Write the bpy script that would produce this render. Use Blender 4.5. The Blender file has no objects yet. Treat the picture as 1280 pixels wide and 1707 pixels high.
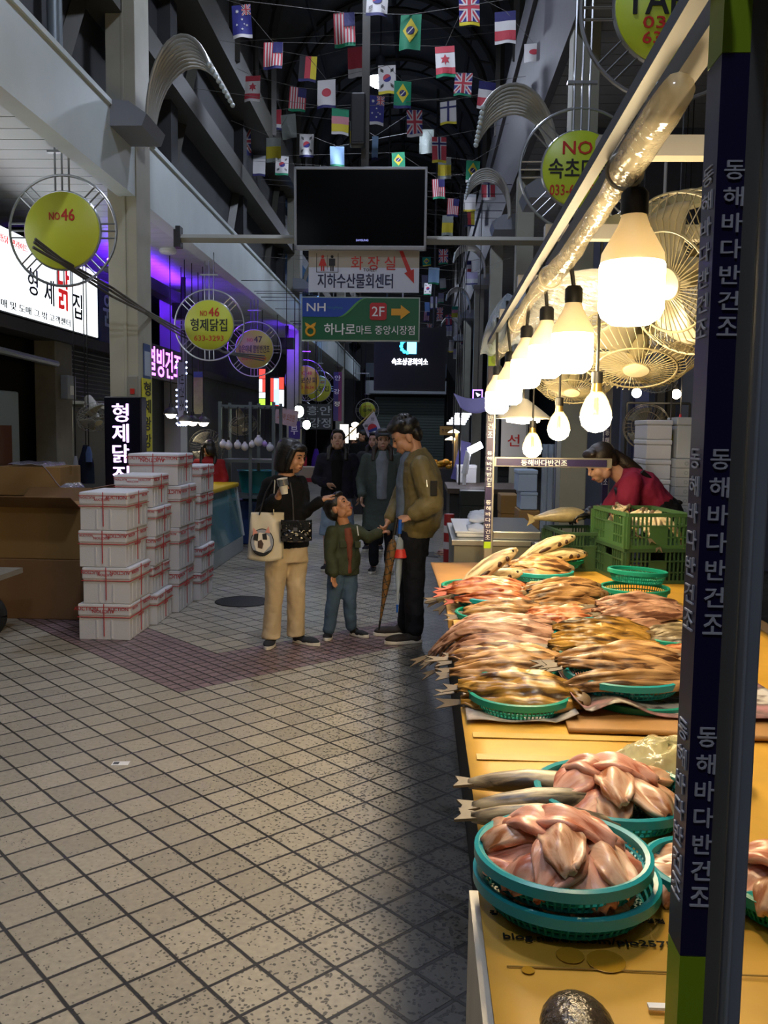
import bpy, bmesh, math, random
from mathutils import Vector, Matrix, Euler
random.seed(7)
scene = bpy.context.scene
COL = scene.collection
PI = math.pi
V = Vector

# ------------------------------------------------------------------ camera
EYE = V((0.0, 0.0, 1.6))
FPX, PITCH, ROLL, YAW = 1476.0, 0.0917, 0.0138, 0.0408
_cy, _sy, _c, _s = math.cos(YAW), math.sin(YAW), math.cos(PITCH), math.sin(PITCH)
FW = V((-_sy * _c, _cy * _c, -_s))
_r0 = V((_cy, _sy, 0)); _u0 = _r0.cross(FW)
RT = _r0 * math.cos(ROLL) + _u0 * math.sin(ROLL)
UP = -_r0 * math.sin(ROLL) + _u0 * math.cos(ROLL)
cam = bpy.data.cameras.new('camera')
cam.sensor_fit = 'VERTICAL'; cam.sensor_height = 36.0; cam.lens = 36.0 * FPX / 1707.0
cam.clip_start = 0.02; cam.clip_end = 200
camo = bpy.data.objects.new('camera', cam); COL.objects.link(camo)
M = Matrix((RT, UP, -FW)).transposed().to_4x4(); M.translation = EYE
camo.matrix_world = M
scene.camera = camo

def ray(u, v):                                   # direction measured off the photograph
    return FW + RT * ((u - 640) / FPX) - UP * ((v - 853.5) / FPX)
def aty(u, v, y):
    d = ray(u, v); return EYE + d * (y / d.y)
def atz(u, v, z):
    d = ray(u, v); return EYE + d * ((z - 1.6) / d.z)
def atx(u, v, x):
    d = ray(u, v); return EYE + d * (x / d.x)

# ------------------------------------------------------------------ world, exposure
w = bpy.data.worlds.new('night'); scene.world = w; w.use_nodes = True
w.node_tree.nodes['Background'].inputs[0].default_value = (0.35, 0.45, 0.62, 1)
w.node_tree.nodes['Background'].inputs[1].default_value = 0.035
scene.view_settings.view_transform = 'Standard'
scene.view_settings.look = 'None'
scene.view_settings.gamma = 1.0
scene.view_settings.use_curve_mapping = False
scene.view_settings.exposure = 0.62
BULB = 72.0            # radiance of the warm stall bulbs
HIGH = 128.0            # radiance of the arcade's high-bay lamps
SOFFIT = 22.0          # radiance of the round soffit lamps

# ------------------------------------------------------------------ materials
_M = {}
def srgb(h):
    if isinstance(h, str):
        h = [int(h[i:i + 2], 16) / 255 for i in (0, 2, 4)]
    return tuple(c / 12.92 if c <= .04045 else ((c + .055) / 1.055) ** 2.4 for c in h) + (1,)
def mat(name, col, rough=.6, metal=0, emit=None, estr=0, noise=0, nscale=8, bump=0, bscale=60, trans=0, alpha=1, coat=0, spec=.5):
    if name in _M: return _M[name]
    m = bpy.data.materials.new(name); m.use_nodes = True
    nt = m.node_tree; b = nt.nodes['Principled BSDF']; I = b.inputs
    c = srgb(col)
    I['Base Color'].default_value = c; I['Roughness'].default_value = rough; I['Metallic'].default_value = metal
    I['Specular IOR Level'].default_value = spec
    if trans: I['Transmission Weight'].default_value = trans
    if alpha < 1: I['Alpha'].default_value = alpha
    if coat: I['Coat Weight'].default_value = coat
    if emit is not None:
        I['Emission Color'].default_value = srgb(emit); I['Emission Strength'].default_value = estr
    if noise or bump:
        tc = nt.nodes.new('ShaderNodeTexCoord')
    if noise:
        n = nt.nodes.new('ShaderNodeTexNoise'); n.inputs['Scale'].default_value = nscale; n.inputs['Detail'].default_value = 5
        nt.links.new(tc.outputs['Object'], n.inputs['Vector'])
        r = nt.nodes.new('ShaderNodeMapRange'); r.inputs[1].default_value = .3; r.inputs[2].default_value = .7
        r.inputs[3].default_value = 1 - noise; r.inputs[4].default_value = 1 + noise * .5
        nt.links.new(n.outputs['Fac'], r.inputs[0])
        mx = nt.nodes.new('ShaderNodeVectorMath'); mx.operation = 'SCALE'; mx.inputs[0].default_value = c[:3]
        nt.links.new(r.outputs[0], mx.inputs['Scale']); nt.links.new(mx.outputs[0], I['Base Color'])
    if bump:
        n2 = nt.nodes.new('ShaderNodeTexNoise'); n2.inputs['Scale'].default_value = bscale; n2.inputs['Detail'].default_value = 4
        nt.links.new(tc.outputs['Object'], n2.inputs['Vector'])
        bp = nt.nodes.new('ShaderNodeBump'); bp.inputs['Strength'].default_value = bump; bp.inputs['Distance'].default_value = .01
        nt.links.new(n2.outputs['Fac'], bp.inputs['Height']); nt.links.new(bp.outputs[0], I['Normal'])
    _M[name] = m
    return m
def glow(name, col, s):
    return mat(name, col, .5, emit=col, estr=s)

# ------------------------------------------------------------------ mesh builder
class MB:
    def __init__(s): s.v = []; s.f = []; s.mi = []
    def add(s, vs, fs, mi=0):
        o = len(s.v); s.v += [tuple(p) for p in vs]
        for f in fs: s.f.append(tuple(i + o for i in f)); s.mi.append(mi)
        return s
    def box(s, c, d, rot=None, mi=0):
        c = V(c); hx, hy, hz = d[0] / 2, d[1] / 2, d[2] / 2
        vs = [V((x, y, z)) for z in (-hz, hz) for x, y in ((-hx, -hy), (hx, -hy), (hx, hy), (-hx, hy))]
        if rot is not None:
            R = rot if isinstance(rot, Matrix) else Euler(rot).to_matrix()
            vs = [R @ p for p in vs]
        return s.add([p + c for p in vs], [(3, 2, 1, 0), (4, 5, 6, 7), (0, 1, 5, 4), (1, 2, 6, 5), (2, 3, 7, 6), (3, 0, 4, 7)], mi)
    def bb(s, x0, x1, y0, y1, z0, z1, mi=0):
        return s.box(((x0 + x1) / 2, (y0 + y1) / 2, (z0 + z1) / 2), (abs(x1 - x0), abs(y1 - y0), abs(z1 - z0)), None, mi)
    def tube(s, pts, r, n=8, cap=True, mi=0, flat=1.0, upv=None):
        pts = [V(p) for p in pts]; rs = r if isinstance(r, (list, tuple)) else [r] * len(pts)
        o = len(s.v); nrm = None
        for i, p in enumerate(pts):
            t = (pts[min(i + 1, len(pts) - 1)] - pts[max(i - 1, 0)])
            if t.length < 1e-9: t = V((0, 0, 1))
            t.normalize()
            if nrm is None:
                a = V(upv) if upv else (V((0, 0, 1)) if abs(t.z) < .9 else V((1, 0, 0)))
                nrm = (a - t * a.dot(t)).normalized()
            else:
                nrm = nrm - t * nrm.dot(t)
                nrm = nrm.normalized() if nrm.length > 1e-6 else t.orthogonal().normalized()
            b = t.cross(nrm)
            for k in range(n):
                a = 2 * PI * k / n
                s.v.append(tuple(p + (nrm * math.cos(a) * flat + b * math.sin(a)) * rs[i]))
        for i in range(len(pts) - 1):
            for k in range(n):
                a, b2 = o + i * n + k, o + i * n + (k + 1) % n
                s.f.append((a, b2, b2 + n, a + n)); s.mi.append(mi)
        if cap:
            s.f.append(tuple(o + k for k in range(n))[::-1]); s.mi.append(mi)
            e = o + (len(pts) - 1) * n
            s.f.append(tuple(e + k for k in range(n))); s.mi.append(mi)
        return s
    def lathe(s, prof, c=(0, 0, 0), n=20, R=None, mi=0):
        c = V(c); o = len(s.v)
        for r, z in prof:
            for k in range(n):
                a = 2 * PI * k / n; p = V((r * math.cos(a), r * math.sin(a), z))
                if R is not None: p = R @ p
                s.v.append(tuple(p + c))
        for i in range(len(prof) - 1):
            for k in range(n):
                a, b = o + i * n + k, o + i * n + (k + 1) % n
                s.f.append((a, b, b + n, a + n)); s.mi.append(mi)
        return s
    def ring(s, c, R, r, n=32, m=6, rot=None, mi=0, a0=0, a1=2 * PI):
        c = V(c); full = abs(a1 - a0 - 2 * PI) < 1e-6
        pts = []
        for k in range(n + 1):
            a = a0 + (a1 - a0) * k / n; p = V((math.cos(a) * R, math.sin(a) * R, 0))
            pts.append((rot @ p if rot is not None else p) + c)
        return s.tube(pts, r, m, not full, mi)
    def sphere(s, c, r, n=16, m=10, R=None, mi=0):
        c = V(c); r = r if isinstance(r, (tuple, list)) else (r, r, r); o = len(s.v)
        for i in range(m + 1):
            th = PI * i / m
            for k in range(n):
                a = 2 * PI * k / n
                p = V((math.sin(th) * math.cos(a) * r[0], math.sin(th) * math.sin(a) * r[1], math.cos(th) * r[2]))
                if R is not None: p = R @ p
                s.v.append(tuple(p + c))
        for i in range(m):
            for k in range(n):
                a, b = o + i * n + k, o + i * n + (k + 1) % n
                s.f.append((a, a + n, b + n, b)); s.mi.append(mi)
        return s
    def prism(s, poly, M4, d, mi=0):           # 2D outline, M4 takes (x, y, 0..d) to the world
        n = len(poly); o = len(s.v)
        for z in (0, d):
            for x, y in poly: s.v.append(tuple(M4 @ V((x, y, z))))
        s.f.append(tuple(range(o + n - 1, o - 1, -1))); s.mi.append(mi)
        s.f.append(tuple(range(o + n, o + 2 * n))); s.mi.append(mi)
        for k in range(n):
            a, b = o + k, o + (k + 1) % n
            s.f.append((a, b, b + n, a + n)); s.mi.append(mi)
        return s
    def grid(s, fn, nu, nv, mi=0):
        o = len(s.v)
        for i in range(nu + 1):
            for j in range(nv + 1): s.v.append(tuple(fn(i / nu, j / nv)))
        for i in range(nu):
            for j in range(nv):
                a = o + i * (nv + 1) + j
                s.f.append((a, a + nv + 1, a + nv + 2, a + 1)); s.mi.append(mi)
        return s
    def mesh(s, name, mats, smooth=False):
        me = bpy.data.meshes.new(name); me.from_pydata(s.v, [], s.f)
        for m in (mats if isinstance(mats, (list, tuple)) else [mats]): me.materials.append(m)
        me.polygons.foreach_set('material_index', s.mi)
        if smooth:
            me.polygons.foreach_set('use_smooth', [True] * len(s.f))
            if smooth != 'all': me.set_sharp_from_angle(angle=math.radians(42))
        me.update(); return me
    def build(s, name, mats, parent=None, smooth=False, bevel=0, loc=None):
        o = bpy.data.objects.new(name, s.mesh(name, mats, smooth)); COL.objects.link(o)
        if parent is not None: o.parent = parent
        if loc is not None: o.location = loc
        if bevel:
            b = o.modifiers.new('bevel', 'BEVEL'); b.width = bevel; b.segments = 2; b.limit_method = 'ANGLE'
        return o

def tag(o, label, cat, group=None, kind=None):
    o['label'] = label; o['category'] = cat
    if group: o['group'] = group
    if kind: o['kind'] = kind
    return o
def thing(name, label, cat, loc=(0, 0, 0), group=None, rz=0):
    o = bpy.data.objects.new(name, None); COL.objects.link(o)
    o.location = loc; o.rotation_euler = (0, 0, rz); o.empty_display_size = .1
    return tag(o, label, cat, group)
def struct(o, label=None):
    o['kind'] = 'structure'
    if label: o['label'] = label
    return o
def dup(root, loc, rz=None, label=None, group=None):
    r = root.copy(); COL.objects.link(r); r.location = loc
    if rz is not None: r.rotation_euler = (0, 0, rz)
    if label: r['label'] = label
    if group: r['group'] = group
    for ch in list(root.children):
        c = ch.copy(); COL.objects.link(c); c.parent = r
        for g in list(ch.children):
            d = g.copy(); COL.objects.link(d); d.parent = c
    return r
def frame_mat(o, xax, yax, zax=None):            # matrix from an origin and two axes
    x = V(xax).normalized(); y = V(yax).normalized(); z = x.cross(y)
    m = Matrix((x, y, z)).transposed().to_4x4(); m.translation = V(o); return m
FACE = ((1, 0, 0), (0, 0, 1))                    # a board facing the camera end of the aisle
def text_mb(s, size=.1, bold=0, align='CENTER', ext=.002, width=None, height=None):
    cu = bpy.data.curves.new('t', 'FONT'); cu.body = s; cu.size = size; cu.extrude = ext
    cu.align_x = align; cu.align_y = 'CENTER'; cu.resolution_u = 2
    ob = bpy.data.objects.new('t', cu); COL.objects.link(ob)
    dg = bpy.context.evaluated_depsgraph_get(); dg.update()
    me = bpy.data.meshes.new_from_object(ob.evaluated_get(dg))
    mb = MB(); vs = [v.co.copy() for v in me.vertices]
    if vs and (width or height):
        x0, x1 = min(p.x for p in vs), max(p.x for p in vs); y0, y1 = min(p.y for p in vs), max(p.y for p in vs)
        kx = width / max(x1 - x0, 1e-6) if width else 1; ky = height / max(y1 - y0, 1e-6) if height else kx
        if not width: kx = ky
        for p in vs:
            if align == 'CENTER': p.x = (p.x - (x0 + x1) / 2) * kx
            else: p.x = (p.x - x0) * kx
            p.y = (p.y - (y0 + y1) / 2) * ky
    fs = [tuple(p.vertices) for p in me.polygons]
    if vs:
        hh = max(p.y for p in vs) - min(p.y for p in vs); b = min(bold, .012) * 1.5 * hh
        offs = [(0, 0)] if bold <= 0 else [(-b, 0), (b, 0), (0, b * .6), (0, -b * .6)]
        for k, (ox, oy) in enumerate(offs): mb.add([p + V((ox, oy, .0004 * k)) for p in vs], fs)
    bpy.data.objects.remove(ob); bpy.data.curves.remove(cu); bpy.data.meshes.remove(me)
    return mb
def lettering(s, M4, m, parent, name='lettering', **k):
    mb = text_mb(s, **k); mb.v = [tuple(M4 @ V(p)) for p in mb.v]
    return mb.build(name, m, parent)
def rotm(M4, mb):
    mb.v = [tuple(M4 @ V(p)) for p in mb.v]; return mb
def sheet(fn, nu, nv, th, name, m, parent=None, smooth=True):
    mb = MB().grid(fn, nu, nv); o = mb.build(name, m, parent, 'all' if smooth else False)
    if th:
        md = o.modifiers.new('th', 'SOLIDIFY'); md.thickness = th; md.offset = 0
    return o

def clear_film(name, tint, dens, rough=.12):
    m = bpy.data.materials.new(name); m.use_nodes = True; nt = m.node_tree; nt.nodes.clear()
    o = nt.nodes.new('ShaderNodeOutputMaterial'); mx = nt.nodes.new('ShaderNodeMixShader'); t = nt.nodes.new('ShaderNodeBsdfTransparent'); p = nt.nodes.new('ShaderNodeBsdfPrincipled')
    p.inputs['Base Color'].default_value = srgb(tint); p.inputs['Roughness'].default_value = rough
    tc = nt.nodes.new('ShaderNodeTexCoord'); n = nt.nodes.new('ShaderNodeTexNoise'); n.inputs['Scale'].default_value = 14; n.inputs['Detail'].default_value = 3
    nt.links.new(tc.outputs['Object'], n.inputs['Vector'])
    bp = nt.nodes.new('ShaderNodeBump'); bp.inputs['Strength'].default_value = .6; bp.inputs['Distance'].default_value = .02
    nt.links.new(n.outputs['Fac'], bp.inputs['Height']); nt.links.new(bp.outputs[0], p.inputs['Normal'])
    mx.inputs[0].default_value = dens
    nt.links.new(t.outputs[0], mx.inputs[1]); nt.links.new(p.outputs[0], mx.inputs[2]); nt.links.new(mx.outputs[0], o.inputs[0])
    return m

def hang(t, z, x_edge, parent_name='cord', r=.006, m=None, top=None):
    """a cord straight up to the soffit, or up and along a bracket arm to the fascia when the thing hangs out over the aisle"""
    c = t.location; left = x_edge < 0; zt = (3.8 if left else 5.115) if top is None else top
    over = (c.x > x_edge - .2) if left else (c.x < x_edge + .1)
    pts = [(0, 0, z), (0, 0, zt - c.z)]
    if over and top is None:
        zt = 3.74 if left else 5.1
        pts = [(0, 0, z), (0, 0, zt - c.z), (x_edge + (-.08 if left else .08) - c.x, 0, zt - c.z)]
    return MB().tube(pts, r, 5).build(parent_name, m or _M.get('black_cord') or _M.get('dark_pipe'), t)
# ================================================================== the hall
XL, XR, ZL0, ZL1 = -2.65, 1.22, 3.7, 4.28
def floor_material():
    m = bpy.data.materials.new('floor_tiles'); m.use_nodes = True; nt = m.node_tree; L = nt.links
    b = nt.nodes['Principled BSDF']
    def N(t, **k):
        n = nt.nodes.new(t)
        for a, v in k.items(): setattr(n, a, v)
        return n
    def val(x, sock):
        if isinstance(x, (int, float)): sock.default_value = x
        else: L.new(x, sock)
    def mth(op, a, b2=0, c=0, clamp=False):
        n = N('ShaderNodeMath', operation=op, use_clamp=clamp)
        val(a, n.inputs[0]); val(b2, n.inputs[1])
        if op in ('MULTIPLY_ADD', 'SMOOTH_MIN', 'WRAP'): val(c, n.inputs[2])
        return n.outputs[0]
    tc = N('ShaderNodeTexCoord'); sep = N('ShaderNodeSeparateXYZ'); L.new(tc.outputs['Object'], sep.inputs[0])
    x, y = sep.outputs[0], sep.outputs[1]
    a, S = math.radians(44.3), .1682
    dx, dy = mth('ADD', x, 1.18), mth('ADD', y, -2.513)
    i = mth('DIVIDE', mth('ADD', mth('MULTIPLY', dx, math.cos(a)), mth('MULTIPLY', dy, math.sin(a))), S)
    j = mth('DIVIDE', mth('ADD', mth('MULTIPLY', dx, math.sin(a)), mth('MULTIPLY', dy, -math.cos(a))), S)
    # mauve border: corner of an L, four tiles wide, laid in half-size tiles
    out = mth('MULTIPLY', mth('GREATER_THAN', i, 10.0), mth('LESS_THAN', j, -12.5))
    inn = mth('MULTIPLY', mth('GREATER_THAN', i, 14.0), mth('LESS_THAN', j, -16.5))
    inn2 = mth('MULTIPLY', mth('GREATER_THAN', i, 46.0), mth('LESS_THAN', j, -12.5))
    band = mth('SUBTRACT', out, inn, clamp=True)
    mul = mth('ADD', 1.0, band)
    i2 = mth('MULTIPLY', mth('ADD', i, 0), mul); j2 = mth('MULTIPLY', mth('ADD', j, .5), mul)
    j2 = mth('SUBTRACT', j2, mth('MULTIPLY', mth('SUBTRACT', 1.0, band), .5))
    wob = N('ShaderNodeTexNoise'); wob.inputs['Scale'].default_value = 9; L.new(tc.outputs['Object'], wob.inputs['Vector'])
    wv = mth('MULTIPLY', mth('SUBTRACT', wob.outputs['Fac'], .5), .03)
    fi = mth('ABSOLUTE', mth('SUBTRACT', mth('FRACT', mth('ADD', mth('ADD', i2, wv), .5)), .5))
    fj = mth('ABSOLUTE', mth('SUBTRACT', mth('FRACT', mth('ADD', mth('ADD', j2, wv), .5)), .5))
    gw = mth('MULTIPLY', mul, .036)
    d = mth('MINIMUM', fi, fj)
    mr = N('ShaderNodeMapRange'); mr.inputs[3].default_value = 0; mr.inputs[4].default_value = 1
    L.new(d, mr.inputs[0]); val(mth('MULTIPLY', gw, .8), mr.inputs[1]); val(mth('MULTIPLY', gw, 1.25), mr.inputs[2])
    tile = mr.outputs[0]
    # per tile tone
    cmb = N('ShaderNodeCombineXYZ'); L.new(mth('FLOOR', i2), cmb.inputs[0]); L.new(mth('FLOOR', j2), cmb.inputs[1])
    wn = N('ShaderNodeTexWhiteNoise', noise_dimensions='3D'); L.new(cmb.outputs[0], wn.inputs[0])
    tone = N('ShaderNodeMapRange'); L.new(wn.outputs['Value'], tone.inputs[0]); tone.inputs[3].default_value = .86; tone.inputs[4].default_value = 1.1
    # pits: dark specks, denser where the stall drips beside the table
    sp = N('ShaderNodeTexVoronoi'); sp.inputs['Scale'].default_value = 62; sp.inputs['Randomness'].default_value = 1
    mp = N('ShaderNodeMapping'); mp.inputs['Scale'].default_value = (1, 1, 1); L.new(tc.outputs['Object'], mp.inputs[0])
    ds = N('ShaderNodeTexNoise'); ds.inputs['Scale'].default_value = 30; L.new(tc.outputs['Object'], ds.inputs['Vector'])
    va = N('ShaderNodeVectorMath', operation='MULTIPLY_ADD'); L.new(ds.outputs['Color'], va.inputs[0]); va.inputs[1].default_value = (.03, .03, 0); L.new(mp.outputs[0], va.inputs[2])
    L.new(va.outputs[0], sp.inputs['Vector'])
    dn = N('ShaderNodeTexNoise'); dn.inputs['Scale'].default_value = 5; L.new(tc.outputs['Object'], dn.inputs['Vector'])
    wet = N('ShaderNodeMapRange', interpolation_type='SMOOTHSTEP'); L.new(x, wet.inputs[0]); wet.inputs[1].default_value = -1.5; wet.inputs[2].default_value = .2
    th = mth('ADD', mth('MULTIPLY', wet.outputs[0], .23), mth('MULTIPLY', dn.outputs['Fac'], .25))
    spk = N('ShaderNodeMapRange'); L.new(mth('SUBTRACT', mth('ADD', th, .03), sp.outputs['Distance']), spk.inputs[0]); spk.inputs[1].default_value = -.03; spk.inputs[2].default_value = .04
    speck = mth('MULTIPLY', spk.outputs[0], .75)
    # darker towards the stall, with a noisy edge
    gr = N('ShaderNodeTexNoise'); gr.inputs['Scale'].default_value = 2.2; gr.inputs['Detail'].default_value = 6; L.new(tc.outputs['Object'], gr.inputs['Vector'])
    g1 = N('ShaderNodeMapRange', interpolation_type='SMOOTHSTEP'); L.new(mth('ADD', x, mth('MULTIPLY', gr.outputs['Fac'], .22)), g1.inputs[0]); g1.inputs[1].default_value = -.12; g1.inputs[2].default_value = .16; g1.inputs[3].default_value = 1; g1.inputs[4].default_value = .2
    fn = N('ShaderNodeTexNoise'); fn.inputs['Scale'].default_value = 45; fn.inputs['Detail'].default_value = 6; L.new(tc.outputs['Object'], fn.inputs['Vector'])
    fm = N('ShaderNodeMapRange'); L.new(fn.outputs['Fac'], fm.inputs[0]); fm.inputs[1].default_value = .25; fm.inputs[2].default_value = .75; fm.inputs[3].default_value = .82; fm.inputs[4].default_value = 1.12
    c1 = N('ShaderNodeMix', data_type='RGBA'); L.new(band, c1.inputs[0]); c1.inputs[6].default_value = srgb('a39c8c'); c1.inputs[7].default_value = srgb('866f71')
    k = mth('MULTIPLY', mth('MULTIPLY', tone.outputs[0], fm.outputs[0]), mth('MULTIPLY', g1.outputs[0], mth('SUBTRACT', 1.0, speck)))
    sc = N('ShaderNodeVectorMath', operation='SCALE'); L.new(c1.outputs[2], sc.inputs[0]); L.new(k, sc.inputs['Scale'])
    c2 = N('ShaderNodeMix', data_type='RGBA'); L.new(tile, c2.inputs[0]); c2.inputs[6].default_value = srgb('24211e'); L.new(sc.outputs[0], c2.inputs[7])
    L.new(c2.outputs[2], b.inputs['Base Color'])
    rr = N('ShaderNodeMapRange'); L.new(gr.outputs['Fac'], rr.inputs[0]); rr.inputs[3].default_value = .28; rr.inputs[4].default_value = .55
    L.new(rr.outputs[0], b.inputs['Roughness'])
    bp = N('ShaderNodeBump'); bp.inputs['Strength'].default_value = .5; bp.inputs['Distance'].default_value = .004
    h = mth('ADD', tile, mth('ADD', mth('MULTIPLY', fn.outputs['Fac'], .25), mth('MULTIPLY', speck, -.4)))
    L.new(h, bp.inputs['Height']); L.new(bp.outputs[0], b.inputs['Normal'])
    return m
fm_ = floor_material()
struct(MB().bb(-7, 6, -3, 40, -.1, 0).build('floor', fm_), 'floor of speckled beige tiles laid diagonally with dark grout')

white_paint = mat('white_painted_steel', 'cad6d6', .5, noise=.08, nscale=2)
dark_steel = mat('dark_vault_sheet', '4c4a46', .6, noise=.15, nscale=1.5)
rib_m = mat('dark_rib_steel', '3c3a35', .6)
beam_m = mat('olive_grey_beam', '45443c', .6, noise=.1, nscale=2)
column_m = mat('cream_painted_column', 'a9a898', .55, noise=.12, nscale=3)
slat_m = mat('white_slat_soffit', 'bcc4c8', .4)
wall_dark = mat('dark_shop_wall', '2b2c2e', .7, noise=.2, nscale=3)
wall_grey = mat('grey_upper_wall', '5a5852', .7, noise=.12, nscale=1.2)
black_m = mat('black_void', '0b0b0d', .8)

# left: fascia, soffit with slats, columns, shop fronts
struct(MB().bb(XL - .06, XL, -3, 38, ZL0, ZL1).bb(XL - .16, XL - .06, -3, 38, ZL0, ZL0 + .1).bb(XL - .2, XL + .02, -3, 38, ZL1, ZL1 + .04).build('trim_1', white_paint), 'white steel fascia running along the left shop fronts')
mb = MB()
y = -3
while y < 38:
    mb.bb(-5.2, XL - .16, y + .012, y + .245, ZL0 + .08, ZL0 + .1); y += .247
mb.bb(-5.2, XL - .16, -3, 38, ZL0 + .11, ZL0 + .14)
struct(mb.build('ceiling_left', slat_m), 'slatted white soffit over the left shop fronts')
for k, y0 in enumerate((8.22, 19.1, 30)):
    mb = MB().bb(XL - .26, XL + .01, y0, y0 + .42, 0, 6.9).bb(XL - .12, XL - .09, y0 - .012, y0, 0, 6.9).bb(XL - .28, XL + .03, y0 - .02, y0 + .44, 0, .12)
    struct(mb.build('trim_%d' % (20 + k), column_m, bevel=.008), 'cream painted steel column on the left side')
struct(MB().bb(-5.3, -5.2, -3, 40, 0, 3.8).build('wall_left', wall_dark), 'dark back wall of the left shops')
mb = MB()
mb.bb(XL - .5, XL - .4, -3, 40, ZL1, 6.75)
for k in range(10):
    y0 = -2 + 4.1 * k
    mb.bb(XL - .4, XL - .25, y0, y0 + .28, ZL1, 6.75)
struct(mb.build('wall_upper_left', wall_dark), 'dark upper storey wall above the left fascia')
struct(MB().bb(XL - .4, XL + .02, -3, 40, 6.45, 6.87).bb(XL - .4, XL - .1, -3, 40, 5.3, 5.55).build('trim_3', beam_m), 'long grey gutter beam high on the left')
for k in range(8):
    y0 = 5.5 + 3.2 * k
    mb = MB().tube([(XL - .4, y0 - 1.3, 4.4), (XL - .36, y0, 6.6)], .09, 4)
    struct(mb.build('trim_%d' % (60 + k), beam_m), 'slanting brace on the upper left wall')
# right
struct(MB().bb(XR, XR + .08, -3, 38, 5.05, 6.45).bb(XR - .05, XR + .1, -3, 38, 6.43, 6.8).build('trim_5', mat('grey_right_fascia', '4c4c50', .6, noise=.1)), 'grey upper fascia along the right shop fronts')
mb = MB(); y = -3
while y < 38:
    mb.bb(XR + .08, 5.2, y + .014, y + .245, 5.09, 5.11); y += .247
mb.bb(XR + .08, 5.2, -3, 38, 5.12, 5.15)
struct(mb.build('ceiling_right', mat('grey_slat_soffit', '8d8f90', .5)), 'grey slatted soffit over the right shop fronts')
for k, y0 in enumerate((7.94, 12.3, 17, 22, 27.5, 33)):
    mb = MB().bb(XR + .02, XR + .25, y0, y0 + .25, 0, 6.7).bb(XR, XR + .27, y0 - .02, y0 + .27, 0, .1)
    struct(mb.build('trim_%d' % (30 + k), mat('pale_right_column', '9a9a8a', .6, noise=.12, nscale=3), bevel=.008), 'pale column on the right side')
struct(MB().bb(5.2, 5.3, -3, 40, 0, 5.1).build('wall_right', mat('right_back_wall', '565a66', .7, noise=.15)), 'dim back wall of the right shops')
struct(MB().bb(XR + .3, XR + .4, -3, 40, 6.4, 8.2).bb(XL - .5, XL - .4, -3, 40, 6.7, 8.2).build('wall_clerestory', dark_steel), 'dark sheet walls under the vault')
# vault
VC, VR, VZ = (XL + XR) / 2, 1.93, 8.1
def vault(a, b):
    th = PI * a; return V((VC - (VR + .35) * math.cos(th), -3 + 43 * b, VZ + (VR + .35) * math.sin(th)))
o = sheet(vault, 28, 1, .04, 'ceiling', dark_steel); struct(o, 'dark barrel vault of the arcade roof')
for k in range(13):
    mb = MB()
    y0 = 3.4 + 3.05 * k
    for rr, tk in ((VR, .075), (VR + .28, .05)):
        pts = [(VC - rr * math.cos(PI * t / 24), y0, VZ + rr * math.sin(PI * t / 24)) for t in range(25)]
        mb.tube([(pts[0][0], y0, 6.6)] + pts + [(pts[-1][0], y0, 6.6)], tk, 4)
    for t in range(1, 12):
        a = PI * t / 12
        mb.tube([(VC - VR * math.cos(a), y0, VZ + VR * math.sin(a)), (VC - (VR + .28) * math.cos(a + .12), y0, VZ + (VR + .28) * math.sin(a + .12))], .025, 4)
    struct(mb.build('trim_%d' % (40 + k), rib_m), 'arched lattice rib of the vault')
mb = MB()
for a in (.25, .5, .75):
    mb.tube([(VC - (VR + .3) * math.cos(PI * a), -3, VZ + (VR + .3) * math.sin(PI * a)), (VC - (VR + .3) * math.cos(PI * a), 40, VZ + (VR + .3) * math.sin(PI * a))], .05, 4)
struct(mb.build('trim_7', rib_m), 'long purlins of the vault')
# ends
struct(MB().bb(-5.3, 5.3, -3.1, -3, 0, 10.8).build('wall_back', wall_dark), 'dark wall behind the viewpoint')
mb = MB().bb(-5.3, 5.3, 39.9, 40, 0, 10.8)
struct(mb.build('wall_end', wall_dark), 'dark wall at the far end of the arcade')
mb = MB()
for k in range(24): mb.bb(-2.1, 1.0, 39.6 - (k % 2) * .02, 39.62, 0.1 + k * .125, .21 + k * .125)
struct(mb.build('door_1', mat('green_grey_shutter', '5b6a62', .5)), 'closed rolling shutter at the far end')
# ================================================================== lamps high up, signs
chrome = mat('brushed_chrome', 'b8bcc0', .3, .9)
steel_dark = mat('dark_pipe', '3a3a3c', .45, .6)
black_pl = mat('black_plastic', '141416', .5)
ink_red = mat('sign_red_ink', 'c0281f', .5)
ink_black = mat('sign_black_ink', '16171a', .5)
white_plate = mat('white_sign_plate', 'e6e8ea', .5)

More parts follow.
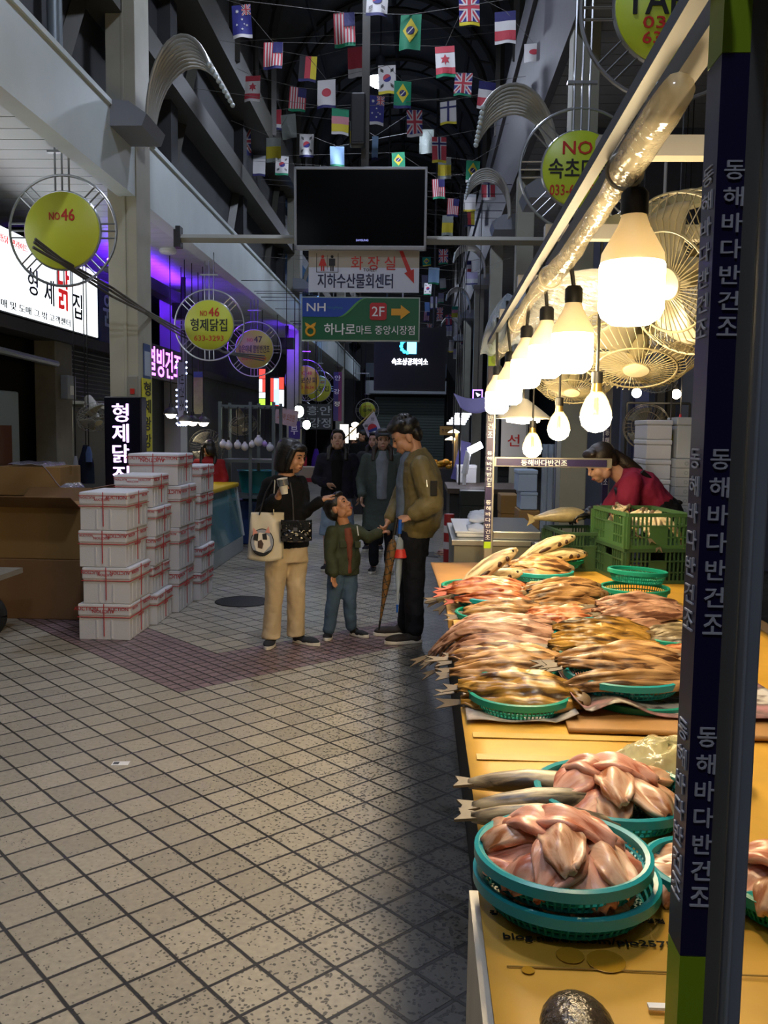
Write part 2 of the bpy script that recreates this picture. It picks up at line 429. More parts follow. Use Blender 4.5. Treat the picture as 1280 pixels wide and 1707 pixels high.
# high-bay lamps hanging from the vault
def high_bay(x, y, z, label):
    t = thing('high_bay_lamp', label, 'lamp', (x, y, z), 'high-bay lamps under the vault')
    MB().tube([(0, 0, .3), (0, 0, VZ + VR + .3 - z)], .012, 6).build('rod', steel_dark, t)
    MB().lathe([(.03, .32), (.07, .3), (.08, .12), (.13, .08), (.24, -.02), (.25, -.06), (.235, -.06), (.12, .06), (0, .08)], n=24).build('housing', mat('lamp_housing', '565a66', .4, .5), t, True)
    MB().lathe([(.0, -.16), (.12, -.14), (.2, -.09), (.232, -.055), (.0, -.05)], n=24).build('diffuser', glow('cold_lamp_glow', 'dfe8ff', HIGH), t, True)
    return t
p = aty(634, 128, 14.6)
high_bay(p.x, p.y, p.z, 'bright white high-bay lamp hanging under the vault behind a Korean flag')
for k, y in enumerate((3.5, 25.5, 34, 9.1, -1.9)):  # the last two lamps are unseen, added as overhead and frontal fill
    high_bay(VC + .1, y, p.z + .2, ('white high-bay lamp overhead, nearest the viewpoint', 'white high-bay lamp behind the television, middle of the vault', 'white high-bay lamp farthest down the vault', 'added unseen white fill lamp above the people', 'added unseen white fill lamp behind the viewpoint')[k])

# television on the central pole, cross bar
YT = 9.5
px0 = aty(608, 200, YT).x
t = thing('hanging_pole', 'dark square ceiling pole carrying the television in mid aisle', 'pole', (px0, YT + .12, 0))
MB().bb(-.04, .04, -.04, .04, 4.32, 10.0).build('shaft', rib_m, t)
MB().bb(-.14, .14, -.14, .14, 9.98, 10.1).build('mounting_plate', rib_m, t)
a = aty(491, 280, YT); b = aty(713, 280, YT); c = aty(712, 417, YT)
W, Hh = b.x - a.x, a.z - c.z
t = thing('television', 'large switched-off flat television in a silver frame above the signs', 'television', ((a.x + b.x) / 2, YT, (a.z + c.z) / 2))
t.rotation_euler = (math.radians(5), 0, 0)
mb = MB()
for x0, x1, z0, z1 in ((-W / 2, W / 2, Hh / 2 - .03, Hh / 2), (-W / 2, W / 2, -Hh / 2, -Hh / 2 + .045), (-W / 2, -W / 2 + .028, -Hh / 2, Hh / 2), (W / 2 - .028, W / 2, -Hh / 2, Hh / 2)):
    mb.bb(x0, x1, -.035, .05, z0, z1)
mb.build('frame', mat('silver_tv_frame', 'a9acb2', .35, .5), t, bevel=.006)
MB().bb(-W / 2 + .02, W / 2 - .02, -.02, .03, -Hh / 2 + .03, Hh / 2 - .02).build('screen', mat('black_tv_glass', '08090b', .12), t)
MB().bb(-W / 2 + .1, W / 2 - .1, .03, .11, -Hh / 2 + .1, Hh / 2 - .1).build('back', black_pl, t)
lettering('SAMSUNG', frame_mat((0.02, -.0215, -Hh / 2 + .1), *FACE), glow('tv_logo_glow', 'aab0ff', .5), t, 'logo', width=.13, bold=.004)
a = aty(290, 394, YT); b = aty(896, 399, YT)
t = thing('cross_bar', 'pale steel bar spanning the aisle behind the television', 'beam', (0, YT + .1, 0))
MB().tube([(XL, 0, a.z), (XR + .1, 0, b.z)], .045, 4).build('bar', mat('pale_bar', 'a5a59c', .45, .4), t)
MB().bb(XL - .02, XL + .05, -.06, .06, a.z - .1, a.z + .12).build('bracket', steel_dark, t)
t = thing('column_speaker', 'slim black column loudspeaker fixed to the ceiling pole', 'speaker', (px0 - .06, YT - .05, 0))
a = aty(592, 160, YT); b = aty(615, 247, YT)
MB().bb(-.08, .07, -.06, .06, b.z, a.z).build('cabinet', black_pl, t, bevel=.015)
MB().bb(-.06, .05, -.068, -.06, b.z + .03, a.z - .03).build('grille', mat('speaker_grille', '222426', .7), t)

# toilet sign
YS = 9.62
a = aty(515, 418, YS); b = aty(698, 488, YS)
t = thing('toilet_sign', 'white hanging toilet sign with a red arrow, under the television', 'sign', ((a.x + b.x) / 2, YS, (a.z + b.z) / 2))
W, Hh = b.x - a.x, a.z - b.z
MB().bb(-W / 2, W / 2, -.02, .02, -Hh / 2, Hh / 2).build('panel', mat('cold_white_acrylic', 'd4dcf0', .4), t)
MB().bb(-W / 2, W / 2, -.022, -.019, .04, Hh / 2).build('header', mat('beige_sign_header', 'b3ab9c', .5), t)
lettering('화 장 실', frame_mat((.1, -.024, Hh / 2 - .13), *FACE), ink_red, t, width=.47, height=.14, bold=.006)
lettering('TOILET', frame_mat((.07, -.024, .015), *FACE), ink_black, t, 'small_lettering', width=.15, bold=.006)
lettering('지하수산물회센터', frame_mat((-.09, -.024, -.1), *FACE), mat('navy_ink', '1b2250', .5), t, 'lower_lettering', width=.8, height=.15, bold=.012)
mb = MB()
q = frame_mat((W / 2 - .13, -.025, .06), *FACE)
q = q @ Matrix.Rotation(math.radians(-67), 4, 'Z')
mb.prism([(-.17, -.018), (.06, -.022), (.06, -.055), (.2, 0), (.06, .055), (.06, .022), (-.17, .018)], q, .003)
mb.build('arrow', ink_red, t)
for s, cx, col in ((0, -W / 2 + .15, ink_red), (1, -W / 2 + .25, ink_black)):
    mb = MB(); o = V((cx, -.024, Hh / 2 - .13))
    mb.sphere(o + V((0, 0, .065)), (.016, .003, .016), 12, 6)
    if s == 0: mb.prism([(-.016, .045), (.016, .045), (.042, -.03), (-.042, -.03)], frame_mat(o, *FACE), .003)
    else: mb.prism([(-.034, .045), (.034, .045), (.034, -.03), (-.034, -.03)], frame_mat(o, *FACE), .003)
    for k in (-1, 1): mb.bb(o.x + k * .011 - .007, o.x + k * .011 + .007, o.y - .003, o.y, o.z - .085, o.z - .03)
    mb.build('pictogram', col, t)
mb = MB(); o = (-W / 2 + .2, -.024, Hh / 2 - .13)
for sx in (-.115, .115): mb.bb(o[0] + sx - .003, o[0] + sx + .003, -.024, -.021, o[2] - .1, o[2] + .1)
mb.bb(o[0] - .115, o[0] + .115, -.024, -.021, o[2] - .1, o[2] - .094); mb.bb(o[0] - .002, o[0] + .002, -.024, -.021, o[2] - .07, o[2] + .08)
mb.build('pictogram_frame', ink_black, t)
for s in (-.45, .45): MB().tube([(s, 0, Hh / 2), (s, 0, Hh / 2 + .15)], .01, 6).build('hanger', chrome, t)

# supermarket direction sign
a = aty(503, 495, YS); b = aty(699, 570, YS)
W, Hh = b.x - a.x, a.z - b.z
t = thing('direction_sign', 'green and blue supermarket direction sign with a yellow arrow, lowest of the hanging signs', 'sign', ((a.x + b.x) / 2, YS, (a.z + b.z) / 2))
MB().bb(-W / 2, W / 2, -.03, .03, -Hh / 2, Hh / 2).build('frame', mat('pale_sign_edge', 'a7b5b0', .4, .4), t)
MB().bb(-W / 2 + .012, W / 2 - .012, -.034, -.03, -Hh / 2 + .012, Hh / 2 - .012).build('panel', mat('sign_green', '12633f', .4), t)
poly = [(-W / 2 + .012, Hh / 2 - .012), (-W / 2 + .012, .02), (-.25, .02)]
poly += [(-.25 + .3 * k / 10, .02 + (Hh / 2 - .032) * (.5 - .5 * math.cos(PI * k / 10))) for k in range(1, 11)]
for name, ofs, y0, m_ in (('swoosh', .03, -.036, mat('sign_light_green', '58a05a', .4)), ('blue_corner', 0, -.038, mat('sign_blue', '1c47a8', .4))):
    MB().prism([(x + (ofs if i > 1 else 0), z - (.006 if ofs else 0)) for i, (x, z) in enumerate(poly)][::-1] if 0 else [(x + (ofs if i > 1 else 0), z) for i, (x, z) in enumerate(poly)], frame_mat((0, y0, 0), *FACE), .003).build(name, m_, t)
lettering('NH', frame_mat((-W / 2 + .16, -.041, .12), *FACE), white_plate, t, width=.2, height=.085, bold=.01)
lettering('NongHyup', frame_mat((-W / 2 + .36, -.041, .115), *FACE), mat('sign_dull_green', '2f7a8a', .5), t, 'small_lettering', width=.17)
MB().prism([(x * .09, z * .09) for x, z in ((-.8, -1), (.8, -1), (1, -.8), (1, .8), (.8, 1), (-.8, 1), (-1, .8), (-1, -.8))], frame_mat((.19, -.042, .08), *FACE), .004).build('red_tile', mat('sign_red', 'b8262c', .4), t)
lettering('2F', frame_mat((.19, -.048, .08), *FACE), white_plate, t, 'floor_number', height=.1, bold=.006)
MB().prism([(-.1, -.035), (0, -.035), (0, -.075), (.1, 0), (0, .075), (0, .035), (-.1, .035)], frame_mat((.43, -.042, .075), *FACE), .004).build('arrow', mat('sign_yellow', 'e0a42c', .4), t)
lettering('하나로', frame_mat((-.22, -.041, -.11), *FACE), white_plate, t, 'main_lettering', width=.33, height=.12, bold=.012)
lettering('마트 중앙시장점', frame_mat((.27, -.041, -.115), *FACE), white_plate, t, 'branch_lettering', width=.62, height=.095, bold=.004)
mb = MB(); q = frame_mat((-W / 2 + .1, -.04, -.13), *FACE)
mb.ring((-W / 2 + .1, -.04, -.135), .045, .013, 24, 6, Matrix.Rotation(PI / 2, 3, 'X'))
mb.prism([(-.06, .09), (-.05, .05), (0, .03), (.05, .05), (.06, .09), (.025, .075), (0, .055), (-.025, .075)], q, .004)
mb.build('emblem', mat('sign_yellow', 'e0a42c', .4), t)
for s in (-.45, .45): MB().tube([(s, 0, Hh / 2), (s, 0, Hh / 2 + .1)], .01, 6).build('hanger', chrome, t)

# far LED screen
YD = 23
a = aty(624, 545, YD); b = aty(742, 652, YD)
t = thing('led_screen', 'big black LED display far down the aisle with white Korean letters', 'screen', ((a.x + b.x) / 2, YD, (a.z + b.z) / 2))
W, Hh = b.x - a.x, a.z - b.z
MB().bb(-W / 2, W / 2, 0, .2, -Hh / 2, Hh / 2).build('cabinet', mat('led_black', '0d0d10', .5), t)
MB().bb(-W / 2 + .05, W / 2 - .05, -.01, 0, -Hh / 2 + .05, Hh / 2 - .05).build('panel', mat('led_panel', '101014', .6), t)
o = aty(683, 603, YD)
lettering('속초상공회의소', frame_mat((o.x - t.location.x, -.02, o.z - t.location.z), *FACE), glow('led_white', 'eef0ff', 5), t, width=.92, height=.17, bold=.012)
o = aty(681, 580, YD); q = frame_mat((o.x - t.location.x, -.02, o.z - t.location.z), *FACE)
MB().prism([(-.04, -.15), (.2, -.15), (.2, .22), (-.04, .22)], q, .004).build('logo_block', glow('led_cyan', '5cc8f0', 4), t)
mb = MB()
for k in range(7):
    a_ = PI / 2 + PI * k / 6
    mb.sphere((q.translation.x - .03 + .16 * math.cos(a_), -.02, q.translation.z + .04 + .16 * math.sin(a_)), (.045, .008, .045), 8, 6)
mb.build('logo_gear', glow('led_cyan2', '2fb4f0', 4), t)
for sx in (-.6, .6): MB().tube([(sx, .1, Hh / 2), (sx, .1, VZ + VR + .3 - t.location.z)], .03, 6).build('hanger', rib_m, t)
# far glazed band and banner under it
t = thing('glazed_gallery', 'dim glass gallery across the far end above the shutter', 'gallery', (VC, 38.6, 0))
MB().bb(-1.75, 1.75, 0, 1.35, 3.9, 4.5).build('glazing', mat('dim_glass', '4a5563', .2), t)
MB().bb(-1.75, 1.75, -.05, 1.35, 3.2, 3.75).build('banner', mat('far_banner', 'a9b3bb', .6), t)
lettering('중앙시장 고객지원센터', frame_mat((0, -.055, 3.48), *FACE), ink_black, t, width=2.6, height=.2)
MB().bb(-.1, .1, -.05, 0, 4.1, 4.4).build('lit_sign', glow('far_sign_blue', '4fb8ff', 2), t)

# round shop signs in a wheel of rods
sign_yellow = mat('shop_sign_yellow', 'c3cc3a', .4)
sign_olive = mat('shop_sign_olive', 'a9a43c', .4)
def wheel_sign(u, v, y, D, ztop, label, lines, plate=sign_yellow, disc=.335, yaw=0):
    o = aty(u, v, y)
    t = thing('wheel_sign', label, 'sign', o, 'round shop signs hung in rod wheels', yaw)
    Rx = Matrix.Rotation(PI / 2, 3, 'X')
    mb = MB(); R, r = D / 2, D * disc
    mb.ring((0, 0, 0), R, .011, 48, 6, Rx)
    mb.build('outer_ring', chrome, t, True)
    for k in range(8):
        a_ = PI / 4 * k; mb = MB()
        if k == 2: continue
        for e in (-.05, 0, .05):
            d = V((math.cos(a_), 0, math.sin(a_))); n = V((-math.sin(a_), 0, math.cos(a_))) * (e * D / .78)
            mb.tube([d * r * .97 + n, d * R * .99 + n], .007, 5)
        mb.build('spoke', chrome, t)
    mb = MB()
    for e in (-.05, 0, .05): mb.tube([(e * D / .78, 0, r * .97), (e * D / .78, 0, ztop - o.z)], .008, 5)
    mb.bb(-.11, .11, -.02, .02, R + .17, R + .19)
    if XL - .1 < o.x < 0: mb.bb(XL - .05 - o.x, .06, -.03, .03, ztop - o.z - .04, ztop - o.z)
    mb.build('hanging_rod', chrome, t)
    MB().lathe([(0, -.03), (r, -.03), (r + .012, -.02), (r + .012, .02), (r, .03), (0, .03)], n=40, R=Rx).build('disc', [plate], t, True)
    MB().ring((0, 0, 0), r + .01, .016, 40, 6, Rx).build('disc_rim', chrome, t, True)
    kk = D / .8
    for i, (s, z, wd, ht, col, bd) in enumerate(lines):
        lettering(s, frame_mat((wd[1] * kk if isinstance(wd, tuple) else 0, -.033, z * kk), *FACE), col, t, width=(wd[0] if isinstance(wd, tuple) else wd) * kk, height=ht * kk, bold=bd)
    return t
wheel_sign(105, 385, 7.08, 0.858, ZL0 + .1, 'blank yellow round sign marked NO 46, largest at upper left', [('NO', .1, (.08, -.05), .055, ink_red, .01), ('46', .11, (.1, .05), .085, ink_red, .01)])
wheel_sign(349, 542, 11.29, 0.886, ZL0 + .1, 'yellow round sign NO 46 with black Korean shop name and phone number', [('NO', .13, (.08, -.06), .06, ink_red, .006), ('46', .145, (.12, .06), .1, ink_red, .012), ('형제닭집', 0, .42, .14, ink_black, .01), ('633-3293', -.15, .34, .06, ink_red, .006)])
wheel_sign(424, 582, 14.61, 0.886, ZL0 + .1, 'olive round sign NO 47 hanging third in the left row', [('NO', .13, (.08, -.06), .05, ink_red, .006), ('47', .14, (.12, .06), .09, ink_black, .008), ('승은이네 열빙반건조', 0, .46, .11, ink_black, .008), ('010-5343-5088', -.14, .36, .05, ink_red, .004)], sign_olive)
wheel_sign(509, 634, 19.48, 0.886, ZL0 + .1, 'amber round sign NO 48 half hidden by the second left column', [('NO 48', .14, .26, .07, ink_red, .006), ('유보상회', 0, .46, .12, ink_black, .008), ('633-9624', -.14, .34, .06, ink_red, .004)], mat('amber_sign', 'c9ac34', .4))
wheel_sign(531, 648, 22.14, 0.886, ZL0 + .1, 'yellow round sign partly behind the amber NO 48 sign', [('NO 49', .14, .26, .07, ink_red, .006), ('중앙닭집', 0, .46, .12, ink_black, .008)], sign_yellow)
wheel_sign(612, 684, 34.32, 0.886, ZL0 + .1, 'farthest yellow round sign on the left, beside the Korean flag', [('NO 52', .14, .26, .07, ink_red, .006), ('동해', 0, .3, .12, ink_black, .008)], sign_yellow)
wheel_sign(966, 283, 6.86, 0.886, 5.09, 'lime round sign NO 2 crossed by the white awning roll', [('NO 2', .135, (.3, .03), .085, ink_red, .01), ('속초마을', -.0, .42, .13, ink_black, .01), ('033-631-5120', -.14, .4, .07, ink_red, .006)], mat('lime_sign', 'b4cc30', .4), disc=.3)
wheel_sign(1120, 12, 4.59, 0.886, 5.09, 'lime round sign at the top right corner, cut by the frame', [('TABLE', .02, .42, .12, ink_black, .012), ('033-42', -.075, (.3, .02), .05, ink_red, .01), ('631-204', -.14, (.3, .02), .05, ink_red, .01)], mat('lime_sign', 'b4cc30', .4), disc=.3)

# light box on the left shop front (lettering reads along the wall)
YB0, YB1 = 6.4, 10.75
ZB0, ZB1 = 2.62, 3.5
WALL = -3.95
t = thing('light_box_sign', 'bright white shop light box on the left with red and black Korean letters', 'sign', (WALL, (YB0 + YB1) / 2, (ZB0 + ZB1) / 2))
LW = YB1 - YB0
MB().bb(-.16, 0, -LW / 2, LW / 2, -.4, .4).build('box', black_pl, t)
MB().bb(0, .012, -LW / 2 + .02, LW / 2 - .02, -.385, .385).build('face', glow('light_box_glow', 'f4fbff', 1.35), t)
SIDE = ((0, 1, 0), (0, 0, 1))
def side_text(s, y, z, m_, wd, ht, nm='lettering', bd=.01):
    return lettering(s, frame_mat((.016, y, z), *SIDE), m_, t, nm, width=wd, height=ht, bold=bd)
black_lb = mat('lightbox_black', '101216', .5); red_lb = mat('lightbox_red', 'd0201c', .5, emit='d0201c', estr=.5)
side_text('형', .35, -.02, black_lb, .24, .26); side_text('제', .75, -.06, black_lb, .24, .26)
side_text('닭', 1.13, .06, red_lb, .3, .5, bd=.02); side_text('집', 1.52, -.1, black_lb, .26, .28)
side_text('의 장, 소매 및 도매 그 밖 고객센터', .2, -.32, black_lb, 2.2, .08, 'small_lettering', .004)
side_text('닭강정 · 통닭 · 프라이드', -.2, .28, red_lb, .9, .07, 'menu_lettering', .004)
MB().sphere((.014, -1.0, .15), (.006, .35, .2), 20, 12).build('red_motif', red_lb, t)
MB().sphere((.018, -.75, .05), (.006, .1, .1), 16, 10).build('yellow_motif', mat('lightbox_yellow', 'e0b020', .5, emit='e0b020', estr=.5), t)
t = thing('blue_shop_sign', 'dark blue shop board between the light box and the column', 'sign', (WALL, 11.4, 3.0))
MB().bb(-.1, 0, -.55, .55, -.45, .4).build('board', mat('deep_blue_board', '22305c', .5), t)
lettering('원조', frame_mat((.004, -.05, .05), *SIDE), mat('pale_blue_ink', 'a9b8de', .5), t, width=.8, height=.4, bold=.01)

# purple lit shop beyond the first column: soffit lamps and glow tubes
def round_soffit_lamp(x, y, label, on=True, col='eef4ff'):
    t = thing('soffit_lamp', label, 'lamp', (x, y, ZL0 + .08), 'round lamps in the left soffit')
    MB().lathe([(.1, 0), (.105, -.03), (.09, -.05), (.085, -.05)], n=20).build('rim', white_plate, t, True)
    MB().lathe([(0, -.062), (.06, -.058), (.088, -.048), (0, -.045)], n=20).build('diffuser', glow('soffit_glow', col, SOFFIT) if on else white_plate, t, True)
for k, y in enumerate((2.9, 4.4, 5.9)):
    round_soffit_lamp(XL - .75, y, ('round soffit lamp at the left edge, nearest the viewpoint', 'round soffit lamp at the left edge, middle one', 'round soffit lamp above the blank yellow sign')[k])
round_soffit_lamp(XL - .5, 11.0, 'unlit round fitting in the purple soffit', False)
violet = glow('violet_tube_glow', '6a22ff', 60)
for k, (x, y0, y1) in enumerate(((-3.75, 10.6, 13.6),)):
    t = thing('violet_tube', 'violet light tube tucked over the shop front beside the first column', 'lamp', (x, (y0 + y1) / 2, ZL0 - .12))
    MB().tube([(0, (y0 - y1) / 2, 0), (0, (y1 - y0) / 2, 0)], .018, 8).build('tube', violet, t)
    MB().bb(.06, .08, (y0 - y1) / 2 - .1, (y1 - y0) / 2 + .1, -.1, .04).bb(-.1, .08, (y0 - y1) / 2 - .1, (y1 - y0) / 2 + .1, -.12, -.1).bb(-.02, .0, -.02, .02, .0, .24).build('cove', mat('shield_board', '3a3a40', .6), t)  # boards added to hide the glowing tube from the viewpoint
def violet_fill(x, y, z, label):  # added lamp, its housing turned to hide the violet emitter from view
    t = thing('added_violet_lamp', label, 'lamp', (x, y, z), 'added violet lamps')
    MB().bb(-.14, .14, -.1, -.08, -.1, .1).bb(-.14, -.12, -.08, .08, -.1, .1).bb(.12, .14, -.08, .08, -.1, .1).bb(-.14, .14, -.08, .08, -.12, -.1).bb(-.03, .03, -.03, .03, .1, ZL0 + .1 - z).build('housing', black_pl, t)
    MB().bb(-.11, .11, -.07, -.06, -.08, .08).build('lens', glow('violet_fill_glow', '6a22ff', 90), t)
violet_fill(XL - .12, 18.2, 3.35, 'added violet lamp, hidden by its housing, tinting the second left column')
violet_fill(-3.5, 13.0, 3.3, 'added violet lamp, hidden by its housing, tinting the NO 47 pilaster')
t = thing('blue_tube', 'cold blue light tube washing the far left fascia', 'lamp', (XL + .25, 22.0, 4.62))
MB().tube([(0, -1.5, 0), (0, 1.5, 0)], .02, 8).build('tube', glow('blue_tube_glow', '5a9cff', 30), t)
for s in (-1.42, 1.42): MB().bb(-.3, .02, s - .02, s + .02, .02, .05).bb(-.3, -.26, s - .02, s + .02, -.5, .05).build('bracket', steel_dark, t)

# curled pipe lamps on the columns
def curl_lamp(x, y, z, side, label, n=9, sc=1.0, vs=1.5):
    t = thing('curled_lamp', label, 'lamp', (x, y, z), 'curled pipe lamps on the columns')
    MB().prism([(-.16, -.1), (.16, -.1), (.2, 0), (.05, .1), (-.16, .12)], frame_mat((side * .12 * sc, -.3 * sc, 0), (side, 0, 0), (0, 0, 1)) if side > 0 else frame_mat((side * .12 * sc, .3 * sc, 0), (side, 0, 0), (0, 0, 1)), .6 * sc).build('base', mat('grey_lamp_base', '7d828c', .5), t)
    pipe = mat('pale_lamp_pipe', 'b0b0a8', .45, .3)
    for k in range(n):
        yy = (-.52 + 1.04 * k / (n - 1)) * sc
        pts = []
        for i in range(15):
            a_ = PI * .8 * i / 14
            R = .4 * sc
            pts.append((side * (.1 * sc + R - R * math.cos(a_)), yy * (.2 + .8 * i / 14), .1 * sc + R * vs * math.sin(a_)))
        mb = MB().tube([(side * .1 * sc, yy * .2, 0)] + pts, .019 * sc, 8)
        po = mb.build('pipe', pipe, t, True)
        MB().sphere(pts[-1], .026 * sc, 10, 6).build('tip', mat('pipe_tip', 'c6d4d6', .3), po, True)
o = aty(262, 236, 8.3)
curl_lamp(XL, 8.4, o.z, 1, 'curled white pipe lamp on the first left column', 9, .92, 2.0)
o = aty(900, 296, 8.1)
curl_lamp(XR, 8.1, o.z, -1, 'curled pipe lamp on the nearest right column', 9, .92, 1.55)
for k, y in enumerate((12.4, 17.1, 22.1, 27.6)):
    curl_lamp(XR, y, 4.5, -1, 'curled pipe lamp on the %s right column' % ('second', 'third', 'fourth', 'fifth')[k], 7, .8)
for k, y in enumerate((19.3, 24.5, 30.2)):
    curl_lamp(XL, y, 4.6, 1, 'thin curled pipe lamp %s down the left side' % ('second', 'third', 'last')[k], 5, .8)
# ================================================================== the dried-fish stall
TZ = .75
sticker = mat('violet_sticker', '1d1740', .35); sticker_txt = mat('sticker_white', 'c4c4ca', .5); lime = mat('lime_sticker', '93b41a', .4)
alu = mat('aluminium_tube', '9a9994', .32, .75, noise=.08, nscale=6)
pvc = mat('white_stall_pipe', 'c9c6bc', .4)
STALL = '동해바다반건조'
def stacked_text(parent, x, y, z0, z1, wch, xax, m_=sticker_txt):
    n = len(STALL); st = (z0 - z1) / n; mb = MB()
    for k, ch in enumerate(STALL):
        tm = text_mb(ch, width=wch, height=st * .72, bold=.02, ext=.0004)
        q = frame_mat((x, y, z0 - st * (k + .5)), xax, (0, 0, 1))
        mb.add([q @ V(p) for p in tm.v], tm.f)
    return mb.build('lettering', m_, parent)
fr = thing('market_stall', 'steel frame of the dried-fish stall with violet lettered posts', 'stall frame', (0, 0, 0))
def post(x, y, z1, w=.05, runs=(), sw=.6, lim=(), txt=None):
    p = MB().bb(x, x + w, y, y + w, 0, z1).build('post', alu, fr, bevel=.003)
    for z0, z1_ in runs:
        MB().bb(x - .0012, x + w * sw, y - .0012, y + w * 1.0, z1_, z0).build('sticker', sticker, p)
        L = (z0 - z1_)
        for a_, b_ in (txt or [(z0 - L * .2, z1_ + L * .03)]):
            stacked_text(p, x + w * sw * (.62 if txt else .5), y - .0016, a_, b_, w * sw * .74, (1, 0, 0))
            stacked_text(p, x - .0016, y + w * .5, a_, b_, w * .7, (0, -1, 0))
    for z0, z1_ in lim:
        MB().bb(x - .0012, x + w * sw, y - .0012, y + w, z1_, z0).build('sticker_end', lime, p)
    return p
def zat(v, y, u): return aty(u, v, y).z
Yn = 1.05
post(.33, Yn, 2.3, .05, ((zat(90, Yn, 1185), zat(1592, Yn, 1140)),), .6, ((2.3, zat(88, Yn, 1185)), (zat(1594, Yn, 1140), zat(1900, Yn, 1130))), [(zat(a, Yn, 1165), zat(b, Yn, 1155)) for a, b in ((262, 565), (742, 1062), (1205, 1515))])
MB().bb(.382, .402, Yn - .012, Yn + .05, 0, 2.3).bb(.3805, .386, Yn - .02, Yn, 0, 2.3).build('shutter_post', mat('blue_grey_post', '8e949c', .6, .1, noise=.12, nscale=5), fr, bevel=.003)
Yf = 5.3
xf = aty(812, 700, Yf).x
post(xf, Yf, 2.25, .05, ((zat(610, Yf, 815), zat(735, Yf, 815)), (zat(735, Yf, 815), zat(815, Yf, 815)), (zat(815, Yf, 812), zat(903, Yf, 812))), .78, ((zat(560, Yf, 815), zat(610, Yf, 815)), (zat(903, Yf, 812), zat(914, Yf, 812))))
post(1.345, 6.6, 2.2, .05, ((1.75, 1.2), (1.2, .65)), .78)
post(1.55, Yn + .2, 2.3, .05)
BX = .36
def beam(x0, y0, z0, x1, y1, z1, r=.035, name='beam', m_=None):
    return MB().tube([(x0, y0, z0), (x1, y1, z1)], r, 4, upv=(0, .707, .707) if abs(x1 - x0) > abs(y1 - y0) else (.707, 0, .707)).build(name, m_ or pvc, fr)
beam(BX + .0, .75, 2.13, BX + .09, 5.35, 2.11, .024, m_=mat('grey_beige_beam', '55524a', .6))
beam(1.58, .75, 2.2, 1.37, 6.65, 2.16)
for k, (y, z) in enumerate(((1.2, 2.22), (1.95, 2.2), (2.75, 2.2), (3.5, 2.18), (4.3, 2.16), (5.2, 2.15))):
    beam(BX, y, z, 1.62 - .05 * k, y, z, .03, 'crossbar')
for k, (y0, y1) in enumerate(((1.3, 3.1), (2.9, 4.6))):
    beam(.55 + .1 * k, y1, 2.28, 1.5, y0, 2.28, .03, 'brace', mat('olive_brace', '7c7a60', .5))
za = zat(771, 5.32, 890)
p_ = MB().bb(xf + .05, 1.13, 5.3, 5.34, za - .025, za + .03).build('end_bar', alu, fr)
MB().bb(xf + .06, 1.1, 5.297, 5.3, za - .02, za + .022).build('sticker', sticker, p_)
lettering(STALL, frame_mat((aty(907, 772, 5.29).x, 5.296, za), *FACE), sticker_txt, p_, width=.27, height=.036, bold=.015)

# clear vinyl: rolled along the front beam, and a sheet sagging at the far end
film = clear_film('clear_vinyl', 'dfe4e4', .42); film_blue = clear_film('bluish_vinyl', 'b9cbe0', .4); film_warm = clear_film('warm_vinyl', 'cfc6ac', .5)
t = thing('vinyl_roll', 'rolled clear vinyl curtain tied along the front beam of the fish stall', 'curtain', (0, 0, 0))
mb = MB(); R_ = random.Random(3)
pts, rr = [], []
for k in range(41):
    f = k / 40; y = 1.3 + 4.0 * f
    pts.append((BX - .01 + .07 * f + .012 * math.sin(9 * f), y, 2.08 - .05 * f + .008 * math.sin(17 * f))); rr.append(.025 + .005 * math.sin(23 * f) + R_.uniform(-.003, .003))
mb.tube(pts, rr, 12); mb.build('roll', film_warm, t, 'all')
for f in (.12, .37, .62, .85):
    c = V(pts[int(f * 40)]); MB().ring(c, .033, .004, 16, 5, Matrix.Rotation(PI / 2, 3, 'X')).build('tie', mat('roll_tie', 'b5b0a0', .5), t)
MB().tube([(BX - .045, 1.0, 2.12), (BX + .0, 5.3, 2.07)], .016, 4, upv=(.707, 0, .707)).build('rail', mat('blue_grey_rail', '454c55', .6), t)
q0, q1, q2, q3 = aty(842, 492, 4.6), aty(925, 462, 4.0), aty(800, 592, 4.9), aty(880, 560, 4.6)
def sag(a, b):
    p = q0.lerp(q1, a).lerp(q2.lerp(q3, a), b); return p + V((-.03 * math.sin(PI * b), 0, -.03 * math.sin(PI * a) + .01 * math.sin(20 * a + 6 * b)))
o = sheet(sag, 16, 16, .003, 'vinyl_flap', film_blue); tag(o, 'bluish clear vinyl flap hanging out over the aisle at the far end of the roll', 'curtain')
def sag2(a, b):
    x = .45 + 1.0 * a; y = 3.0 + 2.2 * b; return V((x, y, 2.12 - .1 * math.sin(PI * a) * math.sin(PI * b) + .02 * math.sin(13 * a + 9 * b)))
o = sheet(sag2, 20, 20, .003, 'vinyl_canopy', film); tag(o, 'clear vinyl sheet sagging over the stall crossbars above the fans', 'canopy')

# table, cardboard, newspaper
t = thing('stall_table', 'long low market table under cardboard, holding the dried fish', 'table', (0, 0, 0))
MB().bb(.15, 1.6, 1.18, 5.75, TZ - .04, TZ - .006).build('top', mat('table_board', '5a4a36', .7), t)
for x in (.22, 1.5):
    for y in (1.25, 3.4, 5.6): MB().bb(x, x + .05, y, y + .05, 0, TZ - .04).build('leg', steel_dark, t)
MB().bb(.2, .215, 1.22, 5.7, .06, TZ - .05).bb(.2, 1.5, 1.2, 1.21, .06, TZ - .05).build('skirt', mat('shaded_table_skirt', '15161a', .8), t)  # black skirt also puts the shadow on the table side into colour
yellow = mat('yellow_cardboard', 'd2a23a', .55, noise=.16, nscale=5); brown = mat('brown_cardboard', 'b08450', .7, noise=.12, nscale=5); kraft = mat('dark_kraft', '82613a', .7, noise=.15, nscale=4)
tape = mat('clear_tape', 'e0c070', .12, coat=.6)
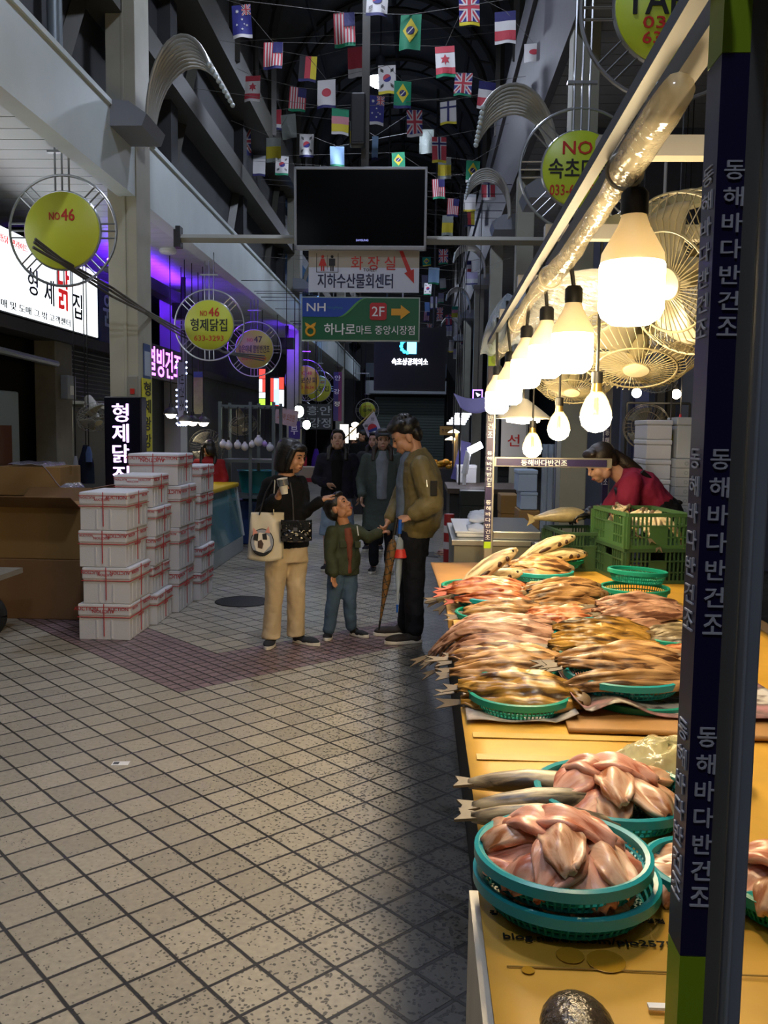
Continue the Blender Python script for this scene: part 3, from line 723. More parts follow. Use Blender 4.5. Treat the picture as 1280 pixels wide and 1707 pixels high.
def card(name_lab, x0, x1, y0, y1, z, m_, th=.006, seed=1, rz=0):
    R = random.Random(seed); cx, cy = (x0 + x1) / 2, (y0 + y1) / 2
    ph = R.uniform(0, 6)
    fn = lambda a, b: V(((a - .5) * (x1 - x0), (b - .5) * (y1 - y0), .0015 * math.sin(9 * a + ph) + .0015 * math.sin(7 * b + ph)))
    o = sheet(fn, 24, 24, th, 'cardboard_sheet', m_); o.location = (cx, cy, z); o.rotation_euler = (0, 0, rz)
    return tag(o, name_lab, 'cardboard', 'flattened cardboard on the fish table')
c1 = card('flattened yellow cardboard nearest the viewpoint, printed with a web address', .12, 1.5, 1.06, 1.62, TZ + .002, yellow, seed=1)
lettering('blog.naver.com/pjo2575', frame_mat((atz(980, 1578, TZ).x - c1.location.x, atz(980, 1578, TZ).y - c1.location.y, .007), (1, -.03, 0), (0, 1, 0)), ink_black, c1, width=.28, height=.022, bold=.012, ext=.0003)
lettering('속초 특산물', frame_mat((atz(965, 1556, TZ).x - c1.location.x, atz(965, 1556, TZ).y - c1.location.y, .007), (1, -.03, 0), (0, 1, 0)), ink_black, c1, 'small_lettering', width=.16, height=.02, bold=.012, ext=.0003)
lettering('강원도 속초시 중앙시장 건어물 직영점', frame_mat((atz(960, 1537, TZ).x - c1.location.x, atz(960, 1537, TZ).y - c1.location.y, .007), (1, -.03, 0), (0, 1, 0)), ink_black, c1, 'fine_lettering', width=.3, height=.014, bold=.006, ext=.0003)
MB().bb(-.66, .66, -.0015, .0015, .005, .0062).build('fold', mat('cardboard_fold', '8a6a24', .8), c1, loc=(0, atz(950, 1622, TZ).y - c1.location.y, 0))
for (u, v, r) in ((950, 1600, .022), (880, 1625, .01), (1010, 1610, .03)):
    p = atz(u, v, TZ); st = MB().lathe([(0, .0066), (r, .0064), (r * 1.04, .006)], (p.x - c1.location.x, p.y - c1.location.y, 0), 14)
    st.build('stain', mat('grease_stain', 'b88a26', .15), c1)
c2 = card('flattened yellow cardboard with a shiny taped seam, behind the pink fillets', .135, 1.5, 1.6, 2.66, TZ + .006, yellow, seed=2)
for v in (1233, 1270):
    MB().bb(-.66, -.1 if v == 1233 else -.2, -.02, .02, .0045, .006).build('tape', tape if v == 1233 else mat('yellow_seam', 'c0912c', .5), c2, loc=(0, atz(860, v, TZ).y - c2.location.y, 0))
card('yellow cardboard under the middle baskets, beyond the newspaper', .15, 1.5, 2.64, 4.4, TZ + .003, yellow, seed=3)
card('yellow cardboard strip in front of the green crates', .62, 1.55, 4.38, 5.74, TZ + .004, yellow, seed=4)
card('brown cardboard flap under the opened pollock at the aisle side', .1, .66, 4.3, 5.65, TZ + .012, brown, .008, seed=5, rz=.04)
card('brown cardboard strip sticking out under the newspaper', atz(945, 1215, TZ).x, 1.2, 2.42, 2.72, TZ + .022, brown, .012, seed=6, rz=-.05)
for k, (x, y) in enumerate(((.12, 3.95), (.14, 3.62))):
    o = MB().box((0, 0, 0), (.1, .4 - .15 * k, .035)).build('pine_board', mat('pine_slat', 'c09048', .6, noise=.15)); o.location = (x + .06, y, TZ + .026 if k == 0 else TZ + .03)
    tag(o, ('pale wooden slat under the reddish fish at the table edge', 'short wooden slat beside the long pink fish')[k], 'slat')
def newspaper_mat(name, seed, pic):
    m = mat(name, 'c9c4bd', .7); nt = m.node_tree; b = nt.nodes['Principled BSDF']
    tc = nt.nodes.new('ShaderNodeTexCoord'); wv = nt.nodes.new('ShaderNodeTexWave'); wv.bands_direction = 'Y'; wv.inputs['Scale'].default_value = 60; wv.inputs['Distortion'].default_value = 1.5
    nz = nt.nodes.new('ShaderNodeTexNoise'); nz.inputs['Scale'].default_value = 6; nz.inputs['Detail'].default_value = 4
    mp = nt.nodes.new('ShaderNodeMapping'); mp.inputs['Location'].default_value = (seed, seed * 2, 0)
    nt.links.new(tc.outputs['Object'], mp.inputs[0]); nt.links.new(mp.outputs[0], nz.inputs['Vector']); nt.links.new(tc.outputs['Object'], wv.inputs['Vector'])
    cr = nt.nodes.new('ShaderNodeValToRGB'); e = cr.color_ramp.elements
    e[0].position = .44; e[0].color = srgb('d2cec8'); e[1].position = .5; e[1].color = srgb('9a8f8c' if not pic else '6a5a58')
    e2 = cr.color_ramp.elements.new(.62); e2.color = srgb('b8848a' if pic else 'c2bcb6')
    nt.links.new(nz.outputs['Fac'], cr.inputs[0])
    mx = nt.nodes.new('ShaderNodeMix'); mx.data_type = 'RGBA'; mx.blend_type = 'MULTIPLY'; mx.inputs[0].default_value = .25
    nt.links.new(cr.outputs[0], mx.inputs[6]); nt.links.new(wv.outputs['Color'], mx.inputs[7]); nt.links.new(mx.outputs[2], b.inputs['Base Color'])
    return m
def paper(label, x0, x1, y0, y1, z, m_, fold):
    def fn(a, b):
        x = x0 + (x1 - x0) * a; yy = y0 + (y1 - y0) * b
        return V((x - x0, yy - y0, fold(a, b)))
    o = sheet(fn, 40, 20, .002, 'newspaper', m_); o.location = (x0, y0, z); return tag(o, label, 'newspaper', 'newspaper sheets under the baskets')
a_, b_ = atz(778, 1212, TZ), atz(950, 1212, TZ)
paper('newspaper sheet at the aisle edge under the golden split fish', a_.x, b_.x + .02, a_.y, 2.98, TZ + .017, newspaper_mat('newsprint', 1, False), lambda a, b: .004 + .03 * max(0, a - .8) / .2 * (1 - b) + .003 * math.sin(12 * a + 5 * b))
c_ = atz(1135, 1212, TZ)
paper('newspaper sheet with pictures and a raised fold, under the big round basket', b_.x + .01, c_.x + .35, a_.y + .02, 3.0, TZ + .034, newspaper_mat('newsprint_picture', 4, True), lambda a, b: .006 + .035 * math.exp(-((a - .2) / .1) ** 2) * (1 - b) + .045 * max(0, .06 - a) / .06 + .004 * math.sin(9 * a - 4 * b))

# ---------------------------------------------------------------- baskets
teal = mat('turquoise_plastic', '1a9aa0', .35, noise=.06, nscale=6); teal2 = mat('sea_green_plastic', '14907c', .38, noise=.06, nscale=6)
_bm = {}
def basket_meshes(R, h):
    key = (round(R, 3), round(h, 3))
    if key in _bm: return _bm[key]
    rb = R * .86; n = 72
    rim = MB().lathe([(R - .006, h - .016), (R - .008, h), (R, h + .003), (R + .007, h), (R + .007, h - .018), (R + .001, h - .018), (R - .006, h - .016)], n=48)
    wall = MB()
    for k in range(n):
        a = 2 * PI * k / n; c, s = math.cos(a), math.sin(a)
        p0, p1 = V((rb * c, rb * s, .003)), V((R * .985 * c, R * .985 * s, h - .012))
        wall.tube([p0, p1], .0024, 4)
    for f in (.0, .33, .66): wall.ring((0, 0, .004 + (h - .012) * f), rb + (R * .985 - rb) * f, .003, 48, 4)
    base = MB()
    m = 12
    for k in range(-m, m + 1):
        x = rb * k / (m + .5); hl = math.sqrt(max(rb * rb - x * x, 0))
        base.bb(x - .0022, x + .0022, -hl, hl, .001, .005); base.bb(-hl, hl, x - .0022, x + .0022, .001, .005)
    _bm[key] = [rim.mesh('rim', [teal], True), wall.mesh('wall', [teal]), base.mesh('base', [teal])]
    return _bm[key]
def basket(u, v, wpx, zrim, label, h=.05, m_=None, tilt=(0, 0), R=None, at=None):
    c = at or atz(u, v, zrim)
    dist = (c - EYE).dot(FW)
    R = R or wpx / 2 / FPX * dist
    t = thing('round_basket', label, 'basket', (c.x, c.y, zrim - h), 'round turquoise plastic baskets')
    t.rotation_euler = (tilt[0], tilt[1], random.uniform(0, 1))
    for nm, me in zip(('rim', 'wall', 'base'), basket_meshes(round(R, 2), h)):
        o = bpy.data.objects.new(nm, me); COL.objects.link(o); o.parent = t
        if m_:
            for sl in o.material_slots: sl.link = 'OBJECT'; sl.material = m_
    t['_R'] = R; return V((c.x, c.y, zrim - h)), R

# ---------------------------------------------------------------- fish
def fish_mat(name, c1, c2, c3, rough=.4):
    m = mat(name, c1, rough); nt = m.node_tree; b = nt.nodes['Principled BSDF']
    tc = nt.nodes.new('ShaderNodeTexCoord'); mp = nt.nodes.new('ShaderNodeMapping'); mp.inputs['Scale'].default_value = (7, 42, 30)
    oi = nt.nodes.new('ShaderNodeObjectInfo'); ad = nt.nodes.new('ShaderNodeVectorMath'); ad.operation = 'ADD'
    nt.links.new(tc.outputs['Object'], ad.inputs[0]); nt.links.new(oi.outputs['Random'], ad.inputs[1])
    nt.links.new(ad.outputs[0], mp.inputs[0])
    n = nt.nodes.new('ShaderNodeTexNoise'); n.inputs['Scale'].default_value = 1; n.inputs['Detail'].default_value = 6; n.inputs['Distortion'].default_value = .6
    nt.links.new(mp.outputs[0], n.inputs['Vector'])
    cr = nt.nodes.new('ShaderNodeValToRGB'); e = cr.color_ramp.elements
    e[0].position = .39; e[0].color = srgb(c3); e[1].position = .49; e[1].color = srgb(c1)  # dark flesh streaks, widened to paint in shadow between the fish
    x = cr.color_ramp.elements.new(.62); x.color = srgb(c2)
    nt.links.new(n.outputs['Fac'], cr.inputs[0])
    hv = nt.nodes.new('ShaderNodeHueSaturation'); mr = nt.nodes.new('ShaderNodeMapRange'); mr.inputs[3].default_value = .8; mr.inputs[4].default_value = 1.15
    nt.links.new(oi.outputs['Random'], mr.inputs[0]); nt.links.new(mr.outputs[0], hv.inputs['Value']); nt.links.new(cr.outputs[0], hv.inputs['Color'])
    nt.links.new(hv.outputs[0], b.inputs['Base Color'])
    bp = nt.nodes.new('ShaderNodeBump'); bp.inputs['Strength'].default_value = .5; bp.inputs['Distance'].default_value = .004
    nt.links.new(n.outputs['Fac'], bp.inputs['Height']); nt.links.new(bp.outputs[0], b.inputs['Normal'])
    return m
F_TAN = fish_mat('dried_fish_tan', '9c7348', 'c49a66', '4a2e18', .35); F_GOLD = fish_mat('dried_fish_gold', '98702e', 'c4984a', '3e260e', .28)
F_PINK = fish_mat('dried_fish_rose', 'aa7e66', 'cea48c', '5e3a2c', .35); F_RED = fish_mat('dried_fish_orange', 'b4683c', 'd0946a', '7c3014', .35)
F_GREY = fish_mat('dried_fish_grey', '8a7a60', 'b8a886', '3a3024', .35); F_CREAM = fish_mat('dried_fish_cream', 'd2bd92', 'e6d6b2', '8a7450', .4)
F_FIL = fish_mat('pink_fillet', 'd8977c', 'e6b09a', 'b8684c', .32); F_FIL2 = fish_mat('pale_fillet', 'd8a684', 'e8c4a4', 'a8683e', .32)
fin_m = mat('fish_fin', '6a5c48', .5, noise=.2, nscale=20); fin_r = mat('reddish_fin', 'b8583a', .5, noise=.2, nscale=20); dark_flesh = mat('dark_belly', '3a2016', .5); head_m = mat('fish_head_skin', '6e5a42', .4, noise=.3, nscale=30)
def split_fish_mesh(L, W, seed, droop=.02, taildroop=0):
    R = random.Random(seed); ph = [R.uniform(0, 6) for _ in range(6)]
    def fn(a, b):
        t = (b - .5) * 2
        w = W / 2 * (max(0, math.sin(PI * min(1, .06 + .9 * (1 - a) ** .85))) ** .55) * (1 if a > .12 else (.35 + .65 * a / .12))
        if a < .05: w = max(w, W * .13)
        x = (a - .5) * L; y = t * w * (1 + .1 * math.sin(9 * a + ph[0]))
        z = .02 * math.cos(t * PI / 2 * .9) * (math.sin(PI * min(max(a, .02), .98)) ** .5) - .016 * math.exp(-(t / .16) ** 2) + .004 * math.sin(t * 8 + 3 * a + ph[1]) + .003 * math.sin(26 * a + ph[2] + 3 * t)
        z -= droop * ((a - .5) * 2) ** 2; z += .003 * math.sin(14 * a + ph[3]) * t + .002 * math.sin(19 * a - 4 * t + ph[4])
        if taildroop and a < .35: z -= taildroop * ((.35 - a) / .35) ** 2
        return V((x, y, z))
    return MB().grid(fn, 26, 10), fn
_fm = {}
def split_fish_set(kind, L, W, m_, n=3, droop=.02, taildroop=0, finm=None):
    key = (kind, round(L, 3), round(W, 3), m_.name, taildroop)
    if key not in _fm:
        out = []
        for s in range(n):
            mb, fn = split_fish_mesh(L, W, s + 11, droop, taildroop)
            me = mb.mesh('flesh', [m_], 'all')
            p = fn(0, .5); tl = MB(); e = .06 + .02 * s
            tl.prism([(.01, -.006), (-e * .8, -.017), (-e * .5, 0), (-e * .8, .02), (.01, .008)], Matrix.Translation(p) @ Matrix.Rotation(-.6 if taildroop else -.12, 4, 'Y'), .003)
            tail = tl.mesh('tail_fin', [finm or fin_m])
            h = MB().sphere(fn(.97, .5) + V((.004, 0, .0)), (.034, W * .26, .014), 12, 8)
            hd = h.mesh('head', [head_m], 'all')
            out.append((me, tail, hd))
        _fm[key] = out
    return _fm[key]
ORD = ['nearest', 'second nearest', 'third', 'fourth', 'fifth', 'sixth', 'seventh', 'farthest', 'ninth', 'tenth']
def fish_obj(name, meshes, loc, rot, label, group, thick=.006):
    t = thing(name, label, 'fish', loc, group); t.rotation_euler = rot
    for me in meshes:
        o = bpy.data.objects.new(me.name.split('.')[0], me); COL.objects.link(o); o.parent = t
        if me.name.startswith('flesh'):
            md = o.modifiers.new('th', 'SOLIDIFY'); md.thickness = thick; md.offset = 0
    return t
def pile(c, R, n, L, W, m_, desc, where, depth=None, ang=0, x0=0, z=.03, rise=.02, lean=.42, droop=.02, taildroop=0, seed=1, finm=None, name='dried_fish'):
    R_ = random.Random(seed); ms = split_fish_set(desc, L, W, m_, 3, droop, taildroop, finm)
    depth = depth or R * 1.5
    for k in range(n):
        f = (k + .5) / n; y = (f - .5) * depth
        zz = z + rise * math.sin(PI * f) + .012 * (k % 2)
        loc = c + V((x0 + R_.uniform(-.02, .02), y, zz))
        rot = (lean * (1 - 2 * f) * .6 + lean + R_.uniform(-.14, .14), R_.uniform(-.07, .07), ang + R_.uniform(-.12, .12))
        lab = '%s %s, %s from the front %s' % (desc, 'dried fish' if 'fish' not in desc else '', ORD[k], where) if 0 else '%s, %s in the row on the %s' % (desc, ORD[k], where)
        fish_obj(name, ms[(k + seed) % 3], loc, rot, ' '.join(lab.split()[:16]), 'fish on the ' + where)
rest = TZ + .008
# left row, front to back
b, R = basket(866, 1152, 160, rest + .06, 'turquoise basket of golden split fish on the newspaper at the table edge', m_=teal2)
pile(b, R, 3, .36, .12, F_GOLD, 'golden split fish', 'newspaper edge basket', depth=.15, x0=-.02, z=.04, seed=2)
b, R = basket(856, 1106, 155, rest + .06, 'turquoise basket of tan split fish behind the golden ones at the aisle edge', m_=teal2)
pile(b, R, 5, .36, .1, F_TAN, 'tan split fish', 'second basket along the aisle edge', depth=.24, x0=-.03, z=.045, rise=.03, seed=3)
b, R = basket(858, 1062, 150, rest + .06, 'turquoise basket under the long pink fish that droop over the aisle', m_=teal2)
pile(b, R, 6, .46, .085, F_PINK, 'long rosy split fish with drooping tail', 'third aisle basket', depth=.3, x0=-.07, z=.05, rise=.05, taildroop=.13, seed=4)
b, R = basket(818, 1020, 116, rest + .06, 'turquoise basket half hidden under brown fish, behind the drooping pink fish', m_=teal2)
pile(b, R, 3, .34, .09, F_TAN, 'brown split fish', 'fourth aisle basket', depth=.16, x0=.04, z=.045, seed=5)
b, R = basket(820, 990, 122, rest + .1, 'turquoise basket of orange-red split fish near the cardboard flap', m_=teal)
pile(b, R, 6, .34, .09, F_RED, 'orange-red split fish', 'fifth aisle basket', depth=.3, x0=-.02, z=.04, rise=.05, seed=6, finm=fin_r)
# middle row
b0, R0 = basket(1066, 1155, 178, rest + .04, 'lower turquoise basket under the big basket on the picture newspaper', m_=teal2)
pile(b0, R0, 2, .34, .09, F_GOLD, 'dark golden split fish', 'lower basket on the picture newspaper', depth=.16, z=.022, rise=.01, lean=.1, seed=7)
b, R = basket(1040, 1118, 186, rest + .1, 'big turquoise basket of overlapping tan split fish, right of the middle', m_=teal)
pile(b, R, 6, .4, .095, F_TAN, 'broad tan split fish', 'big basket right of the middle', depth=.3, z=.045, rise=.045, seed=8)
b, R = basket(1012, 1090, 155, rest + .07, 'turquoise basket of brown fish behind the big basket', m_=teal2)
pile(b, R, 4, .38, .08, F_GOLD, 'brown-gold split fish', 'basket behind the big basket', depth=.22, z=.05, rise=.03, seed=9)
b, R = basket(992, 1058, 130, rest + .09, 'turquoise basket tilted up with a bright slotted rim, middle of the table', tilt=(.25, 0), m_=teal)
pile(b, R, 3, .36, .1, F_GOLD, 'smoky golden fish', 'tilted basket with bright rim', depth=.16, x0=.01, z=.05, rise=.02, seed=10)
b, R = basket(950, 1035, 118, rest + .06, 'turquoise basket of orange-edged split fish in the middle row', m_=teal2)
pile(b, R, 4, .32, .1, F_RED, 'orange-edged split fish', 'middle basket', depth=.22, z=.045, rise=.03, ang=-.1, seed=11, finm=fin_r)
b, R = basket(940, 1002, 130, rest + .07, 'turquoise basket heaped with tan fish just behind the orange-edged ones', m_=teal)
pile(b, R, 7, .36, .085, F_TAN, 'rough tan split fish', 'heaped basket behind the middle', depth=.3, z=.05, rise=.07, ang=.18, seed=12)
b, R = basket(1066, 1038, 145, rest + .07, 'turquoise basket of rosy tan fish at the right, before the empty baskets', m_=teal2)
pile(b, R, 7, .36, .1, F_PINK, 'rosy tan split fish', 'basket before the empty baskets', depth=.34, z=.05, rise=.08, ang=.16, seed=13)
b, R = basket(902, 950, 104, rest + .09, 'turquoise basket holding a flat skate wing, far end of the table', m_=teal)
pile(b, R, 3, .34, .16, F_TAN, 'flat skate wing', 'skate basket at the far end', depth=.14, z=.05, rise=.03, seed=14, name='skate_wing')
b1, R1 = basket(920, 930, 104, rest + .07, 'farthest turquoise basket, under pale opened pollock', m_=teal2)
b2, R2 = basket(792, 975, 110, rest + .05, 'turquoise basket under opened pollock on the brown cardboard', m_=teal2)
basket(1058, 978, 108, rest + .1, 'empty turquoise basket upright in front of the green crates', h=.09, m_=teal2)
basket(1062, 950, 92, rest + .165, 'empty turquoise basket stacked askew on the other empty one', h=.06, m_=teal2, tilt=(0, .06))
b3, R3 = basket(1125, 1062, 90, rest + .085, 'deep turquoise basket of grey fish at the right edge by the post', h=.075, m_=teal2)
pile(b3, R3, 3, .26, .08, F_GREY, 'grey wrapped fish', 'deep basket by the post', depth=.14, z=.07, rise=.02, seed=15)
b4, R4 = basket(1142, 1105, 90, rest + .06, 'turquoise basket of light orange fish partly behind the post', m_=teal2)
pile(b4, R4, 4, .34, .07, F_RED, 'light orange split fish', 'basket partly behind the post', depth=.18, z=.05, rise=.03, ang=.2, seed=16)

# opened pollock with dark bellies
def pollock_meshes(L, seed):
    R = random.Random(seed)
    prof = [(-.5, .012, .008), (-.42, .01, .01), (-.3, .018, .02), (-.1, .034, .036), (.12, .042, .04), (.26, .04, .036), (.36, .034, .03), (.44, .024, .022), (.5, .008, .01)]
    mb = MB(); n = 14; o = 0
    for x, ry, rz in prof:
        for k in range(n):
            a = 2 * PI * k / n; mb.v.append((x * L, ry * math.cos(a) * L * 2.2, rz * math.sin(a) * L * 2.2 + .06 * L * math.sin(PI * (x + .5))))
    for i in range(len(prof) - 1):
        for k in range(n):
            a, b = i * n + k, i * n + (k + 1) % n; mb.f.append((a, b, b + n, a + n)); mb.mi.append(0)
    mb.f.append(tuple(range(n))[::-1]); mb.mi.append(0); mb.f.append(tuple(range((len(prof) - 1) * n, len(prof) * n))); mb.mi.append(0)
    body = mb.mesh('flesh', [F_CREAM], 'all')
    bel = MB()
    for x, rx, rz in ((.02, .13, .032), (.22, .05, .042), (.33, .03, .036)):
        bel.sphere((x * L, -.062 * L, .06 * L * math.sin(PI * (x + .5)) - .01 * L), (rx * L, .042 * L, rz * L), 14, 8)
    belly = bel.mesh('belly_opening', [dark_flesh], 'all')
    tl = MB().prism([(-.47 * L, -.01), (-.64 * L, -.035), (-.6 * L, 0), (-.64 * L, .035), (-.47 * L, .01)], Matrix.Translation((0, 0, .0)), .004)
    tail = tl.mesh('tail_fin', [fin_m])
    ey = MB().sphere((.44 * L, -.05 * L, .06 * L * math.sin(PI * .94) + .012), (.007, .004, .007), 8, 6).mesh('eye', [ink_black])
    return body, belly, tail, ey
PM = pollock_meshes(.44, 1)
def pollock(u, v, z, rot, label, group, L=None):
    p = atz(u, v, z); fish_obj('opened_pollock', PM, p, rot, label, group)
pollock(803, 962, TZ + .16, (0.1, -.62, .35), 'opened pollock propped highest at the aisle end, mouth up', 'opened pollock on the brown cardboard')
pollock(800, 978, TZ + .1, (0.1, -.32, .2), 'opened pollock below the highest one at the aisle end', 'opened pollock on the brown cardboard')
pollock(803, 992, TZ + .065, (0.1, -.1, .08), 'lowest opened pollock in the aisle-end basket', 'opened pollock on the brown cardboard')
pollock(905, 920, TZ + .15, (0.1, -.4, .3), 'opened pollock highest in the farthest basket', 'opened pollock in the farthest basket')
pollock(922, 934, TZ + .1, (0.1, -.15, .3), 'opened pollock lowest in the farthest basket', 'opened pollock in the farthest basket')

# pink fillets
def fillet_mesh(L, W, seed):
    R = random.Random(seed); p = [R.uniform(0, 6) for _ in range(5)]; fold = R.uniform(.02, .06)
    def fn(a, b):
        t = (b - .5) * 2; w = W / 2 * (math.sin(PI * (.03 + .95 * a ** .8)) ** .62) * (1 + .16 * math.sin(7 * a + p[0]) + .06 * math.sin(17 * a + p[4] + 2 * t))
        x = (a - .5) * L; y = t * w + .02 * math.sin(PI * a + p[1]) * .5
        z = -fold * 2.2 * (a - .5) ** 2 - .009 * t * t + .005 * math.sin(8 * a + p[2] + 2 * t) + .005 * math.sin(5 * t + p[3] + 3 * a)
        return V((x, y, z))
    return MB().grid(fn, 22, 12)
FM = [fillet_mesh(.138 + .014 * (s % 3), .088 + .012 * (s % 2), s + 3).mesh('flesh', [F_FIL if s < 4 else F_FIL2], 'all') for s in range(7)]
def fillet(c, R, ang, rad, z, tilt, lab, grp, k, yaw=None):
    loc = c + V((math.cos(ang) * rad * R, math.sin(ang) * rad * R, z))
    o = fish_obj('fish_fillet', [FM[k % 7]], loc, (tilt * math.sin(ang - yy_) if 0 else Matrix.Rotation(tilt, 3, V((-math.sin(ang), math.cos(ang), 0))) @ Matrix.Rotation(yaw if yaw is not None else ang, 3, 'Z')).to_euler(), lab, grp, .013)
    return o
def fillets(c, R, desc, n=10, seed=1, top=True):
    R_ = random.Random(seed); grp = 'fillets in the ' + desc
    clock = ('right', 'upper right', 'back right', 'back', 'back left', 'upper left', 'left', 'lower left', 'front left', 'front', 'front right', 'lower right')
    for k in range(n):
        a = 2 * PI * k / n + R_.uniform(-.12, .12)
        fillet(c, R, a, .5, .05 + .014 * (k % 3), .2 + R_.uniform(-.08, .1), 'pink fish fillet at the %s of the %s' % (clock[int(k * 12 / n) % 12], desc), grp, k + seed, a + R_.uniform(-.5, .5) + (PI if k % 3 == 0 else 0))
    for k, (a, rad, z, yaw) in enumerate(((.9, .12, .095, -.55), (2.6, .3, .085, 2.3), (4.4, .35, .085, -1.35))):
        fillet(c, R, a, rad, z + .012, .05, 'pink fish fillet %s of the %s' % (('lying on top across the middle', 'on top at the left', 'on top at the front')[k], desc), grp, k + 2, yaw)
bl, Rl = basket(943, 1452, 290, rest + .055, 'lower turquoise basket of the nearest pair, under the pink fillets', m_=teal)
for k, (ang, rad) in enumerate(((-1.2, .6), (-.7, .65), (-2.0, .6), (.2, .6), (2.6, .6))):
    fillet(bl, Rl, ang, rad * .7, .036, .0, 'brown fillet squeezed in the lower basket, %s' % ('front', 'front right', 'front left', 'right side', 'left side')[k], 'fillets in the lower near basket', k + 4, ang + PI / 2)
bu, Ru = basket(938, 1414, 288, rest + .105, 'upper turquoise basket heaped with pink fillets, nearest the viewpoint', m_=teal)
fillets(bu, Ru, 'nearest basket', 11, 1)
bc, Rc = basket(1024, 1312, 262, rest + .06, 'turquoise basket of pale pink fillets behind the nearest pair', m_=teal)
fillets(bc, Rc, 'second near basket', 10, 4)
bd, Rd = basket(1180, 1440, 190, rest + .05, 'turquoise basket with a lattice base at the right, mostly behind the post', m_=teal)
for k in range(3):
    fillet(bd, Rd, 2.2 + k * .8, .55, .045, .1, 'grey-beige fillet %s in the lattice basket behind the post' % ('at the back', 'at the left', 'at the front')[k], 'fillets in the lattice basket', k + 4)
be, Re = basket(1150, 1268, 170, rest + .05, 'turquoise basket of bagged pale fish at the right by the post', m_=teal2)
for k, (dx, dy, r) in enumerate(((-.05, .04, .2), (-.04, -.05, -.1))):
    pl = split_fish_set('cream', .26, .11, F_CREAM)
    fish_obj('dried_fish', pl[k], be + V((dx, dy, .06 + .01 * k)), (.2, 0, r), ('pale cream fish lying at the back of the bagged basket', 'pale cream fish lying at the front of the bagged basket')[k], 'pale fish in the bagged basket')
def bagfn(a, b):
    th = 2 * PI * a; r = .1 * b ** .6; return be + V((-.06 + math.cos(th) * r * 1.2, -.02 + math.sin(th) * r, .1 - .05 * b * b + .008 * math.sin(5 * th + 9 * b)))
o = sheet(bagfn, 24, 8, .001, 'plastic_bag', clear_film('yellowish_film', 'e0dcae', .4)); tag(o, 'crumpled clear bag over the pale fish by the post', 'bag')
bf, Rf = basket(1330, 1470, 230, rest + .05, 'turquoise basket showing at the right frame edge beyond the post', m_=teal2)
fillets(bf, Rf, 'basket at the frame edge', 8, 6)
# grey fish tails poking out toward the aisle, and the dark head at the very front
def whole_fish(L, r, m_, head=False):
    prof = [(0, .35), (.06, .5), (.2, .75), (.45, 1), (.7, .95), (.88, .7), (1, .3)]
    mb = MB().tube([(x * L, 0, .01 * math.sin(PI * x)) for x, _ in prof], [r * k for _, k in prof], 14, True, 0, .8)
    return mb.mesh('flesh', [m_], 'all')
WF = whole_fish(.3, .03, F_GREY)
tlm = MB().prism([(.012, -.016), (-.035, -.03), (-.025, 0), (-.035, .03), (.012, .016)], Matrix.Translation((0, 0, -.0)), .006).mesh('tail_fin', [fin_m])
for k, (u, v, rz) in enumerate(((775, 1306, -.13), (782, 1345, .04), (780, 1362, -.2))):
    p = atz(u, v, rest + .03)
    fish_obj('dried_pollock', [WF, tlm], p + V((.01, 0, 0)), (0, -.05, rz), ('grey dried fish tail farthest back beside the fillet baskets', 'thickest grey dried fish tail beside the fillet baskets', 'grey dried fish tail nearest the front fillet basket')[k], 'grey dried fish poking out beside the fillets')
p = atz(955, 1700, rest + .02)
t = thing('dark_fish', 'dark glossy fish lying on the yellow cardboard at the bottom edge', 'fish', p + V((0, -.04, 0)))
MB().sphere((0, 0, .012), (.052, .075, .034), 22, 14).sphere((0, -.05, .008), (.04, .05, .03), 18, 10).build('flesh', mat('dark_fish_skin', '4a3e30', .2, noise=.5, nscale=35, bump=.6, bscale=60), t, 'all')
MB().sphere((.0, .05, .028), (.012, .014, .006), 12, 8).build('eye', ink_black, t)
o = MB().box((0, 0, 0), (.035, .012, .004)).build('paper_scrap', white_plate); p = atz(1100, 1678, rest + .006); o.location = p; tag(o, 'torn white paper scrap at the near edge beside the post', 'scrap')
o = MB().bb(-.012, .012, 0, .42, 0, .7).build('plastic_sheet', mat('white_side_film', 'b9b2a0', .35, noise=.15)); o.location = (.118, 1.2, .03); o.rotation_euler = (0, .0, 0)
tag(o, 'dirty white plastic strip hanging down the near table side', 'plastic')

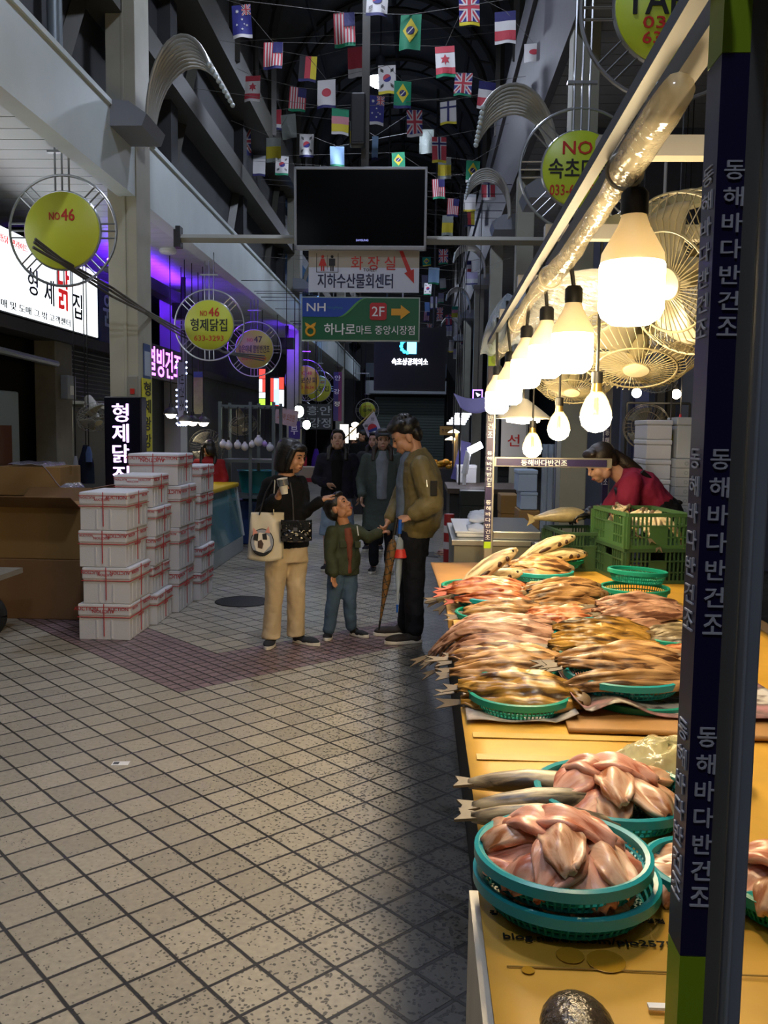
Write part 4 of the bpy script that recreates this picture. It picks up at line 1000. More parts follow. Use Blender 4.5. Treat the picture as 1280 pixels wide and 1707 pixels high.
# ---------------------------------------------------------------- bulbs over the table
bulb_white = mat('bulb_housing', 'd8d2c0', .4)
_nt = bulb_white.node_tree; _tr = _nt.nodes.new('ShaderNodeBsdfTranslucent'); _tr.inputs[0].default_value = srgb('e8dcc0'); _mx = _nt.nodes.new('ShaderNodeMixShader'); _mx.inputs[0].default_value = .016
_nt.links.new(_nt.nodes['Principled BSDF'].outputs[0], _mx.inputs[1]); _nt.links.new(_tr.outputs[0], _mx.inputs[2]); _nt.links.new(_mx.outputs[0], _nt.nodes['Material Output'].inputs[0]); cord_m = mat('black_cord', '0c0c0e', .5)
warm = glow('warm_bulb_glow', 'ffe2ae', BULB); gold = mat('bulb_base', 'a58a4a', .3, .7)
GB = 'lit warm bulbs hanging over the fish table'
def t_bulb(u, v, wpx, dia, ztop, label):
    d = FPX * dia / wpx; c = aty(u, v, d)
    t = thing('pendant_bulb', label, 'lamp', c, GB); r = dia / 2; h = dia * .95
    MB().lathe([(0, -h / 2), (r * .6, -h / 2 + .002), (r * .9, -h / 2 + r * .25), (r, -h / 2 + r * .5), (r, h / 2 - .004), (0, h / 2)], n=28).build('globe', warm, t, True)
    MB().lathe([(r * .98, h / 2), (r * .95, h / 2 + r * .3), (r * .5, h / 2 + r * 1.1), (r * .36, h / 2 + r * 1.5), (0, h / 2 + r * 1.5)], n=28).build('housing', bulb_white, t, True)
    MB().lathe([(0, h / 2 + r * 1.45), (r * .42, h / 2 + r * 1.45), (r * .42, h / 2 + r * 2.1), (r * .3, h / 2 + r * 2.25), (0, h / 2 + r * 2.25)], n=20).build('socket', black_pl, t, True)
    R_ = random.Random(int(u)); mid = (ztop - c.z + h) / 2
    MB().tube([(0, 0, h / 2 + r * 2.2), (R_.uniform(-.01, .01), 0, mid), (R_.uniform(-.02, .0), .01, ztop - c.z)], .006, 6).build('cord', cord_m, t)
    return t
t_bulb(1052, 491, 104, .12, 2.2, 'largest warm bulb, nearest the viewpoint, over the fish table')
t_bulb(953, 590, 68, .115, 2.19, 'second warm bulb in the row over the fish table')
t_bulb(909, 604, 56, .11, 2.18, 'third warm bulb, half hidden behind the second')
t_bulb(876, 624, 49, .11, 2.17, 'fourth warm bulb in the row over the fish table')
t_bulb(849, 655, 42, .11, 2.16, 'fifth warm bulb, just right of the far stall post')
t_bulb(828, 672, 38, .11, 2.14, 'farthest warm bulb, in front of the far stall post')
def dome_bulb(u, v, wpx, dia, ztop, label, g=GB, col=warm):
    d = FPX * dia / wpx; c = aty(u, v, d)
    t = thing('clear_top_bulb', label, 'lamp', c, g); r = dia / 2
    MB().lathe([(0, -r), (r * .5, -r * .88), (r * .85, -r * .55), (r, 0), (0, .02 * r)], n=24).build('globe', col, t, True)
    MB().lathe([(r, 0), (r * .96, r * .4), (r * .7, r * 1.1), (r * .35, r * 1.6)], n=24).build('clear_top', clear_top, t, True)
    MB().lathe([(0, r * 1.2), (r * .14, r * 1.2), (r * .2, r * .1), (0, r * .1)], n=12).lathe([(0, r * 1.55), (r * .36, r * 1.55), (r * .3, r * 2.2), (0, r * 2.2)], n=16).build('base', gold, t, True)
    MB().lathe([(0, r * 2.1), (r * .36, r * 2.1), (r * .36, r * 2.8), (0, r * 2.9)], n=16).build('socket', black_pl, t, True)
    MB().tube([(0, 0, r * 2.8), (0, 0, ztop - c.z)], .005, 6).build('cord', cord_m, t)
clear_top = clear_film('clear_bulb_glass', 'e8dcae', .3, .05)
dome_bulb(993, 695, 52, .1, 2.2, 'clear-topped bulb hanging over the vendor, largest of its kind')
dome_bulb(931, 716, 37, .1, 2.18, 'clear-topped bulb hanging left of the vendor')
dome_bulb(887, 747, 32, .1, 2.16, 'smallest clear-topped bulb, hanging above the violet end bar')
t = thing('shade_lamp', 'wide bright shaded lamp glowing behind the bulb row', 'lamp', aty(872, 692, 5.0), GB)
MB().lathe([(0, -.05), (.09, -.04), (.1, 0), (0, .02)], n=24).build('globe', warm, t, True)
MB().lathe([(.02, .09), (.1, .03), (.15, -.01), (.15, -.02), (.09, .02)], n=24).build('shade', mat('white_lamp_shade', 'e0dccf', .4), t, True)
MB().tube([(0, 0, .08), (0, 0, 2.15 - t.location.z)], .006, 6).build('cord', cord_m, t)

# fans with wire cages under the canopy
wire = mat('cream_fan_wire', '968e70', .35); blade = mat('fan_blade', '8f8a78', .35)
def fan(c, R, direction, label, drop=None, m_=wire, nw=48, group='wire-caged fans', up=None, stand=None):
    t = thing('wire_fan', label, 'fan', c, group); d = V(direction).normalized()
    Q = d.to_track_quat('Z', 'Y').to_matrix()
    mb = MB()
    def P(r, z, a): return Q @ V((r * math.cos(a), r * math.sin(a), z))
    for k in range(nw):
        a = 2 * PI * k / nw
        mb.tube([P(R * .2, .1 * R / .22, a), P(R * .75, .09 * R / .22, a + .25), P(R, .03 * R / .22, a + .35)], R * .008, 4, False)
    mb.ring((0, 0, 0), R * .01, R * .01, 4, 4)
    for r, z in ((R, .03), (R * .62, .095), (R * .2, .1)):
        mb.ring(Q @ V((0, 0, z * R / .22)), r, R * .016, 40, 5, Q)
    mb.build('front_guard', m_, t, True)
    mb = MB()
    for k in range(nw):
        a = 2 * PI * k / nw; mb.tube([P(R, .03 * R / .22, a), P(R * .97, -.03 * R / .22, a), P(R * .3, -.07 * R / .22, a)], R * .008, 4, False)
    mb.ring(Q @ V((0, 0, -.03 * R / .22)), R * .97, R * .014, 40, 5, Q)
    mb.build('rear_guard', m_, t, True)
    for k in range(3):
        a0 = 2 * PI * k / 3
        def bf(a, b):
            th = a0 + (a - .5) * 1.5 * (.5 + .5 * b); return P(R * (.14 + .72 * b), .03 * (a - .5) * R / .22 * 1.8 + .02 * R / .22, th)
        o = sheet(bf, 8, 8, .003, 'blade', blade, t)
    MB().lathe([(0, .05), (R * .16, .04), (R * .18, .0), (R * .18, -.02), (0, -.02)], n=20, R=Q).build('hub', m_, t, True)
    MB().lathe([(0, .11 * R / .22), (R * .2, .105 * R / .22), (R * .2, .095 * R / .22)], n=20, R=Q).build('badge', mat('fan_badge', 'd8d2ba', .3), t, True)
    MB().lathe([(R * .28, -.06 * R / .22), (R * .3, -.2 * R / .22), (R * .2, -.3 * R / .22), (0, -.32 * R / .22)], n=20, R=Q).build('motor', m_, t, True)
    e = Q @ V((0, 0, -.2 * R / .22))
    if drop: MB().tube([e, (e.x, e.y, drop - c[2])], .014, 8).build('bracket', m_, t)
    if stand is not None:
        MB().tube([e, (e.x, e.y, stand - c[2] + .02)], .016, 8).build('pole', m_, t)
        MB().lathe([(0, .03), (R * .7, .02), (R * .75, 0)], (e.x, e.y, stand - c[2]), 24).build('foot', m_, t, True)
    return t
fan(aty(1150, 455, 2.5), .22, (-.75, -.5, -.35), 'big wire fan half hidden by the near post, behind the largest bulb', 2.2)
fan(aty(1062, 575, 3.2), .22, (-.1, -.42, -.9), 'big wire fan tilted face down under the clear canopy', 2.18)
fan(aty(955, 628, 4.6), .2, (-.1, -.42, -.9), 'farther wire fan tilted face down behind the bulb row', 2.15)

# crates of fish
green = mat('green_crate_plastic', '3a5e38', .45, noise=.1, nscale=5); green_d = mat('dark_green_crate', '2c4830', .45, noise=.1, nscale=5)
def crate(c, rz, label, m_, w=.37, d=.52, h=.2):
    t = thing('plastic_crate', label, 'crate', c, 'green plastic fish crates', rz)
    for nm, (ax, L, off) in {'front': (0, w, -d / 2), 'back': (0, w, d / 2), 'left': (1, d, -w / 2), 'right': (1, d, w / 2)}.items():
        mb = MB()
        def B(u0, u1, z0, z1, th=.006):
            if ax == 0: mb.bb(u0, u1, off - th, off + th, z0, z1)
            else: mb.bb(off - th, off + th, u0, u1, z0, z1)
        B(-L / 2, L / 2, h - .02, h, .012); B(-L / 2, L / 2, 0, .02, .008); B(-L / 2, L / 2, h * .62, h * .66, .009)
        for s in (-1, 1): B(s * L / 2 - .022, s * L / 2 + .022, 0, h - .02, .009)
        B(-L * .12, L * .12, 0, h * .62)
        for s in (-1, 1):
            for k in range(6):
                u = s * (L * .13 + (L * .33) * k / 5); B(u - .004, u + .004, .02, h - .02)
            B(min(s * L * .12, s * L * .47), max(s * L * .12, s * L * .47), h * .3, h * .34)
        mb.build('side_panel', m_, t)
    MB().bb(-w / 2, w / 2, -d / 2, d / 2, 0, .012).build('floor_panel', m_, t)
    return t
cc = atz(1035, 975, TZ); cp = V((cc.x + .16, cc.y + .27, TZ + .008))
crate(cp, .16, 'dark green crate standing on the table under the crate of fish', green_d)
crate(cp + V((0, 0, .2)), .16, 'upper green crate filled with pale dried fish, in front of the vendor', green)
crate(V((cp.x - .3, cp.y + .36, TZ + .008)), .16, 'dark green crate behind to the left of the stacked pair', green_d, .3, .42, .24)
R_ = random.Random(5); fs = split_fish_set('crate', .22, .07, F_CREAM)
for k in range(12):
    pos = cp + V((-.12 + .08 * (k % 4) + R_.uniform(-.01, .01), -.17 + .17 * (k // 4), .33 + R_.uniform(0, .03)))
    t = fish_obj('dried_fish', fs[k % 3], pos, (R_.uniform(-.4, .4), R_.uniform(-.8, -.3), R_.uniform(.2, 2.6)), 'pale dried fish packed in the upper green crate', 'pale dried fish in the crate')

# stainless counter and what stands behind the stall
inox = mat('stainless_steel', 'b4b6b4', .3, .85, noise=.06, nscale=4)
t = thing('steel_counter', 'stainless steel counter just beyond the fish table', 'counter', (0, 0, 0))
a = atz(752, 898, .86)
MB().bb(a.x, .86, 6.05, 7.2, .82, .86).build('worktop', inox, t, bevel=.004)
MB().bb(a.x + .02, .84, 6.07, 7.18, .12, .82).build('body', mat('stainless_front', 'a8a698', .35, .8, noise=.1, nscale=3), t)
for x in (a.x + .05, .8):
    for y in (6.12, 7.1): MB().bb(x - .02, x + .02, y - .02, y + .02, 0, .12).build('foot', steel_dark, t)
MB().bb(.5, .84, 6.1, 7.1, .86, .92).build('raised_tray', inox, t, bevel=.01)
t = thing('polystyrene_tray', 'white polystyrene tray lying on the steel counter at the aisle side', 'tray', (a.x + .2, 6.65, .862))
MB().bb(-.16, .16, -.45, .45, 0, .03).build('base', white_plate, t, bevel=.01); MB().bb(-.17, .17, -.46, .46, .03, .042).build('rim', white_plate, t)
for k in range(4):
    o = MB().grid(lambda p, q: V(((p - .5) * .16, (q - .5) * .26, .03 + .025 * math.sin(PI * p) * math.sin(PI * q) + .008 * math.sin(9 * p + 7 * q + k))), 10, 10).build('paper_parcel', mat('white_wrap', 'ccd2dc', .6), None, 'all')
    md = o.modifiers.new('th', 'SOLIDIFY'); md.thickness = .02
    o.location = (.42 + .02 * k, 6.35 + .22 * k, .885 + (.045 if k > 0 else 0)); tag(o, 'white paper parcel on the steel counter, %s from the fish table' % ('first', 'second', 'third', 'fourth')[k], 'parcel', 'paper parcels on the counter')
t = thing('card_terminal', 'small dark card terminal with white screen behind the farthest fish basket', 'terminal', aty(900, 905, 5.68))
MB().bb(-.05, .05, -.08, .08, -.05, 0).build('body', black_pl, t, bevel=.01); MB().bb(-.035, .02, -.07, .0, 0, .004).build('screen', white_plate, t)
MB().bb(-.03, .03, -.05, .05, TZ - t.location.z, -.05).build('stand', black_pl, t)
# ================================================================== people
def skin_m(name, c): return mat(name, c, .5, noise=.05, nscale=20, spec=.35)
SK1 = skin_m('skin_warm', 'b98a6c'); SK2 = skin_m('skin_light', 'c69c84'); SK3 = skin_m('skin_child', 'c08a66')
hair_black = mat('black_hair', '15120f', .42, bump=.3, bscale=90); hair_brown = mat('brown_hair', '33241c', .45, bump=.3, bscale=90)
eye_m = mat('dark_eye', '120e0c', .25); lip_m = mat('lips', '9a5248', .5); brow_m = mat('eyebrow', '241a14', .7)
def loft(mb, pts, rads, xd, n=18):
    pts = [V(p) for p in pts]; xd = V(xd); o = len(mb.v)
    for i, p in enumerate(pts):
        t = (pts[min(i + 1, len(pts) - 1)] - pts[max(i - 1, 0)]).normalized()
        x = (xd - t * xd.dot(t)).normalized(); y = t.cross(x)
        for k in range(n):
            a = 2 * PI * k / n; mb.v.append(tuple(p + x * math.cos(a) * rads[i][0] + y * math.sin(a) * rads[i][1]))
    for i in range(len(pts) - 1):
        for k in range(n):
            a, b = o + i * n + k, o + i * n + (k + 1) % n; mb.f.append((a, b, b + n, a + n)); mb.mi.append(0)
    mb.f.append(tuple(o + k for k in range(n))[::-1]); mb.mi.append(0)
    e = o + (len(pts) - 1) * n; mb.f.append(tuple(e + k for k in range(n))); mb.mi.append(0)
    return mb
def limb(mb, pts, rs, n=14):
    pts = [V(p) for p in pts]; mb.tube(pts, rs, n)
    for p, r in zip(pts, rs): mb.sphere(p, r, 14, 8)
    return mb
crease = bpy.data.textures.new('crease', 'CLOUDS'); crease.noise_scale = .085; crease.noise_depth = 2
def fuse(mb, name, m, parent, vox=.008, it=4, fac=.5, root=None):
    if root is not None: mb.v = [(p[0] - root.x, p[1] - root.y, p[2] - root.z) for p in mb.v]
    o = mb.build('tmp', m)
    r = o.modifiers.new('r', 'REMESH'); r.mode = 'VOXEL'; r.voxel_size = vox
    s = o.modifiers.new('s', 'SMOOTH'); s.factor = fac; s.iterations = it
    if name in ('jacket', 'sweater', 'trousers', 'jeans', 'coat', 'top', 'shirt', 'skirt', 'apron'):
        d = o.modifiers.new('d', 'DISPLACE'); d.texture = crease; d.strength = .022; d.mid_level = .5; d.texture_coords = 'LOCAL'
    dg = bpy.context.evaluated_depsgraph_get(); dg.update()
    me = bpy.data.meshes.new_from_object(o.evaluated_get(dg)); me.name = name
    bpy.data.objects.remove(o)
    me.materials.clear(); me.materials.append(m); me.polygons.foreach_set('use_smooth', [True] * len(me.polygons))
    ob = bpy.data.objects.new(name, me); COL.objects.link(ob); ob.parent = parent
    return ob
def axes(fwd, up=(0, 0, 1)):
    f = V(fwd).normalized(); r = f.cross(V(up)).normalized(); u = r.cross(f); return Matrix((r, f, u)).transposed()   # right, forward, up
def head_blobs(mb, c, Q, k=1.0, female=False):
    c = V(c)
    def S(p, r): mb.sphere(c + Q @ (V(p) * k), tuple(x * k for x in r), 18, 12, Q)
    S((0, -.012, .03), (.074, .094, .086)); S((0, .022, -.04), (.06, .068, .076)); S((0, .055, -.1), (.027, .028, .022))
    S((0, .045, .02), (.062, .052, .06))
    for s in (-1, 1):
        S((s * .034, .058, -.036), (.03, .032, .034)); S((s * .05, .02, -.07), (.02, .04, .035)); S((s * .077, -.008, -.02), (.01, .022, .034))
        S((s * .03, .078, .018), (.022, .014, .01))
    mb.tube([c + Q @ (V((0, .09, .008)) * k), c + Q @ (V((0, .104, -.022)) * k), c + Q @ (V((0, .11, -.036)) * k)], [.008 * k, .011 * k, .014 * k], 8)
    for s in (-1, 1): S((s * .012, .098, -.038), (.011, .012, .01))
    S((0, .088, -.066), (.026, .014, .007)); S((0, .086, -.078), (.022, .014, .008)); S((0, .07, -.07), (.04, .03, .03))
def face_parts(c, Q, k, parent, root, lip=lip_m, mouth_open=0):
    c = V(c) - root
    def P(p): return c + Q @ (V(p) * k)
    for s in (-1, 1):
        MB().sphere(P((s * .031, .0885, .002)), (.014 * k, .006 * k, .0058 * k), 12, 8, Q).build('eye', eye_m, parent, True)
        MB().tube([P((s * .014, .094, .02)), P((s * .03, .095, .0255)), P((s * .05, .078, .02))], [.003 * k, .0042 * k, .0022 * k], 6).build('eyebrow', brow_m, parent)
    MB().sphere(P((0, .098, -.071)), (.022 * k, .009 * k, (.007 + mouth_open) * k), 12, 8, Q).build('lips', lip, parent, True)
def hand_blobs(mb, w, d, nrm, k=1.0, curl=.3, spread=.08, thumb=1):
    """w wrist, d towards the fingers, nrm palm normal (fingers curl that way), thumb = side"""
    w = V(w); d = V(d).normalized(); nr = V(nrm); nr = (nr - d * nr.dot(d)).normalized(); sd = d.cross(nr) * thumb
    Q = Matrix((sd, d, nr)).transposed()
    mb.sphere(w + d * .045 * k, (.04 * k, .05 * k, .016 * k), 14, 8, Q)
    mb.sphere(w + d * .005 * k, (.026 * k, .03 * k, .018 * k), 12, 8, Q)
    for i, (off, L) in enumerate(((.03, .07), (.011, .08), (-.009, .074), (-.028, .058))):
        p = w + d * .075 * k + sd * off * k; a = curl * (1 + .12 * i); dd = (d + sd * off * spread * 20).normalized(); pts = [p]
        for sg, f in ((.45, .6), (.3, 1.5), (.25, 2.3)):
            v = dd * math.cos(a * f) + nr * math.sin(a * f); p = p + v * L * sg * k; pts.append(p)
        mb.tube(pts, [.0098 * k, .0092 * k, .0084 * k, .0068 * k], 8)
        mb.sphere(pts[-1], .0068 * k, 8, 6)
    p = w + d * .03 * k + sd * .032 * k
    q = p + (d * .6 + sd * .8).normalized() * .034 * k + nr * .01 * k; q2 = q + (d * .9 + sd * .25 + nr * .5 * curl).normalized() * .03 * k
    mb.tube([w + d * .015 * k + sd * .015 * k, p, q, q2], [.014 * k, .0125 * k, .0105 * k, .0082 * k], 8); mb.sphere(q2, .0082 * k, 8, 6)
def shoe(parent, root, heel, toe, m_, sole_m, L=.25, W=.088, name='shoe', hgt=.07):
    h = V(heel) - root; t = V(toe) - root; d = (t - h); d.z = 0; d.normalize(); Q = axes(d)
    mb = MB(); c = h + d * L * .46
    mb.sphere(c + V((0, 0, hgt * .42)) + d * L * .12, (W * .5, L * .4, hgt * .42), 18, 10, Q)
    mb.sphere(h + d * L * .2 + V((0, 0, hgt * .55)), (W * .42, L * .22, hgt * .62), 16, 10, Q)
    o = fuse(mb, name, m_, parent, .006, 3)
    sl = MB(); n = 24; pts = []
    for k in range(n):
        a = 2 * PI * k / n; pts.append((math.cos(a) * W * .5 * (1 if math.sin(a) > 0 else .86), math.sin(a) * L * .52))
    M4 = Q.to_4x4(); M4.translation = c + V((0, 0, .001)) + d * L * .02
    sl.prism(pts, M4, .026); sl.build('sole', sole_m, o, bevel=.004); 
    return o
def person(label, root, group=None):
    return thing('person', label, 'person', root, group)
def fold_cloth(name, c, rough=.75, nz=.18, bump=.35, bs=14): return mat(name, c, rough, noise=nz, nscale=6, bump=bump, bscale=bs, spec=.25)
denim = fold_cloth('blue_denim', '4a6078'); olive = fold_cloth('olive_green_cloth', '3e4430'); khaki = fold_cloth('khaki_nylon', '6e623e', .5, .1, .4, 12)
black_knit = fold_cloth('black_knit', '101012', .9); cream_tr = fold_cloth('cream_trousers', 'c9b595', .8, .06, .25, 7); navy_tr = fold_cloth('dark_navy_trousers', '14161e', .8)
rubber_white = mat('white_rubber_sole', 'd8d4c8', .5); canvas_dark = mat('dark_canvas_shoe', '20242c', .8); suede = mat('dark_suede', '2a2422', .8)

# ---- woman with the tote bag
Y0 = 6.45
def J(u, v, dy=0): return aty(u, v, Y0 + dy)
root = V((aty(476, 1070, Y0).x, Y0, 0))
pw = person('woman in black top and cream trousers stroking the boy\'s hair, cup in hand', root)
hc = J(487, 759, 0); Q = axes((.86, -.45, -.22)); RV = V((-.8, -.55, 0))
mb = MB(); head_blobs(mb, hc, Q, .98)
neck = J(474, 793); sR, sL = J(450, 809, -.09), J(499, 807, .09); eR, wR = J(437, 857, -.14), J(464, 828, -.3); eL, wL = J(509, 851, .02), J(536, 834, -.02)
hipR, hipL = J(463, 915, -.06), J(493, 914, .06); kR, kL = J(457, 990, -.07), J(493, 988, .03); aR, aL = J(452, 1056, -.04), J(493, 1052, .05)
limb(mb, [hc + V((-.01, .01, -.05)), neck + V((0, 0, -.03))], [.052, .058])
loft(mb, [J(474, 796), J(474, 830), J(477, 875), J(478, 915)], [(.06, .05), (.13, .085), (.115, .08), (.14, .09)], RV)
for a, b, c, d in ((sR, eR, wR, 1), (sL, eL, wL, 1)): limb(mb, [a, b, c], [.045, .037, .024])
for a, b, c in ((hipR, kR, aR), (hipL, kL, aL)): limb(mb, [a, b, c], [.075, .05, .034])
hand_blobs(mb, wR, (J(470, 808, -.33) - wR), (.75, -.25, .1), .92, .75, .03, -1)
hand_blobs(mb, wL, (J(556, 821, .12) - wL), (.1, 0, -1), .92, .14, .06, -1)
fuse(mb, 'body', SK1, pw, .0055, 2, .5, root); face_parts(hc, Q, .98, pw, root)
mb = MB()      # black bob, straight to the jaw, with a fringe
loft(mb, [hc + Q @ V((0, -.034, z)) for z in (.12, .108, .078, .03, -.03, -.09, -.125, -.14)], [(.02, .02), (.06, .066), (.088, .094), (.098, .1), (.103, .098), (.108, .09), (.1, .084), (.07, .06)], Q @ V((1, 0, 0)), 24)
mb.sphere(hc + Q @ V((0, .06, .066)), (.066, .042, .032), 18, 10, Q)
for s in (-1, 1): mb.tube([hc + Q @ V((s * .068, .055, .06)), hc + Q @ V((s * .08, .04, -.02)), hc + Q @ V((s * .082, .035, -.11))], [.022, .024, .012], 10)
fuse(mb, 'hair', hair_black, pw, .008, 4, .5, root)
mb = MB()
loft(mb, [J(474, 792), J(474, 803), J(473, 835), J(477, 870), J(479, 900), J(479, 912)], [(.075, .06), (.165, .095), (.175, .12), (.155, .115), (.17, .12), (.17, .12)], RV)
limb(mb, [sR, (sR + eR) / 2, eR, (eR + wR) / 2, eR.lerp(wR, .8)], [.066, .066, .064, .058, .05]); limb(mb, [sL, eL, eL.lerp(wL, .85)], [.064, .06, .046])
fuse(mb, 'sweater', black_knit, pw, .009, 4, .5, root)
mb = MB(); loft(mb, [J(479, 896), J(479, 915), J(478, 935)], [(.145, .11), (.16, .12), (.165, .12)], RV)
for a, b, c in ((hipR, kR, aR), (hipL, kL, aL)):
    loft(mb, [a + V((0, 0, -.03)), a.lerp(b, .5), b, b.lerp(c, .6), c + V((0, 0, .0)), c + V((0, 0, -.035))], [(.092, .092), (.083, .083), (.068, .07), (.066, .07), (.068, .075), (.069, .076)], (1, 0, 0))
fuse(mb, 'trousers', cream_tr, pw, .009, 3, .5, root)
f = aty(452, 1070, Y0); shoe(pw, root, V((f.x, Y0 + .06, 0)), V((f.x, Y0 - .2, 0)), canvas_dark, rubber_white, .25)
f = aty(486, 1066, Y0); shoe(pw, root, V((f.x - .0, Y0 + .1, 0)), V((f.x + .2, Y0 - .02, 0)), canvas_dark, rubber_white, .25)
# what she carries
cupc = J(472, 809, -.4)
t = thing('paper_cup', 'silver and white paper cup held by the woman in black', 'cup', cupc)
Rt = Euler((.1, -.15, 0)).to_matrix()
MB().lathe([(.024, -.06), (.036, .045), (.038, .048), (.034, .045), (.024, -.05), (0, -.055)], n=24, R=Rt).build('cup', mat('white_paper_cup', 'd6d2c8', .5), t, True)
MB().lathe([(.0372, .0), (.0376, .03), (.037, .044)], n=24, R=Rt).build('silver_band', mat('silver_foil', '9a9ea2', .2, .8), t, True)
canvas = mat('cream_canvas', 'cfc5ae', .85, noise=.08, nscale=5, bump=.3, bscale=10)
tc_ = J(444, 893, -.26)
t = thing('tote_bag', 'cream canvas tote bag printed with a dog face, on the woman\'s shoulder', 'bag', tc_)
Qt = Matrix.Rotation(.18, 3, 'Z')
def bagf(sgn):
    def fn(a, b):
        x = (a - .5) * .23 * (1 + .08 * (1 - b)); z = (b - .5) * .33; d = .045 * math.sin(PI * a) ** .6 * (1 - b ** 3) + .004
        return Qt @ V((x + .015 * (b - .5), sgn * d + .006 * math.sin(9 * a + 7 * b), z - .012 * math.sin(PI * a) * (1 - b)))
    return fn
mb = MB().grid(bagf(-1), 16, 18).grid(bagf(1), 16, 18)
o = mb.build('bag_body', canvas, t, 'all'); md = o.modifiers.new('th', 'SOLIDIFY'); md.thickness = .004
for s in (-.05, .05):
    pts = [Qt @ V((s, -.02, .15)), V((s * .6 + .02, .02, .3)), V((s * .2 + .03, .12, .38)), V((.0, .2, .36))]
    MB().tube(pts, .012, 8, True, 0, .35).build('handle', mat('bag_strap_dark', '24242a', .8) if s < 0 else canvas, t, True)
def dog(nm, poly, y, m_): 
    mb = MB(); M4 = Qt.to_4x4() @ frame_mat((-.03, y, -.03), *FACE); return mb.prism(poly, M4, .002).build(nm, m_, t)
ov = [(math.cos(2 * PI * k / 28) * .082, math.sin(2 * PI * k / 28) * .098 - .01) for k in range(28)]
pk = mat('print_pink', 'c98a80', .8); pb = mat('print_black', '1d1d22', .8); pg = mat('print_grey', '8d93a0', .8); pwt = mat('print_white', 'd8d0c4', .8)
dog('print_outline', ov, -.058, pb); dog('print_ground', [(x * .93, y * .93) for x, y in ov], -.060, pg)
dog('print_face', [(-.055, -.02), (-.05, .05), (-.015, .06), (.02, .055), (.05, .03), (.06, -.03), (.01, -.085), (-.04, -.07)], -.062, pwt)
dog('print_ear', [(-.065, .04), (-.06, .095), (-.03, .06)], -.064, pk); dog('print_ear', [(.02, .06), (.045, .105), (.055, .055)], -.064, pk)
dog('print_patch', [(-.062, .01), (-.055, .05), (-.025, .055), (-.03, .0)], -.065, pb); dog('print_patch', [(.005, .01), (.0, .05), (.03, .055), (.035, .01)], -.065, pb)
dog('print_muzzle', [(-.03, -.045), (-.03, .0), (-.005, .01), (.01, -.02), (0, -.055)], -.066, mat('print_brown', '4a3830', .8)); dog('print_chest', [(-.07, -.06), (-.02, -.1), (.02, -.105), (.065, -.06), (.01, -.085)], -.067, pb)
bc_ = J(494, 884, -.27)
t = thing('shoulder_bag', 'shiny black quilted shoulder bag at the woman\'s hip', 'bag', bc_)
patent = mat('black_patent', '0b0b0c', .08, coat=1.0, bump=.8, bscale=45)
Qb = Matrix.Rotation(.25, 3, 'Z')
def qb(sgn):
    def fn(a, b):
        x = (a - .5) * .22; z = (b - .5) * .15; q = abs(math.sin(9 * (a + b) + 1)) * abs(math.sin(9 * (a - b)))
        return Qb @ V((x, sgn * (.03 * math.sin(PI * a) ** .4 * math.sin(PI * b) ** .4 + .012 * q), z - .01 * math.sin(PI * a)))
    return fn
mb = MB().grid(qb(-1), 30, 20).grid(qb(1), 30, 20); mb.build('bag_body', patent, t, 'all')
MB().bb(-.1, .1, -.045, -.035, .01, .075).build('flap', patent, t, bevel=.006)
MB().bb(-.014, .014, -.052, -.045, .0, .025).build('clasp', mat('silver_clasp', 'c9c9cc', .15, .95), t)
MB().tube([(-.02, -.0, .07), J(488, 830, -.18) - bc_, J(483, 800, -.05) - bc_, J(478, 795, .1) - bc_], .005, 6).build('chain', mat('chain_metal', '6a625a', .3, .8), t)

# ---- boy
Y0 = 6.7
root = V((aty(566, 1060, Y0).x, Y0, 0))
pbo = person('small boy in an olive jacket and jeans looking up at the man', root)
hc = J(564, 845); Q = axes((.72, -.3, .55)); k_ = .9; RV = V((-.93, -.36, 0))
mb = MB(); head_blobs(mb, hc, Q, k_)
neck = J(573, 872); sR, sL = J(555, 886, -.07), J(594, 884, .06); eR, wR = J(549, 924, -.1), J(556, 957, -.13); eL, wL = J(614, 896, .02), J(633, 888, .0)
hipR, hipL = J(562, 953, -.03), J(582, 952, .03); kR, kL = J(555, 1004, -.04), J(582, 1000, .0); aR, aL = J(548, 1049, -.02), J(585, 1042, .05)
limb(mb, [hc + Q @ V((0, -.02, -.06)), neck], [.04, .045])
loft(mb, [J(572, 876), J(572, 905), J(572, 945)], [(.045, .04), (.095, .065), (.1, .075)], RV)
for a, b, c in ((sR, eR, wR), (sL, eL, wL)): limb(mb, [a, b, c], [.035, .03, .02])
for a, b, c in ((hipR, kR, aR), (hipL, kL, aL)): limb(mb, [a, b, c], [.055, .04, .03])
hand_blobs(mb, wR, (.05, -.05, -1), (.5, -.3, 0), .68, .3, .05, 1)
hand_blobs(mb, wL, (.9, -.1, .25), (0, .3, -1), .66, .8, .02, 1)
fuse(mb, 'body', SK3, pbo, .005, 2, .5, root); face_parts(hc, Q, k_, pbo, root, mouth_open=.005)
mb = MB()
for p, r in (((0, -.028, .045), (.092, .104, .085)), ((0, -.062, -.01), (.09, .07, .085)), ((0, .05, .088), (.066, .045, .03))):
    mb.sphere(hc + Q @ (V(p) * k_), tuple(x * k_ for x in r), 20, 12, Q)
fuse(mb, 'hair', hair_black, pbo, .008, 4, .5, root)
mb = MB()
loft(mb, [J(572, 874), J(573, 882), J(572, 910), J(572, 940), J(571, 957)], [(.055, .05), (.118, .075), (.128, .092), (.135, .098), (.135, .098)], RV)
limb(mb, [sR, sR.lerp(eR, .5), eR, eR.lerp(wR, .5), eR.lerp(wR, .9)], [.052, .054, .05, .048, .044]); limb(mb, [sL, eL, eL.lerp(wL, .95)], [.05, .046, .038])
mb.ring(J(573, 876), .058, .016, 20, 8, axes((.3, -.5, 1)) @ Matrix.Rotation(PI / 2, 3, 'X'))
